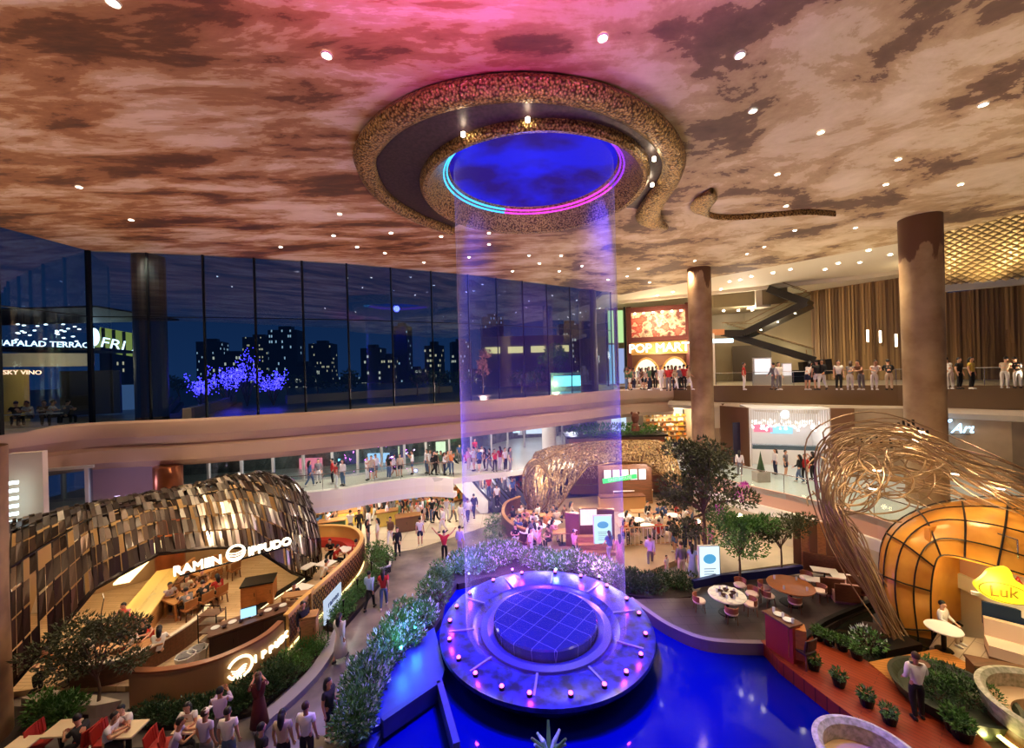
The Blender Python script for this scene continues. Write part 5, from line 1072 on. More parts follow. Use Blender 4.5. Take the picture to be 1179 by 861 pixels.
for i, (px, py, rz) in enumerate(((124, 846, 95), (184, 853, 100), (198, 855, 120), (98, 848, 265), (50, 846, 95))):
    q = G(px, py, .6); CH_R.put((q.x, q.y, 0), R(rz), f'red slatted chair at the cafe tables, {ordn(sorted([124, 184, 198, 98, 50]).index(px), 5)} of five', 'red cafe chairs', 1.05)
# ================================================================ PEOPLE ON THE PROMENADE
person(G(255, 862, 0), R(200), 'person in lilac shirt with dark hair near the lower left cafe tables', 'phone', 'lilac', 'grey', 'shirt')
person(G(238, 892, 0), R(170), 'person in white cap and pale top at the bottom edge', 'stand', 'lilac', 'grey', capc='white')
person(G(264, 890, 0), R(190), 'dark-haired person in white strap top at the bottom edge', 'stand', 'white', 'denim')
person(G(299, 842, 0), R(215), 'woman in dark tiered dress photographing the sign wall', 'phone', 'darkred', 'darkred', low='dress', hair='long')
person(G(303, 912, 0), R(150), 'person with black hair cut off by the bottom edge', 'stand', 'black', 'black')
person(G(327, 893, 0), R(185), 'woman with black hair in beige top at the bottom edge', 'stand', 'beige', 'black', hair='long')
person(G(354, 887, 0), R(180), 'man in plain white tee seen from behind at the bottom edge', 'stand', 'white', 'black', s=1.05)
person(G(380, 850, 0), R(75), 'woman in black vest and shorts standing by the planting strip', 'stand', 'black', 'black', low='shorts', hair='long')
wd = person(G(392, 760, 0), R(170), 'woman with long dark hair walking in a long white dress', 'walk', 'white', 'white', 'shirt', 'dress', 'long')
person(G(426, 702, 0), R(170), 'man in light blue shirt and black trousers walking away', 'walk', 'lightblue', 'black', 'shirt')
person(G(442, 700, 0), R(190), 'person in red top and jeans walking beside the man in blue', 'walk', 'red', 'denim', hair='long')
person(G(458, 642, 0), R(10), 'person in black suit walking on the promenade', 'walk', 'black', 'black', 'shirt')
person(G(512, 646, 0), R(175), 'person in red top with both arms raised by the blue flowers', 'raise', 'red', 'black', capc='beige')
person(G(530, 640, 0), R(160), 'person in lilac clothes standing by the flowers behind the water edge', 'stand', 'lilac', 'lilac', 'shirt')
person(G(484, 628, 0), R(190), 'person in white top and striped shorts on the bright floor', 'stand', 'white', 'navy', low='shorts')
person(G(531, 608, 0), R(150), 'person in white top and long white trousers near the escalator foot', 'stand', 'white', 'white', 'shirt')
person(G(539, 602, 0), R(200), 'person in white top and navy trousers near the escalator foot', 'walk', 'white', 'navy', 'shirt')
person(G(546, 596, 0), R(210), 'person in dark blue suit near the escalator foot', 'walk', 'navy', 'navy', 'shirt')
r2 = random.Random(5)
crowd([(378, 616, 'white'), (404, 618, 'white'), (414, 617, 'black'), (424, 630, 'black'), (435, 629, 'white'), (450, 628, 'brown'), (510, 613, 'white'), (487, 600, 'white'), (498, 601, 'black')]+[(375+i*5.6+r2.uniform(-2, 2), r2.uniform(597, 606)) for i in range(27)], .02, 'on bright floor below the walkway', 'shoppers on the bright floor', seed=3)
# ================================================================ MID LEVEL LEFT
crowd([(357, 560, 'blue'), (367, 556, 'grey'), (383, 557, 'red'), (387, 561, 'red'), (395, 559, 'white'), (423, 553, 'white'), (428, 553, 'beige'), (433, 551, 'white'), (448, 551, 'black'), (454, 550, 'white'), (461, 549, 'beige'), (475, 546, 'white')]+[(492+i*4, 545+(i % 3), None) if 0 else (492+i*4, 545+(i % 3)) for i in range(8)], MZ, 'on the walkway behind left railing', 'walkway shoppers', seed=4)
# screens and lights behind the mid glazing
for i, (px, py, c_, lb) in enumerate(((358, 536, (.9, .2, .25), 'red'), (436, 530, (.5, .7, 1), 'pale blue'), (448, 522, (1, .9, .5), 'cream'), (498, 524, (.95, 1, .6), 'pale yellow'))):
    g = D(px, py, 32+i*1.5); tag(OB('display_screen', MB().box(g.x, g.y, g.z, 1.8 if i != 3 else 2.4, .12, 1.2 if i != 3 else 2.4), emis('screen_'+str(i), c_, 1.4)), f'glowing {lb} display screen behind the mid level windows', 'screen')
bw = struct('wall_mid_back', MB().strip([(-30, 30), (-14, 33), (-4, 38), (0, 44), (5, 45)], MZ, 7.6, .2), mat('dim_shop_wall', rgb(120, 112, 100), .6, var=.5, vscale=2))
for (x, y, p) in ((-12, 27.5, 170), (-6, 30, 170), (-17, 25.6, 120), (-1, 33, 160)): light('POINT', (x, y-.3, 6.6), p*2.4, (1, .94, .85), None, .25, name='walkway_fill_lamp')  # added point lights without fixtures, brighten the mid level walkway
# ---- lower shops below the walkway
SH = [(-21, 27.0), (-13.5, 29.0), (-6, 32.2), (1.0, 36.5)]
struct('wall_shops_back', MB().strip(SH, 0, MZ-.4, .2), mat('shop_wall', rgb(224, 200, 150), .6, var=.35, vscale=1.2, col2=rgb(150, 110, 60)))
sp_ = along(SH, 2.2)
goods = [mat('goods_'+str(k), rgb(*c_), .5) for k, c_ in enumerate(((220, 170, 60), (200, 60, 40), (240, 230, 210), (60, 110, 60), (110, 70, 40), (230, 130, 50), (90, 130, 180)))]
shelfn = len(sp_)-1
for i, (a_, b_) in enumerate(zip(sp_[:-1], sp_[1:])):
    d = (b_-a_); ang = math.atan2(d.y, d.x); c_ = (a_+b_)/2-V((0, .45)); r = T('display_shelf', f'stocked shop shelf under the mid level walkway, {ordn(i, shelfn)} of {shelfn}', 'shelf', (c_.x, c_.y, .02), 'shop shelves under the walkway')
    nm = d.normalized()
    OB('back_panel', MB().box(c_.x, c_.y+.2, 1.1, d.length*.85, .04, 2.15, ang), wood, r)
    for k in range(4): OB('shelf', MB().box(c_.x, c_.y, .3+k*.5, d.length*.85, .4, .04, ang), wood, r)
    m = MB(); r3 = random.Random(i)
    for k in range(4):
        for u in range(9):
            if r3.random() < .85: q = c_+nm*((u-4)*.2); m.cur = r3.randrange(7); hh = r3.uniform(.15, .36); m.box(q.x, q.y-.05, .32+k*.5+hh/2, .15, .2, hh, ang)
    tag(OB('stock', m, goods, r), kind='stuff')
for i, (px, py, cl) in enumerate(((383, 612, 'green'), (404, 600, 'yellow'), (470, 606, 'brown'), (448, 600, 'yellow'))):
    g = G(px, py+4, .02); cabinet('market_stall', f'{["green", "golden", "brown", "yellow"][i]} market stall counter on the bright floor, {ordn([0, 1, 3, 2][i], 4)} of four', 'stall', (g.x, g.y), 1.6, .7, 1.0, R(20), cmat(cl), wood, .02)
for i, px in enumerate((375, 398, 485)):
    g = D(px, 582, 29.5+i); tag(OB('hanging_banner', MB().box(g.x, g.y-1, 2.2, .7, .05, 1.1), mat('green_banner', rgb(30, 110, 60), .6)), f'green hanging banner above the lower shops, {ordn(i, 3)} of three', 'banner', 'green banners')
for x, y in ((-16, 26.5), (-11, 28.3), (-6, 30.2), (-2, 32.5)): light('POINT', (x, y-1.2, 2.55), 300, (1, .92, .78), None, .2, name='shop_lamp')
# ---- escalators
es = T('escalator', 'pair of indoor escalators rising from the bright floor to the mid level', 'escalator', G(570, 590, 0))
e0 = G(578, 589, .1); e1 = D(527, 541, 33.5); e1.z = MZ
for k in range(2):
    off = V((k*1.5-.2, k*.4, 0)); a_, b_ = e0+off, e1+off
    OB('steps', MB().bar(a_, b_, 1.0, .3), mat('escalator_steps', rgb(70, 72, 80), .4, .4), es)
    for sg in (-.6, .6):
        s_ = V((sg, sg*.25, .45)); OB('balustrade', MB().bar(a_+s_, b_+s_, .05, .7), mat('escalator_glass', rgb(120, 120, 140), .2, .2), es); OB('handrail', MB().tube([a_+s_+V((0, 0, .4)), b_+s_+V((0, 0, .4))], .05), black, es)
OB('side_cladding', MB().add([e1+V((-1.0, -.2, .9)), e0+V((-1.0, -.2, .9)), e0+V((-1.0, -.2, .0)), e0+V((-1.6, .0, -.1)), e1+V((-1.0, -.2, -1.0))], [(0, 1, 2, 3, 4)]), white, es)
for i in range(12):
    f = (i+.5)/12; q = e0.lerp(e1, f)+V(((i % 2)*1.5-.2, (i % 2)*.4, .15)); tp = TOPS[(i*5+1) % len(TOPS)]
    person(q, R(20 if i % 2 else 200), f'person in {tp} top riding the escalators, {ordn(11-i, 12)} of twelve', 'stand', tp, BOTS[i % 7], group='escalator riders', seed=i)
crowd([(540+i*6, 541+(i % 3)) for i in range(9)], MZ, 'on far mid level beyond escalators', 'far mid level shoppers', seed=9)
# far bright blue shop at mid level
bs = T('blue_lit_shop', 'bright blue and white lit shop window on the far mid level', 'shop', D(572, 530, 44))
g = D(572, 527, 44); OB('light_wall', MB().box(g.x, 44, 5.0, 5.2, .2, 2.3), emis('blue_shop_wall', (.5, .8, 1), 1.7), bs); OB('frame', MB().box(g.x, 44.2, 5.0, 5.8, .2, 2.9), white, bs)
for k in range(7): OB('display_figure', MB().ell((g.x-2.2+k*.72, 43.7, 4.5), .14, .1, .5), cmat('navy'), bs)
g = D(620, 525, 44); OB('side_display', MB().box(g.x, 43.9, 5.0, 2.6, .2, 2.6), emis('pale_shop_wall', (.7, .85, 1), 1.0), bs)
struct('wall_far_column', MB().cyl(D(632, 500, 34).x, 34, MZ, 7.8, .6, n=24), white, True)
for (x, y) in ((1, 38), (6, 41), (-3, 40)): light('POINT', (x, y, 6.6), 320, (.85, .9, 1), None, .25, name='far_shop_lamp')
struct('wall_far', MB().strip([(0, 47), (10, 49), (16, 44)], 0, 7.6, .3), mat('far_wall', rgb(150, 140, 140), .6, var=.4, vscale=1.5))
for px in (585, 604, 648, 668): struct('trim_post_%d' % px, MB().box(D(px, 520, 38).x, 38, 5.5, .16, .16, 4.4), wf)

for x, y in ((-9, 21.5), (-4, 24.5), (2, 25)): light('SPOT', (x, y, 5.6), 420, (1, .92, .8), (x-1, y+6, 1.5), .2, 110, .9, 'fascia_fill_spot')  # added warm white spots, keep the mid level fascia from turning lavender
# ================================================================ CENTRE GARDEN RESTAURANT
CZ2 = .3
cflo = struct('floor_centre_restaurant', MB().prism([G2(*p, CZ2) for p in ((575, 602), (583, 630), (640, 655), (720, 668), (790, 640), (860, 600), (800, 575), (700, 570), (600, 578))], 0, CZ2), mat('mid_brown_floor', rgb(170, 140, 108), .4, var=.2, vscale=1))
CR = [(1.0, 30.6, .5, 1.2, 0), (.9, 30.4, 1.6, 3.0, 0), (1.6, 30.0, 2.5, 4.4, 0), (3.0, 29.6, 2.7, 4.9, 15), (5.0, 29.4, 2.8, 5.1, 48), (7.0, 29.2, 2.9, 5.2, 52), (9.0, 29.3, 2.9, 5.2, 50), (10.6, 29.6, 2.8, 5.1, 30), (11.6, 30.0, 2.5, 4.7, 0), (12.2, 30.4, 1.6, 3.2, 0)]
rs = T('mesh_shell', 'rounded golden wire-mesh shell over the centre garden restaurant', 'restaurant shell', (6, 29.4, CZ2))
nu, nv = 120, 20; P = shell(CR, (-.03, -1), nu, nv); gw_ = mat('golden_wire', rgb(200, 168, 116), .4, .5, var=.8, vscale=7, col2=rgb(84, 58, 44)); m = MB(); r2 = random.Random(3)
for i in range(0, nu-3):
    for j in range(0, nv-1, 1):
        di = r2.choice((-2, -1, 1, 2, 3)); a_ = P[i][j]; b_ = P[max(0, min(nu, i+di))][j+1]
        m.bar(a_+V((r2.uniform(-.05, .05), 0, 0)), b_, .055, .04)
        if r2.random() < .4: m.bar(P[i][j], P[i+2][j+1], .05, .04)
OB('wire_mesh', m, gw_, rs); m = MB()
for i in range(0, nu+1, 15): m.tube(P[i], .03, 5)
OB('ribs', m, bronze, rs); m = MB()
for j in (0, 7, 14, 20): m.tube([P[i][j] for i in range(0, nu+1, 3)], .06, 5)
OB('rails', m, bronze, rs)
# hoop and left end
hp = T('mesh_hoop', 'upright oval wire-mesh hoop at the left end of the golden shell', 'hoop', G(618, 592, CZ2)); hc = D(618, 560, 27.5); m = MB(); r2 = random.Random(8)
for k in range(90):
    a_ = k*2*PI/90; q = lambda rr_, dy, aa: hc+V((rr_*.85*math.cos(aa), dy, rr_*1.55*math.sin(aa)))
    m.bar(q(1.0, -.5, a_), q(1.15, .6, a_+r2.uniform(-.2, .2)), .035, .035); m.bar(q(1.0, -.5, a_), q(1.12, .5, a_+.15), .035, .035)
OB('mesh_band', m, gw_, hp)
for dy, rr_ in ((-.5, 1.0), (.6, 1.15)): OB('rim', MB().tube([hc+V((rr_*.85*math.cos(k*PI/16), dy, rr_*1.55*math.sin(k*PI/16))) for k in range(32)], .06, 6, True), bronze, hp)
# upper building behind the shell with green roof
ub = T('garden_pavilion', 'dark red pavilion block with a clipped green roof behind the golden shell', 'pavilion', (6.6, 33, CZ2)); 
a_ = D(655, 515, 33); b_ = D(765, 516, 33)
OB('wall', MB().box((a_.x+b_.x)/2, 34, 2.6, b_.x-a_.x, 2.4, 4.6), mat('dark_red_wall', rgb(96, 52, 40), .5), ub)
for k in range(8): OB('window_panel', MB().box(a_.x+.6+k*(b_.x-a_.x-1)/7, 32.77, 4.2, .55, .04, .7), mat('red_window', rgb(140, 60, 44), .4, 0, .15, rgb(255, 120, 60)), ub)
hx = MB(); 
OB('planter_edge', MB().box((a_.x+b_.x)/2, 34, 4.95, b_.x-a_.x+.4, 2.8, .15), black, ub)
c_ = leafcloud(1500, (b_.x-a_.x)/2+.2, 1.5, .55, 0, .22, 17, .3); c_.v = [(x+(a_.x+b_.x)/2, y+33.9, z+5.35) for x, y, z in c_.v]; tag(OB('green_roof', c_, leafg, ub), kind='stuff')
# figure-like topiary statue (plain rounded finial)
q = D(732, 500, 33); tp_ = T('roof_statue', 'small brown rounded statue on the green roof of the pavilion', 'statue', (q.x, 33, 5.5)); OB('body', MB().lathe([(.001, 5.3), (.35, 5.35), (.3, 5.8), (.18, 6.0), (.3, 6.25), (.33, 6.5), (.2, 6.8), (.001, 6.9)], 16, q.x, 33), mat('brown_statue', rgb(110, 60, 40), .5), tp_)
for s in (-1, 1): OB('ear', MB().ell((q.x+s*.28, 33, 6.8), .1, .08, .14), mat('brown_statue', rgb(110, 60, 40), .5), tp_)
# green glowing sign, counter with backlights
gs = T('green_sign', 'glowing green sign band above the counter of the centre restaurant', 'sign', D(712, 551, 27.6)); a_ = D(694, 554, 27.6); b_ = D(733, 548, 27.8)
OB('panel', MB().bar(a_, b_, .08, .3), emis('green_glow', (.05, .9, .15), 1.6), gs); text('GREENHOUSE', .27, .02, emis('green_letters', (.5, 1, .5), 1.5), frame((a_+b_)/2-V((0, .07, .08)), b_-a_), 'letters', gs)
for i, (xa, xb, y, lb) in enumerate(((690, 742, 27.0, 'front'), (705, 750, 28.8, 'rear'))):
    a_ = G(xa, 588-i*8, CZ2); b_ = G(xb, 586-i*8, CZ2); r = T('bar_counter', f'{lb} bar counter under the golden mesh shell', 'counter', a_.lerp(b_, .5)); 
    OB('body', MB().bar(a_+V((0, 0, .5)), b_+V((0, 0, .5)), .6, 1.0), mat('counter_tan', rgb(200, 150, 96), .5), r); OB('worktop', MB().bar(a_+V((0, 0, 1.03)), b_+V((0, 0, 1.03)), .75, .07), dwood if i == 0 else white, r)
bk = T('back_bar', 'white lit back bar with pale panels under the golden mesh shell', 'back bar', D(718, 565, 29.6)); 
for k in range(5): q = D(700+k*10, 562, 29.7); OB('light_panel', MB().box(q.x, 29.7, 2.6, .5, .08, .75), emis('bar_panel', (1, .85, .8), 1.6), bk)
q = D(720, 562, 29.9); OB('frame', MB().box(q.x, 30.0, 1.9, 4.0, .2, 2.8), dwood, bk)
for (x, y, z, p) in ((4.5, 28.5, 3.6, 120), (7.5, 28.3, 3.6, 150), (10, 28.3, 3.2, 120), (1.8, 27.2, 3.2, 110), (6.5, 25.2, 3.4, 90), (3.5, 24.3, 3.2, 90)): light('POINT', (x, y, z), p*2.3, (1, .87, .72), None, .2, name='garden_lamp')
# low brown enclosure walls and steps
ew = T('planter_wall', 'curved brown wall enclosing the left side of the centre restaurant', 'wall', G(580, 615, 0)); el = spline([tuple(G(px, py, 0)) for px, py in ((598, 590), (582, 598), (578, 612), (588, 626), (604, 634))], 5)
OB('panel', MB().strip([(p.x, p.y) for p in el], 0, 1.2, .15), dwood, ew); OB('cap', MB().strip([(p.x, p.y) for p in el], 1.2, 1.26, .22), wood, ew)
for i, (xa, xb, py, lb) in enumerate(((652, 668, 628, 'brown screen wall left of the poster lamp'), (668, 708, 622, 'brown wall carrying the two glowing posters'))):
    a_ = G(xa, py, CZ2); b_ = G(xb, py+2, CZ2); r = T('screen_wall', lb, 'wall', a_); OB('panel', MB().bar(a_+V((0, 0, .95)), b_+V((0, 0, .95)), .15, 1.9), mat('reddish_panel', rgb(132, 76, 52), .5), r); OB('cap', MB().bar(a_+V((0, 0, 1.92)), b_+V((0, 0, 1.92)), .22, .06), wood, r)
for i, (px, py, w_, h, cc, nm, lb) in enumerate(((677, 625, .95, .9, (1, .8, .75), 'lantern_box', 'glowing pink-white square lantern box on the brown wall'), (693, 632, .95, 1.5, (.55, .9, 1), 'digital_poster', 'tall glowing turquoise digital poster beside the lantern box'), (817, 672, .9, 1.75, (.7, .88, 1), 'digital_poster', 'tall white and blue digital poster standing at the terrace corner'), (681, 566, .9, 1.3, (.8, .92, 1), 'digital_poster', 'small pale digital menu board at the front of the mesh shell'))):
    q = G(px, py, CZ2); z0 = {0: 1.2, 1: .5, 2: 0, 3: .6}[i]; r = T(nm, lb, 'screen', (q.x, q.y, CZ2)); q = V((q.x, q.y-.35 if i < 2 else q.y, CZ2+z0))
    OB('screen', MB().box(q.x, q.y-.06, q.z+h/2, w_, .03, h), emis('poster_'+str(i), cc, 1.25), r); OB('case', MB().box(q.x, q.y, q.z+h/2, w_+.1, .1, h+.1), white if i else dwood, r)
    if i in (1, 2): OB('picture_blob', MB().ell((q.x, q.y-.08, q.z+h*.68), w_*.33, .02, h*.13), emis('poster_blue', (.1, .45, .8), .9), r); m = MB(); [m.box(q.x-w_*.05*(k_ % 2), q.y-.08, q.z+h*(.42-.07*k_), w_*(.6-.1*(k_ % 2)), .01, h*.02) for k_ in range(5)]; OB('text_lines', m, emis('poster_grey', (.4, .5, .6), .5), r)
    if i != 0: OB('base', MB().box(q.x, q.y, (q.z+CZ2)/2, w_*.5, .12, max(.02, q.z-CZ2)), black, r)
    else: OB('bracket', MB().box(q.x, q.y+.2, q.z+.4, .2, .3, .1), black, r)
stp = T('wooden_steps', 'short flight of brown wooden steps below the digital poster', 'steps', G(690, 646, 0))
for k in range(4): q = G(690, 648, 0); OB('step', MB().box(q.x, q.y+k*.34, .08+k*.15, 2.0, .34, .16+k*.3), wood, stp)
for i, (xa, xb, py) in enumerate(((622, 648, 640), (648, 664, 645), (596, 612, 628))):
    a_ = G(xa, py-7, .45); b_ = G(xb, py-3, .45); r = T('bench', f'low slatted bench along the flower bed, {ordn([1, 2, 0][i], 3)} of three', 'bench', a_); OB('seat', MB().bar(a_, b_, .4, .06), wood, r)
    for q in (a_.lerp(b_, .1), a_.lerp(b_, .9)): OB('leg', MB().box(q.x, q.y, .21, .06, .34, .42), black, r)
# slatted railing
rl_ = T('slatted_railing', 'pale vertical-bar railing along the centre restaurant terrace', 'railing', G(760, 628, CZ2)); rp = along([G2(716, 630, CZ2), G2(800, 624, CZ2)], .26)
OB('top_rail', MB().strip(rp, CZ2+1.02, CZ2+1.08, .07), wood, rl_); OB('bottom_rail', MB().strip(rp, CZ2+.06, CZ2+.1, .05), wood, rl_)
for p in rp: OB('baluster', MB().box(p.x, p.y, CZ2+.55, .05, .03, 1.0), cream, rl_)
# diners
r2 = random.Random(12); sp1 = []; tps = []
def scatter(out, n_, x0, x1, y0, y1, dx, dy, avoid=()):
    for _ in range(n_*12):
        if n_ <= 0: break
        q = (r2.uniform(x0, x1), r2.uniform(y0, y1))
        if all(((q[0]-p[0])/dx)**2+((q[1]-p[1])/dy)**2 > 1 for p in list(out)+list(avoid)): out.append(q); n_ -= 1
scatter(tps, 9, 598, 648, 602, 628, 17, 9); scatter(tps, 8, 718, 790, 600, 622, 17, 9)
scatter(sp1, 26, 590, 662, 600, 631, 9, 5, tps); scatter(sp1, 18, 716, 790, 598, 625, 9, 5, tps)
sp1 = [p for p in sp1 if not (640 < p[0] < 665 and p[1] > 618)]
crowd(sp1, CZ2, 'seated in the centre restaurant', 'centre restaurant diners', ('eat', 'sit'), seed=21, word='')
tps.sort()
for i, (px, py) in enumerate(tps): (TR_W if i % 2 else TB_O).put(G(px, py, CZ2), 0, f'{"small round white" if i % 2 else "small oak"} table in the centre restaurant, {ordn(i, len(tps))} of {len(tps)}', 'centre restaurant tables')
crowd([(612, 642, 'white'), (622, 643, 'pink')], 0, 'left of the centre benches', 'strollers', seed=2, face=1.5)
person(G(662, 646, 0), R(120), 'person in white cap, pink top and black trousers by the benches', 'walk', 'pink', 'black', capc='white')
person(G(702, 648, 0), R(200), 'person in violet top passing behind the water curtain edge', 'walk', 'blue', 'lilac', hair='long')
person(G(714, 653, 0), R(180), 'person in long pink dress beside the wooden steps', 'stand', 'pink', 'pink', low='dress', hair='long')
person(G(749, 654, 0), R(160), 'person in lilac top walking in front of the pale railing', 'walk', 'lilac', 'grey', 'shirt')
person(G(785, 666, 0), R(185), 'man in grey top and beige trousers left of the white and blue poster', 'stand', 'grey', 'beige', 'shirt', s=1.05)
person(G(798, 667, 0), R(150), 'woman in light blue dress left of the white and blue poster', 'stand', 'lightblue', 'lightblue', low='dress', hair='long')
person(G(768, 664, 0), R(30), 'child in white top by the dark shrubs', 'stand', 'white', 'white', s=.62)
crowd([(795, 640, 'black'), (803, 636, 'grey'), (811, 634, 'pink'), (819, 640, 'pink'), (789, 632, 'navy'), (777, 636, 'black')], CZ2 if 0 else .3, 'behind the white and blue poster', 'group behind the poster', seed=5)
# ================================================================ GARDEN BEDS
def bed(poly, z, nm, lab): return tag(OB(nm, MB().prism(poly, 0, z), soil), lab, 'planting bed')
gb1 = [G2(*p, .35) for p in ((520, 652), (500, 672), (470, 700), (445, 725), (420, 765), (405, 800), (398, 862), (412, 862), (422, 808), (455, 770), (490, 738), (508, 712), (512, 690), (528, 668))]
bed(gb1, .35, 'planting_bed', 'crescent planting bed left of the fountain pool')
gb2 = [G2(*p, .35) for p in ((512, 664), (540, 642), (600, 640), (660, 650), (716, 668), (712, 676), (640, 662), (560, 664), (528, 672))]
bed(gb2, .34, 'planting_bed', 'planting bed behind the fountain below the centre restaurant')
bed([G2(*p, .3) for p in ((716, 668), (795, 672), (800, 686), (760, 690), (720, 684))], .3, 'planting_bed', 'dark planting bed right of the falling water')
r2 = random.Random(2)
def interp(pl_, f): k = f*(len(pl_)-1); j = min(int(k), len(pl_)-2); return V(pl_[j]).lerp(V(pl_[j+1]), k-j)
pts = []
L1 = [(512, 662), (484, 692), (452, 728), (426, 772), (410, 815), (402, 858)]; L2_ = [(520, 676), (500, 712), (482, 742), (446, 772), (424, 808), (412, 858)]
for k in range(66):
    f = r2.random()**.8; g_ = r2.random(); p = interp(L1, f).lerp(interp(L2_, f), g_); q = G(p.x, p.y-6, .35); pts.append((q.x, q.y, .33))
plant_line(SH_W, pts[:50], 'white-tipped shrubs left of the pool', 'white-tipped leafy shrub in the crescent bed left of the fountain pool', (.75, 1.15))
plant_line(SH_G, pts[50:], 'green shrubs left of the pool', 'plain green shrub in the crescent bed left of the fountain pool', (.8, 1.2))
pts = []
L1 = [(520, 655), (560, 642), (610, 642), (660, 652), (712, 668)]; L2_ = [(530, 668), (565, 660), (620, 658), (665, 666), (708, 678)]
for k in range(52): f = (k+.5)/52; p = interp(L1, f).lerp(interp(L2_, f), r2.random()); q = G(p.x, p.y-3, .34); pts.append((q.x, q.y, .32))
plant_line(SH_W, pts, 'pale shrubs behind the fountain', 'pale-tipped shrub in the bed behind the fountain', (.7, 1.1))
pts = []
for k in range(24): q = G(r2.uniform(718, 792), r2.uniform(668, 682), .3); pts.append((q.x, q.y, .28))
plant_line(SH_D, pts, 'dark shrubs right of the falling water', 'dark leafy shrub in the bed right of the falling water', (.6, .9))
# turquoise spotlight and lights in the beds
for px, py, c_, p in ((462, 752, (.1, .9, 1), 22), (478, 728, (.05, .5, 1), 60), (640, 660, (.3, .5, 1), 60), (590, 660, (.5, .1, 1), 480), (540, 665, (.1, .12, 1), 480), (690, 668, (.7, .2, 1), 330)):
    q = G(px, py, .6); j = T('garden_spotlight', f'small garden spotlight among the shrubs, {["nearest the causeway", "left of the fountain", "cyan one behind the fountain", "violet one behind the fountain", "at the back left of the fountain", "below the steps"][[462, 478, 640, 590, 540, 690].index(px)]}', 'spotlight', (q.x, q.y, .33))
    OB('housing', MB().cyl(q.x, q.y, .33, .75, .05, n=8), black, j); OB('lens', MB().ell((q.x, q.y, .8), .06, .06, .05, 8, 6), emis('lens_%d' % px, c_, 12), j); light('POINT', (q.x, q.y, 1.5), p, c_, None, .08, name='garden_spot')
# beds on the restaurant side
bed([G2(*p, .15) for p in ((150, 815), (230, 812), (300, 785), (335, 755), (365, 735), (385, 745), (345, 775), (300, 815), (240, 835), (150, 835))], .15, 'planting_bed', 'dark planting bed in front of the curved sign wall')
pts = []
L1 = [(155, 822), (230, 818), (290, 794), (330, 762), (362, 742)]; L2_ = [(160, 832), (240, 830), (305, 806), (345, 775), (376, 748)]
for k in range(44): f = (k+.5)/44; p = interp(L1, f).lerp(interp(L2_, f), r2.random()); q = G(p.x, p.y, .15); pts.append((q.x, q.y, .13))
plant_line(SH_D, pts[:30], 'dark shrubs before the sign wall', 'dark green shrub in the bed before the curved sign wall', (.55, .85)); plant_line(SH_G, pts[30:], 'bright shrubs before the sign wall', 'brighter green shrub in the bed before the curved sign wall', (.5, .8))
kb_ = [tuple(G(px, py, 0)) for px, py in ((300, 845), (345, 805), (372, 775), (392, 742), (398, 728))]
tag(OB('curved_kerb', MB().strip([(p.x, p.y) for p in spline(kb_, 6)], 0, .2, .45), mat('grey_kerb', rgb(150, 144, 156), .4)), 'broad grey curved kerb between promenade and dark bed', 'kerb')
bed([G2(*p, .2) for p in ((372, 720), (400, 690), (432, 655), (445, 660), (420, 692), (392, 724))], .2, 'planting_bed', 'long narrow planting bed beside the lattice booth wall')
pts = []
for k in range(30): f = (k+.5)/30; p = interp([(382, 718), (410, 685), (436, 656)], f)+V((r2.uniform(-7, 7), r2.uniform(-2, 2))); q = G(p.x, p.y, .2); pts.append((q.x, q.y, .18))
plant_line(SH_G, pts, 'shrubs beside the lattice wall', 'small green shrub in the narrow bed beside the lattice booth wall', (.5, .8))
rb = [G2(*p, .3) for p in ((424, 634), (438, 630), (452, 640), (450, 652), (436, 656), (424, 648))]
rp0 = T('round_planter', 'small rounded planter with pale rim at the tip of the lattice booth wall', 'planter', (rb[0][0], rb[0][1], 0)); OB('soil_bed', MB().prism(rb, 0, .3), soil, rp0); OB('rim', MB().strip(rb, 0, .38, -.12, True), white, rp0)
plant_line(SH_G, [tuple(G(px, py, .3)) for px, py in ((428, 638), (436, 634), (444, 640), (446, 648), (436, 650), (428, 646), (438, 642))], 'rounded planter shrubs', 'bright green bush in the small rounded planter', (.7, 1.0))
rb = [G2(*p, .2) for p in ((560, 612), (568, 598), (580, 600), (588, 626), (600, 636), (580, 636), (562, 628))]
tag(OB('gravel_bed', MB().prism(rb, 0, .2), mat('pale_gravel', rgb(186, 190, 160), .8, var=.3, vscale=8)), 'pale gravel planter left of the centre restaurant', 'planting bed')
plant_line(SH_G, [tuple(G(px, py, .2)) for px, py in ((566, 608), (572, 602), (564, 620), (570, 628), (584, 632), (576, 618), (592, 636))], 'gravel bed shrubs', 'low green bush in the pale gravel planter', (.6, 1.0))
bed([G2(*p, .12) for p in ((0, 812), (60, 815), (110, 818), (60, 845), (0, 862))], .12, 'planting_bed', 'dark green bed at the lower left edge')
plant_line(SH_S, [tuple(G(r2.uniform(48, 84), r2.uniform(818, 838), .12)) for _ in range(22)], 'grassy plants at lower left', 'fern-like grassy plant in the lower left bed', (1.0, 1.7))
for i in range(6):
    q = G(396+i*5+12*(i % 2), 700-i*9, 0); 
posts_ = [(378, 742), (396, 716), (412, 690), (428, 668)]
for i, (px, py) in enumerate(posts_):
    q = G(px, py, 0); r = T('bollard_light', f'thin black post light along the promenade bed, {ordn(i, 4)} of four', 'post light', q, 'promenade post lights'); OB('post', MB().cyl(q.x, q.y, 0, .9, .03, n=8), black, r); OB('head', MB().cyl(q.x, q.y, .86, .95, .05, n=8), black, r)
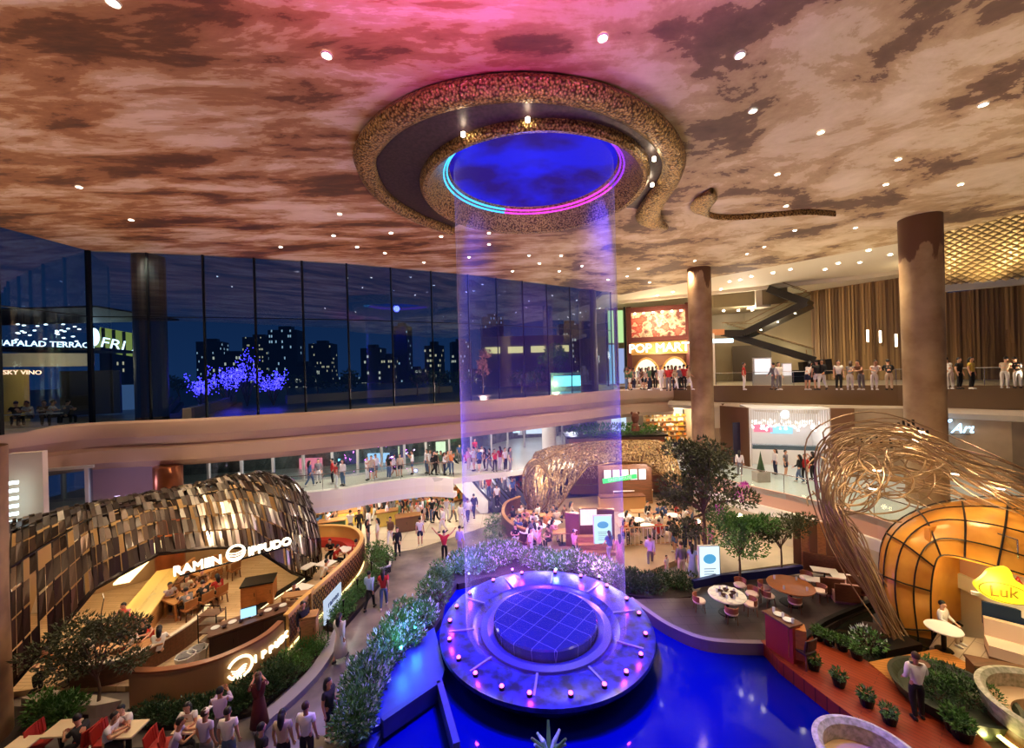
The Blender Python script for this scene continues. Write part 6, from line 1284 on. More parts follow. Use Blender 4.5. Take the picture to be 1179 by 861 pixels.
# ================================================================ TREES AT RIGHT OF CENTRE
tree('tall_tree', 'tall dark green tree with magenta blossom beside the middle column', G(812, 648, .3), 6.2, blobs(20, 2.0, 1.4, 1.8, 5.9, .85, 21), leafo, .2, 330, 11, .11, [(1.6, -.6, 3.6, .38), (.4, -.8, 3.0, .2), (2.0, -.2, 4.0, .2)])
tree('garden_tree', 'bright green spreading tree in front of the queue at the terrace wall', G(852, 672, .4), 3.2, blobs(10, 1.35, .9, 1.7, 2.9, .62, 22), leafg, .15, 300, 12, .06)
tree('garden_tree', 'darker loose tree right of the bright green tree', G(900, 662, .4), 3.2, blobs(9, 1.1, .9, 1.6, 2.9, .6, 23), leafo, .14, 240, 13, .05)
light('POINT', (D(840, 600, 21.5).x, 20.6, 3.4), 130, (1, .85, .6), None, .15, name='tree_lamp')
for i, (px, py, s_) in enumerate(((852, 594, .13), (804, 600, .1), (736, 598, .08))):
    q = D(px, py, 21.5+i); r = T('globe_lamp', f'glowing globe lamp among the tree leaves, {ordn([2, 1, 0][i], 3)} of three', 'lamp', (q.x, q.y, 0), 'globe lamps'); OB('globe', MB().ell(q, s_, s_, s_), emis('globe_glow', (1, .9, .55), 14), r); OB('pole', MB().cyl(q.x, q.y, 0.05, q.z-s_, .03, n=8), black, r)
# ================================================================ RIGHT MID LEVEL
MR = [G2(px, py, MZ) for px, py in ((800, 545), (830, 551), (855, 558), (905, 569), (955, 581), (1010, 597), (1080, 622), (1179, 660))]
struct('floor_mid_right', MB().prism([(MR[0][0], MR[0][1]+.05)]+MR[1:]+[(40, 14), (42, 45), (12, 45)], MZ-.3, MZ-.0), mat('pale_blue_floor', rgb(196, 206, 206), .2))
struct('trim_11', MB().strip(MR, 2.25, MZ+.02, .15), mat('pink_fascia', rgb(206, 160, 142), .5)); struct('trim_12', MB().strip([(a_-.15, b_-.2) for a_, b_ in MR], 1.75, 2.28, .4), white)
struct('wall_right_low', MB().strip([(a_, b_+.3) for a_, b_ in MR], 0, 1.75, .2), mat('low_wall', rgb(210, 196, 172), .6))
balustrade('glass_balustrade', [(a_, b_+.15) for a_, b_ in MR], MZ, 'glass railing along the right mid level above the pink band')
# wall of shopfronts at the back
g_a = D(842, 520, 29.5); 
struct('wall_shopfront', MB().strip([(D(830, 520, 31).x, 31), (D(862, 520, 28.6).x, 28.6)], MZ, 7.4, .3), mat('brown_wall', rgb(120, 84, 56), .5))
struct('wall_shopfront_right', MB().strip([(D(958, 520, 26.8).x, 26.8), (D(985, 520, 26.3).x, 26.3)], MZ, 7.4, .4), MATS['brown_wall'])
struct('wall_stone_right', MB().strip([(D(985, 500, 26.4).x, 26.4), (D(1100, 500, 24.6).x, 24.6), (D(1165, 500, 23).x, 23), (38, 20)], MZ, 7.4, .3), mat('polished_stone', rgb(196, 170, 138), .3, var=.3, vscale=.6))
tag(OB('doorway_dark', MB().box(D(849, 520, 29.6).x, 29.3, 4.8, .9, .1, 3.0), mat('violet_dark', rgb(40, 34, 60), .4)), 'dark violet doorway left of the white shop', 'doorway')
sx0, sx1 = D(863, 500, 28.6), D(957, 500, 27.0)
shp = T('white_shop', 'bright white dessert shop with hanging glass balls on the right mid level', 'shop', ((sx0.x+sx1.x)/2, 29, MZ)); d = V((sx1.x-sx0.x, sx1.y-sx0.y, 0)).normalized(); nb = V((-d.y, d.x, 0)); L_ = (V((sx1.x, sx1.y, 0))-V((sx0.x, sx0.y, 0))).length; o0 = V((sx0.x, sx0.y, 0))
sw = mat('bright_white_wall', rgb(245, 240, 235), .5)
def shopbox(u, v_, z, su, sv, sz): q = o0+d*u+nb*v_; return MB().box(q.x, q.y, z, su, sv, sz, math.atan2(d.y, d.x))
OB('back_wall', shopbox(L_/2, 3.2, 5.3, L_, .1, 4.2), sw, shp); OB('side_wall', shopbox(.05, 1.6, 5.3, .1, 3.2, 4.2), sw, shp); OB('side_wall', shopbox(L_-.05, 1.6, 5.3, .1, 3.2, 4.2), sw, shp)
OB('ceiling_panel', shopbox(L_/2, 1.6, 7.32, L_, 3.2, .1), sw, shp); m = MB()
for k in range(34): m2_ = shopbox(.15+k*(L_-.3)/33, .12, 6.75, .05, .03, 1.1); m.add(m2_.v, m2_.f)
OB('valance_fins', m, mat('fin_pale', rgb(220, 210, 200), .5), shp)
cn = shopbox(L_/2, 1.4, MZ+.55, L_*.86, .7, 1.1); OB('counter', cn, sw, shp); OB('glass_display', shopbox(L_/2, 1.3, MZ+1.25, L_*.84, .5, .3), mat('display_dark', rgb(90, 110, 120), .2), shp)
a_ = shopbox(L_*.32, 3.1, 5.55, 1.25, .08, .55); OB('menu_screen', a_, emis('menu_red', (.9, .2, .3), 1.2), shp); OB('menu_screen', shopbox(L_*.57, 3.1, 5.45, 1.45, .08, .55), emis('menu_blue', (.35, .75, .9), 1.2), shp)
OB('round_logo', MB().ell(o0+d*L_*.46+nb*.05+V((0, 0, 6.95)), .33, .05, .3), emis('logo_pale', (.8, .95, 1), 2), shp)
r3 = random.Random(4); bp_ = Proto('pendant_globe', 'lamp', [('globe', PM('globe', MB().ell((0, 0, 0), .09, .09, .09, 10, 7), emis('globe_white', (1, .97, .92), 2))), ('cord', PM('cord', MB().cyl(0, 0, .08, 1, .006, n=4), white))])
for k in range(70):
    u = r3.uniform(.3, L_-.3); v_ = r3.uniform(.4, 2.6); z = r3.uniform(5.75, 6.35); q = o0+d*u+nb*v_; bp_.put((q.x, q.y, z), 0, 'small white glass globe hanging in the bright white dessert shop', 'hanging glass globes', (r3.uniform(.8, 1.2),)*2+(1.0,))
for u in (.25, .75): q = o0+d*L_*u+nb*1.4; light('POINT', (q.x, q.y, 5.5), 22, (1, .95, .92), None, .3, name='shop_light')
q = o0+d*L_*.5-nb*1.8; light('POINT', (q.x, q.y, 6.4), 80, (1, .95, .9), None, .3, name='gallery_lamp')
q = G(881, 556, MZ); r = T('planter_box', 'grey square planter with a small conifer by the white shop', 'planter', q); OB('box', MB().box(q.x, q.y+.4, MZ+.3, .8, .6, .6), mat('planter_grey', rgb(170, 160, 150), .6), r); OB('conifer', MB().lathe([(.001, MZ+1.9), (.1, MZ+1.3), (.22, MZ+.7), (.05, MZ+.6)], 10, q.x, q.y+.4), leafd, r)
crowd([(921, 556, 'black'), (927, 556, 'red'), (852, 548, 'white'), (905, 548, 'grey'), (893, 546, 'white'), (936, 552, 'black')], MZ, 'by the white dessert shop', 'white shop customers', seed=31)
crowd([(886, 615, 'orange'), (893, 618, 'black'), (899, 616, 'beige'), (905, 621, 'brown'), (912, 618, 'black'), (918, 624, 'white'), (924, 622, 'black'), (930, 628, 'pink'), (936, 624, 'white'), (944, 630, 'beige'), (876, 612, 'brown'), (868, 608, 'black'), (858, 606, 'orange'), (950, 626, 'grey')], .3, 'queueing behind the right trees', 'people queueing', seed=33)
struct('floor_right_raised', MB().prism([G2(*p, .28) for p in ((800, 664), (900, 650), (985, 640), (1179, 700))]+[(40, 14), (32, 22), (22, 24), (14, 29), (11, 30), (9, 26)], 0, .28), mat('right_terrace_stone', rgb(190, 176, 152), .4, var=.2, vscale=.8))
# blue art sign
q = D(1108, 494, 24.2); sb = T('blue_script_sign', 'blue neon script sign on the polished stone wall at right', 'sign', q); text('Art', .8, .02, emis('blue_neon', (.3, .6, 1), 6), frame(D(1108, 498, 24.2), (1, -.25, 0)), 'letters', sb, shear=.4); 
text('o', .4, .02, emis('blue_neon', (.3, .6, 1), 6), frame(D(1093, 486, 24.3), (1, -.25, 0)), 'letters', sb, shear=.4); OB('bracket', MB().bar(D(1095, 500, 24.35), D(1120, 500, 24.15), .05, .04), black, sb)
# book shop / bakery shelves behind the middle column
g0_ = D(750, 520, 38); g1_ = D(800, 520, 38); bsf = T('stocked_shop', 'warm lit shop wall with rows of stocked shelves left of the middle column', 'shop shelving', (g0_.x+2, 38, MZ))
OB('back_wall', MB().box((g0_.x+g1_.x)/2, 38.6, 4.8, g1_.x-g0_.x+1, .1, 4.6), mat('cream_back', rgb(236, 206, 150), .5), bsf); OB('upper_window', MB().box((g0_.x+g1_.x)/2, 38.5, 6.6, g1_.x-g0_.x+.8, .08, 1.1), emis('cream_glow', (1, .85, .6), 1.3), bsf)
for k in range(6): OB('shelf', MB().box((g0_.x+g1_.x)/2, 38.3, MZ+.4+k*.45, g1_.x-g0_.x+.8, .5, .05), wood, bsf)
for k in range(5): OB('window_bar', MB().box(g0_.x-.1+k*(g1_.x-g0_.x+.4)/4, 38.4, 6.6, .07, .07, 1.1), black, bsf)
m = MB(); r3 = random.Random(6)
for k in range(6):
    for u in range(26): m.cur = r3.choice((0, 2, 2, 5, 4, 0)); hh = r3.uniform(.14, .32); m.box(g0_.x-.3+u*(g1_.x-g0_.x+.6)/25, 38.15, MZ+.43+k*.45+hh/2, .12, .15, hh)
tag(OB('stock', m, goods, bsf), kind='stuff'); light('POINT', ((g0_.x+g1_.x)/2, 36.6, 6.2), 420, (1, .85, .6), None, .25, name='shop_lamp')
tag(OB('brown_pillar', MB().box(D(838, 520, 33).x, 33, 5.3, 1.0, .6, 4.2), MATS['brown_wall']), 'brown square pillar right of the middle column', 'pillar'); struct('wall_pale', MB().box(D(831, 500, 32.4).x, 32.5, 6.3, 1.5, .1, 1.7), cream)
struct('wall_centre_back', MB().strip([(9, 43), (16, 40.5), (17, 35), (21, 31.5)], 0, 7.5, .3), mat('beige_back_wall', rgb(190, 160, 128), .6))
tag(OB('blue_window_display', MB().box(D(713, 503, 41).x, 41, 5.2, 1.5, .1, 2.6), emis('pale_shop_wall', (.7, .85, 1), 1.0)), 'narrow pale blue window display left of the roof statue', 'display')
# ================================================================ UPPER RIGHT GALLERY
pm_x0, pm_x1 = D(722, 400, 43), D(796, 400, 41); ps = T('toy_shop', 'richly decorated toy shop front with glowing POP MART sign on the upper gallery', 'shop', ((pm_x0.x+pm_x1.x)/2, 42, UR))
d = (V((pm_x1.x, pm_x1.y, 0))-V((pm_x0.x, pm_x0.y, 0))); L_ = d.length; d.normalize(); nb = V((-d.y, d.x, 0)); o0 = V((pm_x0.x, pm_x0.y, 0)); ang = math.atan2(d.y, d.x)
def ub_(u, v_, z, su, sv, sz): q = o0+d*u+nb*v_; return MB().box(q.x, q.y, z, su, sv, sz, ang)
drk = mat('dark_red_wood', rgb(96, 44, 36), .45)
OB('side_pillar', ub_(.25, 0, 13, .5, .5, 8.2), drk, ps); OB('side_pillar', ub_(L_-.25, 0, 13, .5, .5, 8.2), drk, ps)
OB('cornice', ub_(L_/2, 0, 16.7, L_, .6, .5), drk, ps); OB('mid_beam', ub_(L_/2, -.1, 13.55, L_, .6, .45), drk, ps)
mur = mat('mural_colours', rgb(230, 120, 90), .5, var=1, vscale=1.3, col2=rgb(120, 60, 50)); t = mur.node_tree; rr0 = [n_ for n_ in t.nodes if n_.type == 'VALTORGB'][0].color_ramp; e_ = rr0.elements.new(.5); e_.color = (*rgb(246, 214, 170), 1); e_ = rr0.elements.new(.57); e_.color = (*rgb(190, 60, 50), 1)
OB('mural', ub_(L_/2, .1, 15.15, L_-.8, .1, 2.7), mur, ps)
for k in range(6): OB('mural_lamp', ub_(.9+k*(L_-1.8)/5, -.4, 16.3, .2, .2, .12), emis('warm_lens', (1, .85, .6), 25), ps)
OB('sign_band', ub_(L_/2, -.15, 12.6, L_-.8, .25, 1.3), mat('gold_sign_band', rgb(200, 150, 80), .4), ps)
q = o0+d*L_*.5-nb*.35; text('POP MART', 1.25, .05, emw, frame((q.x, q.y, 12.2), d), 'sign_letters', ps, bev=.03)
for k, cx_ in enumerate((.3, .74)):
    q = o0+d*L_*cx_; m = MB(); n_ = 16; vs = [q+V((0, 0, UR+.2))+d*1.35*math.cos(PI*i/n_)+V((0, 0, .2+2.3*math.sin(PI*i/n_))) for i in range(n_+1)]; m.add([v_-nb*.05 for v_ in vs], [tuple(range(n_+1))]); OB('arched_window', m, emis('arch_glow', (1, .9, .6), 1.5), ps)
    OB('arch_frame', MB().tube([v_-nb*.08 for v_ in vs], .1, 6), mat('gold_sign_band', rgb(200, 150, 80), .4), ps)
OB('inner_wall', ub_(L_/2, .5, 10.4, L_-.6, .1, 3.2), mat('shop_inner', rgb(140, 90, 60), .6), ps)
light('POINT', o0+d*L_*.5-nb*2+V((0, 0, 12)), 350, WARM, None, .3, name='shop_lamp'); light('POINT', o0+d*L_*.5-nb*1.6+V((0, 0, 15.6)), 260, WARM, None, .3, name='shop_lamp')
gx = D(708, 400, 41); gt = T('green_lit_window', 'narrow bright green and blue lit glass panels left of the toy shop', 'window display', (gx.x, 41, UR))
for k, (px, c_, z0, z1) in enumerate(((704, (.55, .9, .35), 13.2, 16.5), (715, (.6, .95, .4), 13.2, 16.5), (704, (.3, .6, .8), 9, 13), (715, (.35, .45, .8), 9, 12.6))): q = D(px, 400, 41); OB('light_panel', MB().box(q.x, q.y, (z0+z1)/2, .55, .1, z1-z0), emis('gpanel_%d' % k, c_, .9), gt)
for px in (699, 710, 720): q = D(px, 400, 40.8); OB('mullion', MB().box(q.x, q.y, 12.8, .16, .16, 8), mull, gt)
r2 = random.Random(8)
crowd([(722+i*4.4+r2.uniform(-1, 1), 449+r2.uniform(-1.5, 1)) for i in range(17)], UR, 'before the glowing toy shop', 'toy shop crowd', seed=41, tops=['black', 'grey', 'beige', 'green', 'brown', 'red', 'white'])
# sign post and kiosks
q = D(833, 440, 36); dp = T('direction_post', 'pale post with round figure sign and blue-white arrow board on the upper gallery', 'sign post', (q.x, 36, UR)); OB('post', MB().box(q.x-.9, 36, UR+2.3, .3, .2, 4.6), cream, dp); OB('arrow_board', MB().box(q.x, 35.9, UR+3.9, 1.8, .15, .35), emis('board_pale', (.7, .9, 1), 2.5), dp)
for zz in (3.9, 5.0): OB('ring_light', MB().tube([V((q.x-1.5+.4*math.cos(k*PI/8), 35.9, UR+zz+.4*math.sin(k*PI/8))) for k in range(16)], .07, 6, True), emis('ring_glow', (1, .8, .45), 2.5), dp)
OB('planter_shelf', MB().box(q.x-.6, 36.2, UR+4.7, 1.6, .5, .5), mat('terracotta', rgb(190, 120, 70), .6), dp)
for i, (px, w_, h, c_, lb) in enumerate(((878, 1.5, 2.0, (.95, .85, .85), 'wide glowing white and pink advertising screen on the upper gallery'), (906, .75, 1.5, (.9, .72, .68), 'narrow pink-white information stand on the upper gallery'))):
    q = D(px, 440, 32); r = T('advertising_screen', lb, 'screen', (q.x, 32, UR)); OB('screen', MB().box(q.x, 31.93, UR+.25+h*.62, w_*.86, .04, h*.62), emis('ad_%d' % i, c_, 1.2), r); OB('case', MB().box(q.x, 32, UR+(h+.2)/2, w_, .12, h+.2), mat('ad_case', rgb(200, 190, 184), .4), r)
crowd([(857, 449, 'red'), (891, 449, 'grey'), (897, 449, 'white'), (930, 449, 'white'), (941, 449, 'black'), (947, 449, 'black'), (966, 449, 'white'), (979, 449, 'grey'), (992, 449, 'brown'), (1007, 449, 'white'), (1024, 449, 'black')], UR, 'before the slatted wood wall', 'upper gallery visitors', ('stand', 'lean', 'walk'), seed=51)
crowd([(1094, 448, 'white'), (1105, 448, 'black'), (1119, 448, 'yellow'), (1157, 447, 'beige'), (1172, 447, 'black')], UR, 'on gallery right of big column', 'far right gallery visitors', ('stand', 'lean'), seed=53)
for i, px in enumerate((925,)):
    q = D(px, 440, 33); bx = T('sofa_bench', 'black lounge bench under the zigzag stair', 'bench', (q.x, 33, UR)); OB('seat', MB().box(q.x, 33, UR+.35, 2.4, .8, .5), black, bx); OB('backrest', MB().box(q.x, 33.4, UR+.8, 2.4, .15, .6), black, bx)
# terrace diners outside left
for i, (px, py, tp) in enumerate(((36, 488, 'white'), (50, 484, 'brown'), (56, 486, 'white'), (74, 483, 'grey'), (20, 492, 'black'))):
    g = D(px, py, 22.5); person((g.x, 22.5 if g.x < -24 else 23, 8.1), R(i*60), f'terrace diner in {tp} top behind the left glass, {ordn([1, 2, 3, 4, 0][i], 5)} of five', 'eat', tp, 'black', group='terrace diners', seed=i, s=1.1)
for i, (px,) in enumerate(((28,), (64,))):
    g = D(px, 490, 22.3); TB_D = TB_S; TB_S.put((g.x, 22.0, 8.1), 0, f'{["left", "right"][i]} terrace table behind the left glass', 'terrace tables')
# ================================================================ RIGHT TERRACE
tz = .42; ts = brickmat('terrace_dark_stone', rgb(66, 54, 52), rgb(56, 46, 44), rgb(36, 30, 28), 1.0, .5, .015, .3)
tp1 = [G2(*p, tz) for p in ((716, 690), (795, 688), (815, 670), (900, 662), (985, 664), (1000, 700), (970, 712), (930, 735), (905, 745), (880, 742), (815, 738), (770, 720), (740, 700))]
struct('floor_terrace', MB().prism(tp1, 0, tz), ts)
ed_ = [(p.x, p.y) for p in spline([tuple(G(px, py, tz)) for px, py in ((724, 690), (740, 702), (770, 722), (815, 739), (880, 743))], 6)]
struct('trim_13', MB().strip(ed_, .05, tz+.06, .2), mat('terrace_edge', rgb(120, 104, 110), .4))
nb_ = [G2(px, py, tz) for px, py in ((800, 678), (830, 671), (870, 667), (925, 660))]
struct('trim_14', MB().strip(nb_, tz, tz+.35, .18), mat('navy_band', rgb(24, 30, 96), .35))
# dining tables on the terrace
mq = G(837, 684, tz+.76); mq.z = tz; bq = G(910, 673, tz+.76); bq.z = tz
TR_M.put(mq, 0, 'large round table laid with plates and napkins on the terrace', 'terrace dining tables', (1, 1, 1)); TR_B.put(bq, 0, 'large round brown wooden table on the terrace', 'terrace dining tables', (1, 1, 1))
c_ = mq
for k in range(10): a_ = k*PI/5; PLATE.put((c_.x+.54*math.cos(a_), c_.y+.54*math.sin(a_), tz+.762), 0, 'white plate laid on the large round terrace table', 'plates on the round terrace table', 1.1)
for k in range(8): a_ = k*PI/4+.3; GLASS.put((c_.x+.36*math.cos(a_), c_.y+.36*math.sin(a_), tz+.762), 0, 'drinking glass on the large round terrace table', 'glasses on the round terrace table', 1.2)
for k in range(5): a_ = k*1.26; BOWL.put((c_.x+.25*math.cos(a_), c_.y+.25*math.sin(a_), tz+.762), 0, 'dark bowl in the middle of the large round terrace table', 'bowls on the round terrace table', 1.2)
c_ = bq
for k in range(4): a_ = k*PI/2+.6; GLASS.put((c_.x+.6*math.cos(a_), c_.y+.6*math.sin(a_), tz+.762), 0, 'drinking glass on the round brown terrace table', 'glasses on the brown table', 1.2)
chs = [(805, 690, 'left of the laid round table'), (842, 703, 'in front of the laid round table'), (864, 694, 'front right of the laid round table'), (866, 682, 'right of the laid round table'), (884, 684, 'between the two round tables, front'), (880, 675, 'between the two round tables, back'), (915, 691, 'in front of the brown round table'), (944, 679, 'right of the brown round table'), (928, 664, 'behind the brown round table'), (852, 672, 'behind the laid round table')]
for i, (px, py, lb) in enumerate(chs):
    q = G(px, py, tz); q = G(px, py, tz+.45); q.z = tz; tgt = mq if px < 875 else bq; d_ = tgt-q; CH_P.put((q.x, q.y, tz), math.atan2(d_.x, -d_.y)+0, 'padded chair '+lb, 'padded terrace chairs', .9)
for i, (px, py, lb) in enumerate(((949, 651, 'back left'), (942, 662, 'front left'), (972, 658, 'back right'), (966, 668, 'front right'))):
    TB_L.put((G(px, py, tz+.7).x, G(px, py, tz+.7).y, tz), R(-22), f'white rectangular table at the red-brown booth, {lb} of four', 'white booth tables', .66)
for i, (px, py) in enumerate(((955, 684), (985, 682), (972, 692))): booth(f'low pinkish booth seat by the white tables, {ordn([0, 2, 1][i], 3)} of three', G2(px, py, tz), .8, R(160), tz, mat('pink_pad', rgb(196, 150, 140), .6), .7)
wb = T('wooden_screen', 'brown slatted wooden screen behind the white booth tables', 'screen wall', G(955, 660, tz)); a_ = G(925, 656, tz); b_ = G(985, 668, tz); OB('lower_panel', MB().bar(a_+V((0, 0, .45)), b_+V((0, 0, .45)), .12, .9), dwood, wb)
for k in range(7): q = a_.lerp(b_, k/6); OB('panel', MB().box(q.x, q.y+.2, tz+1.3, .55, .1, 2.2, R(-22)), wood if k % 2 else MATS['brown_wall'], wb)
# service wall, red
rw = T('red_service_counter', 'tall dark red service counter at the start of the boardwalk', 'counter', G(905, 745, tz)); a_ = G(886, 742, .5); b_ = G(918, 764, .5)
OB('front_panel', MB().bar(a_+V((0, 0, .6)), b_+V((0, 0, .6)), .35, 1.2), mat('dark_red_panel', rgb(150, 44, 30), .45), rw); OB('worktop', MB().bar(a_+V((0, 0, 1.23)), b_+V((0, 0, 1.23)), .6, .06), dwood, rw); OB('end_panel', MB().box(b_.x+.1, b_.y+.15, 1.15, .5, .45, 1.0, R(-30)), mat('amber_oak', rgb(196, 122, 56), .45), rw)
for k in range(5): q = a_.lerp(b_, .2+k*.17)+V((0, 0, 1.27)); (PLATE if k % 2 else GLASS).put(q, 0, f'{"white plate" if k % 2 else "glass"} on the dark red service counter', 'ware on the service counter', 1.3)
CH_D.put(G(926, 765, .5), R(200), 'dark chair tucked beside the red service counter', None, 1.1)
# boardwalk
bwp = [G2(*p, .5) for p in ((876, 737), (897, 760), (960, 808), (1040, 868), (1150, 868), (1098, 818), (1050, 788), (1000, 762), (945, 728))]
struct('floor_boardwalk', MB().prism(bwp, 0, .5), brickmat('red_boardwalk', rgb(150, 62, 32), rgb(136, 54, 26), rgb(90, 34, 18), 3, .14, .008, .3, rot=(0, 0, R(52))))
wdp = [G2(*p, .52) for p in ((1000, 762), (1083, 746), (1122, 768), (1080, 785), (1040, 795))]
struct('floor_wood_deck', MB().prism(wdp, 0, .52), brickmat('amber_deck', rgb(206, 140, 66), rgb(190, 124, 54), rgb(130, 80, 34), 2.5, .13, .008, .35, rot=(0, 0, R(20))))
struct('floor_luk', MB().prism([G2(*p, .5) for p in ((1070, 745), (1080, 728), (1300, 760), (1300, 900), (1230, 880), (1122, 768), (1084, 747))]+[], 0, .5), brickmat('luk_floor', rgb(206, 190, 166), rgb(190, 172, 148), rgb(140, 124, 104), 1.6, .35, .012, .35, rot=(0, 0, R(-30))))
dkw = mat('dark_pond', rgb(22, 24, 18), .05, bump=.03, vscale=3)
tag(OB('pond_water', MB().prism([G2(*p, .3) for p in ((930, 745), (1000, 700), (1060, 690), (1110, 720), (1060, 752), (1000, 768), (960, 750))], .28, .34), dkw), 'still dark pond between the terrace and the twig nest', 'water', kind='stuff')
tag(OB('pond_rim', MB().strip([(p.x, p.y) for p in spline([tuple(G(px, py, .4)) for px, py in ((928, 742), (950, 722), (985, 706), (1010, 696))], 5)], .2, .6, .15), black), 'thin black curved rim along the dark pond', 'rim')
tag(OB('black_plinth', MB().prism([G2(*p, .6) for p in ((1005, 738), (1040, 730), (1062, 742), (1020, 750))], .3, .62), black), 'flat black plinth at the edge of the dark pond', 'plinth')
pots = [(937, 770), (966, 789), (998, 812), (1024, 832), (942, 736), (955, 742), (970, 748), (987, 758), (1100, 842), (1108, 850)]
POT = Proto('potted_plant', 'potted plant', [('pot', PM('pot', MB().lathe([(.001, 0), (.14, 0), (.19, .22), (.16, .22), (.15, .18), (.001, .18)], 14), black), ), ('foliage', PM('foliage', leafcloud(170, .2, .2, .16, .32, .1, 5, .2), leafg))])
for i, (px, py) in enumerate(pots): POT.put(G(px, py, .5), i, f'potted plant, {"pool side" if i < 4 else "pond side" if i < 8 else "lower right side"} of the red boardwalk, {["first from its far end", "second from its far end", "third from its far end", "last"][i % 4]}', 'boardwalk plants', 1.0 if i < 8 else 1.3)
SH_W[0].put(G(1000, 748, .35), 0, 'pale leafy shrub beside the black plinth at the pond', None, .9); SH_W[1].put(G(962, 745, .4), 0, 'pale shrub at the pond edge of the boardwalk', None, .6)
sv = person(G(1056, 826, .5), R(165), 'waiter in white shirt carrying a round tray on the red boardwalk', 'tray', 'white', 'black', 'shirt', s=1.04)
q = V((-.33, -.42, 1.2)); q.rotate(Matrix.Rotation(R(165), 3, 'Z')); q = G(1056, 826, .5)+q*1.04; tag(OB('round_tray', MB().lathe([(.001, 0), (.2, 0), (.22, .03), (.2, .015), (.001, .012)], 20), dwood), 'round dark tray held by the waiter on the boardwalk', 'tray').location = q
# round green planter
gp = T('round_planter', 'low round dark green planter full of shrubs beside the wood deck', 'planter', G(1098, 808, .5)); c_ = G(1095, 806, .5); OB('bowl', MB().lathe([(.001, .3), (1.1, .3), (1.35, .85), (1.25, .85), (1.1, .7), (.001, .7)], 40, c_.x, c_.y), mat('dark_green_planter', rgb(44, 52, 34), .5), gp)
for k in range(9): a_ = k*.7; (SH_D if k % 2 else SH_G)[k % 3].put((c_.x+.7*math.cos(a_)*(.3+.7*(k % 3)/2), c_.y+.7*math.sin(a_)*(.3+.7*(k % 3)/2), .72), a_, 'leafy shrub in the low round dark green planter', 'shrubs in the round green planter', .7)
# round booths with stone rims
def round_booth(label, c_, r_, glow):
    r = T('round_booth', label, 'booth', (c_[0], c_[1], .3)); mm = mat('speckled_stone', rgb(206, 200, 176), .5, var=.3, vscale=9, col2=rgb(150, 150, 120))
    OB('rim', MB().lathe([(r_-.1, .9), (r_-.12, 1.32), (r_-.02, 1.42), (r_+.1, 1.38), (r_+.06, 1.28), (r_-.02, .9)], 56, c_[0], c_[1]), mm, r, True); OB('outer_wall', MB().lathe([(r_-.15, .3), (r_+.02, 1.32)], 56, c_[0], c_[1]), dwood, r); OB('bench', MB().lathe([(r_-.55, .5), (r_-.55, .92), (r_-.1, .92)], 56, c_[0], c_[1]), mat('bench_oak', rgb(206, 172, 130), .45), r); OB('floor_disc', MB().cyl(c_[0], c_[1], .3, .52, r_-.5, n=48), deck, r)
    if glow: OB('under_light', MB().lathe([(r_+.02, .55), (r_+.1, .55), (r_+.1, .62), (r_+.02, .62)], 56, c_[0], c_[1]), emis('under_glow', (1, .85, .2), 6), r); light('POINT', (c_[0]-r_-.3, c_[1]+.3, .45), 25, (1, .85, .3), None, .1, name='under_lamp')
    return r
rbq = G(1232, 822, 1.3); round_booth('large round stone-rimmed booth with yellow under light at the lower right', (rbq.x, rbq.y), 1.5, True)
TR_B.put((rbq.x-.2, rbq.y, .52), 0, 'round wooden table inside the large glowing round booth', None, (.7, .7, .9)); BOWL.put((rbq.x-.45, rbq.y-.1, .52+.69), 0, 'dark bowl on the table inside the glowing round booth', None, 1.5)
rb2 = G(1002, 872, 1.3); round_booth('round stone-rimmed booth cut off by the bottom edge', (rb2.x, rb2.y), .98, False)
# spiky plant top at bottom centre
sp3 = T('cactus_plant', 'pale green finger-like cactus poking up at the bottom centre edge', 'plant', G(632, 866, .0)); c_ = G(632, 862, 1.2)
OB('stem', MB().cyl(c_.x, c_.y, 0.04, 1.0, .12, .08, 10), leafd, sp3)
for k in range(9): a_ = k*.75; OB('frond', MB().tube([V((c_.x, c_.y, .95)), V((c_.x+.2*math.cos(a_), c_.y+.2*math.sin(a_), 1.25)), V((c_.x+.42*math.cos(a_), c_.y+.42*math.sin(a_), 1.3+.12*(k % 3)))], [.05, .055, .03], 8), leafw if k % 2 else leafg, sp3)
# ================================================================ GOLDEN HOOD AND TWIG NEST
gh = mat('golden_plaster', rgb(226, 160, 64), .35, .1, var=.2, vscale=.8, col2=rgb(196, 122, 40)); go = T('golden_hood', 'curved golden hood sheltering the round-signed restaurant at right', 'restaurant shell', G(1110, 730, .5))
RI = [(1073, 742, 14.4), (1071, 690, 14.4), (1075, 655, 14.3), (1086, 641, 14.2), (1125, 648, 13.8), (1179, 664, 13.2), (1290, 700, 12.4)]
MI = [(1040, 742, 14.8), (1030, 680, 15.0), (1040, 628, 15.0), (1075, 602, 14.8), (1130, 604, 14.3), (1190, 618, 13.8), (1310, 650, 13)]
OU = [(1022, 735, 15.6), (1012, 670, 16.0), (1020, 615, 16.2), (1065, 585, 16.4), (1130, 574, 16.2), (1200, 575, 15.8), (1320, 590, 15)]
BA = [(1040, 730, 17.6), (1035, 660, 18), (1045, 615, 18.2), (1080, 590, 18.4), (1140, 582, 18.2), (1210, 582, 17.8), (1330, 590, 17)]
rows = [spline([tuple(D(*p)) for p in c_], 6) for c_ in (RI, MI, OU, BA)]; P = [[] for _ in range(13)]
for j in range(len(rows[0])):
    col_ = spline([rows[k][j] for k in range(4)], 4)
    for i, q in enumerate(col_): P[i].append(q)
OB('hood_skin', MB().grid(P, .08), gh, go, True)
bwl = [D(1073, 700, 14.5), D(1110, 700, 15.3), D(1150, 700, 15.0), D(1230, 700, 14.0), D(1300, 700, 13.2)]
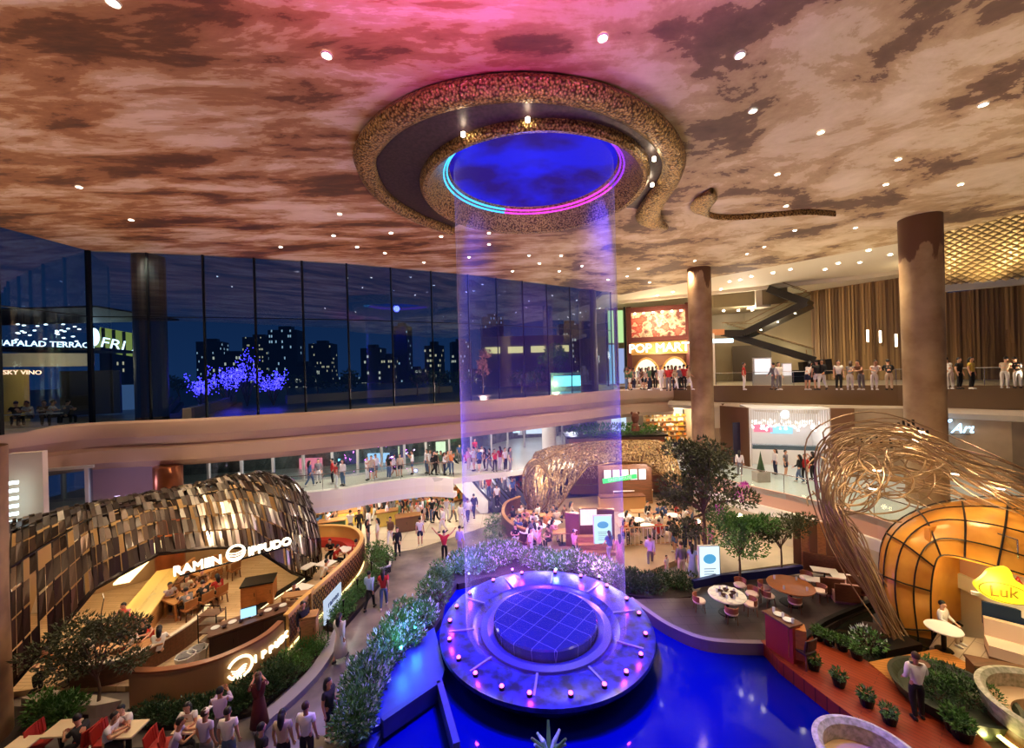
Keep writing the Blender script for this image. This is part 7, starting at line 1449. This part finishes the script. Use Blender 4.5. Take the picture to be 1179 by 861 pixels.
OB('back_wall', MB().strip([(p.x, p.y) for p in bwl], .5, 4.3, .15), gh, go)
m = MB()
for i in range(0, 13, 2): m.tube([q+V((-.03, -.05, .09)) for q in P[i]], .026, 5)
OB('long_ribs', m, mat('dark_rib', rgb(44, 34, 28), .4, .6), go); m = MB()
for j in range(2, len(P[0]), 5): m.tube([P[i][j]+V((-.03, -.05, .1)) for i in range(13)], .03, 5)
OB('cross_ribs', m, MATS['dark_rib'], go)
light('POINT', D(1110, 690, 13.9)+V((0, -.3, 1.2)), 60, (1, .7, .3), None, .2, name='hood_lamp'); light('POINT', D(1160, 680, 12.9), 70, (1, .72, .3), None, .2, name='hood_lamp'); light('SPOT', D(1080, 560, 13), 300, (1, .8, .4), D(1090, 620, 15), .2, 120, 1, 'hood_spot')
# glowing yellow emblem
ls = T('yellow_round_sign', 'glowing yellow pear-shaped sign reading Luk on the golden wall', 'sign', D(1150, 675, 13.6)); M_ = frame(D(1150, 678, 13.3), (1, -.3, 0)); m = MB(); yl = emis('yellow_glow', (1, .78, .02), 1.6)
pp_ = [(.0, .76), (.16, .78), (.27, .62), (.33, .42), (.5, .28), (.78, .1), (.88, -.12), (.74, -.34), (.4, -.42), (0, -.4), (-.35, -.28), (-.6, -.05), (-.68, .15), (-.55, .3), (-.42, .45), (-.32, .62), (-.18, .7)]
pp_ = [tuple(p) for p in spline([(a_, b_, 0) for a_, b_ in pp_+[pp_[0]]], 3)][:-1]; n_ = len(pp_)
m.add([M_ @ V((x, y, z)) for z in (0, .1) for x, y, _ in pp_], [tuple(range(n_-1, -1, -1)), tuple(range(n_, 2*n_))]+[(i, (i+1) % n_, n_+(i+1) % n_, n_+i) for i in range(n_)]); OB('face', m, yl, ls)
ink = mat('sign_ink', rgb(110, 84, 8), .5, 0, .6, rgb(150, 110, 10)); text('Luk', .5, .01, ink, M_ @ Matrix.Translation((.05, -.2, .115)), 'letters', ls); OB('oval_outline', MB().tube([M_ @ V((.1+.68*math.cos(k*PI/18), -.08+.3*math.sin(k*PI/18)-.12*math.cos(k*PI/18), .11)) for k in range(36)], .012, 5, True), ink, ls)
OB('bracket', MB().bar(D(1118, 682, 13.6), D(1128, 684, 13.5), .1, .1), white, ls); text('A', .35, .01, redm, frame(D(1172, 672, 13.1), (1, -.3, 0)), 'side_letter', ls)
# twig nest
nest = T('twig_nest', 'giant tangled nest sculpture of curved bronze twigs beside the golden hood', 'sculpture', G(1040, 745, .5)); bam = mat('bamboo_bronze', rgb(160, 128, 92), .4, .35, var=.3, vscale=1.5); r2 = random.Random(17)
sets = {'sweeping_twigs': [], 'woven_hoops': [], 'rising_twigs': []}
for k in range(26):   # from the base rising then streaming to the right
    ox_ = r2.gauss(0, 1); j = lambda s_: ox_*s_*1.1+r2.gauss(0, s_*.35)
    pts_ = [D(1045+j(10), 742+j(5), 14.3+j(.3)), D(1018+j(12), 700+j(8), 14.6+j(.3)), D(985+j(14), 640+j(12), 15+j(.5)), D(962+j(12), 585+j(14), 15.5+j(.9)), D(985+j(18), 530+j(14), 16+j(1)), D(1050+j(20), 520+j(18), 15.8+j(1)), D(1120+j(12), 556+j(20), 15+j(.9)), D(1200+j(12), 590+j(22), 14+j(.8)), D(1300, 640+j(20), 13)]
    sets['sweeping_twigs'].append((pts_, .024))
for k in range(22):   # long strands combed over the hood
    y0 = r2.uniform(505, 575); pts_ = [D(955+r2.uniform(0, 30), y0+r2.gauss(0, 12), 16.5), D(1010, y0+r2.gauss(0, 10)-6, 16.4), D(1075, y0+8+r2.gauss(0, 8), 15.9), D(1140, y0+26+r2.gauss(0, 8), 15.2), D(1230, y0+60+r2.gauss(0, 8), 14.2)]; sets['sweeping_twigs'].append((pts_, .022))
for k in range(20):
    ox_ = r2.gauss(0, 1); j = lambda s_: ox_*s_*1.1+r2.gauss(0, s_*.35)
    pts_ = [D(1035+j(8), 735+j(5), 14.2+j(.2)), D(1000+j(10), 660+j(10), 14.7+j(.4)), D(970+j(14), 600+j(12), 15.4+j(.6)), D(945+abs(j(12)), 560+j(14), 16+j(.7)), D(965+j(10), 515+j(8), 16.4+j(.7)), D(1010+j(15), 498+j(7), 16.4+j(.7)), D(1060+j(15), 500+j(8), 16+j(.7)), D(1110+j(20), 530+j(10), 15.6+j(.7))]
    sets['rising_twigs'].append((pts_, .028))
for k in range(26):
    cx_, cy_ = r2.uniform(965, 1060), r2.uniform(515, 585); rx_, ry_ = r2.uniform(18, 48), r2.uniform(12, 36); d0 = r2.uniform(15, 16.8); a0 = r2.uniform(0, 6.28)
    pts_ = [D(cx_+rx_*math.cos(a0+q*.7), cy_+ry_*math.sin(a0+q*.7), d0+.5*math.sin(q)) for q in range(8)]
    sets['woven_hoops'].append((pts_, .03))
for nm, lst in sets.items():
    m = MB()
    for pts_, r_ in lst: m.tube(spline(pts_, 5), r_, 5)
    OB(nm, m, bam, nest)
m = MB()
for k in range(16): a_ = D(985+k*5.5, 497+6*math.sin(k*.4)-(8 if 3 < k < 13 else 0), 16.8); b_ = D(988+k*5.5, 512+(4 if k % 2 else -6), 16.6); m.bar(a_, b_, .06, .06)
OB('zigzag_braces', m, MATS['dark_rib'], nest)
for i, (px, py) in enumerate(((1036, 504), (1060, 497), (1010, 541), (1100, 545), (1152, 562), (1092, 602), (1150, 590), (1172, 606), (1005, 562))):
    q = D(px, py, 15.2); s_ = 1.0 if i in (0, 5, 6, 7) else .42; r = T('nest_light_panel', f'diamond-shaped light panel caught in the twig nest, {["upper left", "topmost", "left edge", "centre right", "far right", "over the hood, left", "over the hood, middle", "over the hood, right", "lower left"][i]}', 'light panel', q, 'nest light panels')
    OB('panel', MB().box(q.x, q.y, q.z, s_*.62, s_*.5, .04, R(40)), emis('panel_dim', (1, .86, .68), .8) if s_ > .5 else emis('panel_bright', (1, .92, .75), 9), r); OB('frame', MB().box(q.x, q.y, q.z+.035, s_*.66, s_*.54, .03, R(40)), bronze, r)
light('POINT', D(1062, 500, 14.9), 160, WARM, None, .12, name='nest_lamp'); light('POINT', D(1150, 560, 14.4), 160, WARM, None, .12, name='nest_lamp'); light('POINT', D(1000, 560, 14.6), 120, WARM, None, .12, name='nest_lamp')
# inside the hood
TR_W.put(G(1087, 748, .5), 0, 'small round white table under the golden hood beside the seated guest', None, (1.15, 1.15, 1)); 
person(G(1086, 735, .5), R(20), 'guest in pale top seated behind the small round white table', 'sit', 'white', 'beige', 'shirt', hair='short')
sf = T('blue_back_sofa', 'long cream sofa with navy blue back panel at the right edge', 'sofa', G(1165, 760, .5)); a_ = G(1136, 752, .5); b_ = G(1215, 775, .5); dd = (b_-a_).normalized(); nn = V((-dd.y, dd.x, 0))
OB('seat', MB().bar(a_+V((0, 0, .3)), b_+V((0, 0, .3)), .8, .35), mat('cream_cushion', rgb(226, 200, 178), .6), sf); OB('backrest', MB().bar(a_+nn*.4+V((0, 0, .75)), b_+nn*.4+V((0, 0, .75)), .2, .6), MATS['cream_cushion'], sf); OB('blue_panel', MB().bar(a_+nn*.65+V((0, 0, 1.1)), b_+nn*.65+V((0, 0, 1.1)), .1, .75), mat('navy_panel', rgb(20, 50, 90), .5), sf); OB('base', MB().bar(a_+V((0, 0, .08)), b_+V((0, 0, .08)), .75, .12), dwood, sf)
person((a_+dd*1.6).to_tuple(), R(20), 'guest in cream top seated on the blue-backed sofa', 'sit', 'cream', 'beige', 'shirt')
cabinet('dark_bench_cabinet', 'dark low cabinet in front of the blue-backed sofa', 'cabinet', G2(1160, 790, .5), 1.6, .5, .55, R(-25), mat('dark_counter', rgb(66, 46, 38), .4), dwood, .5)
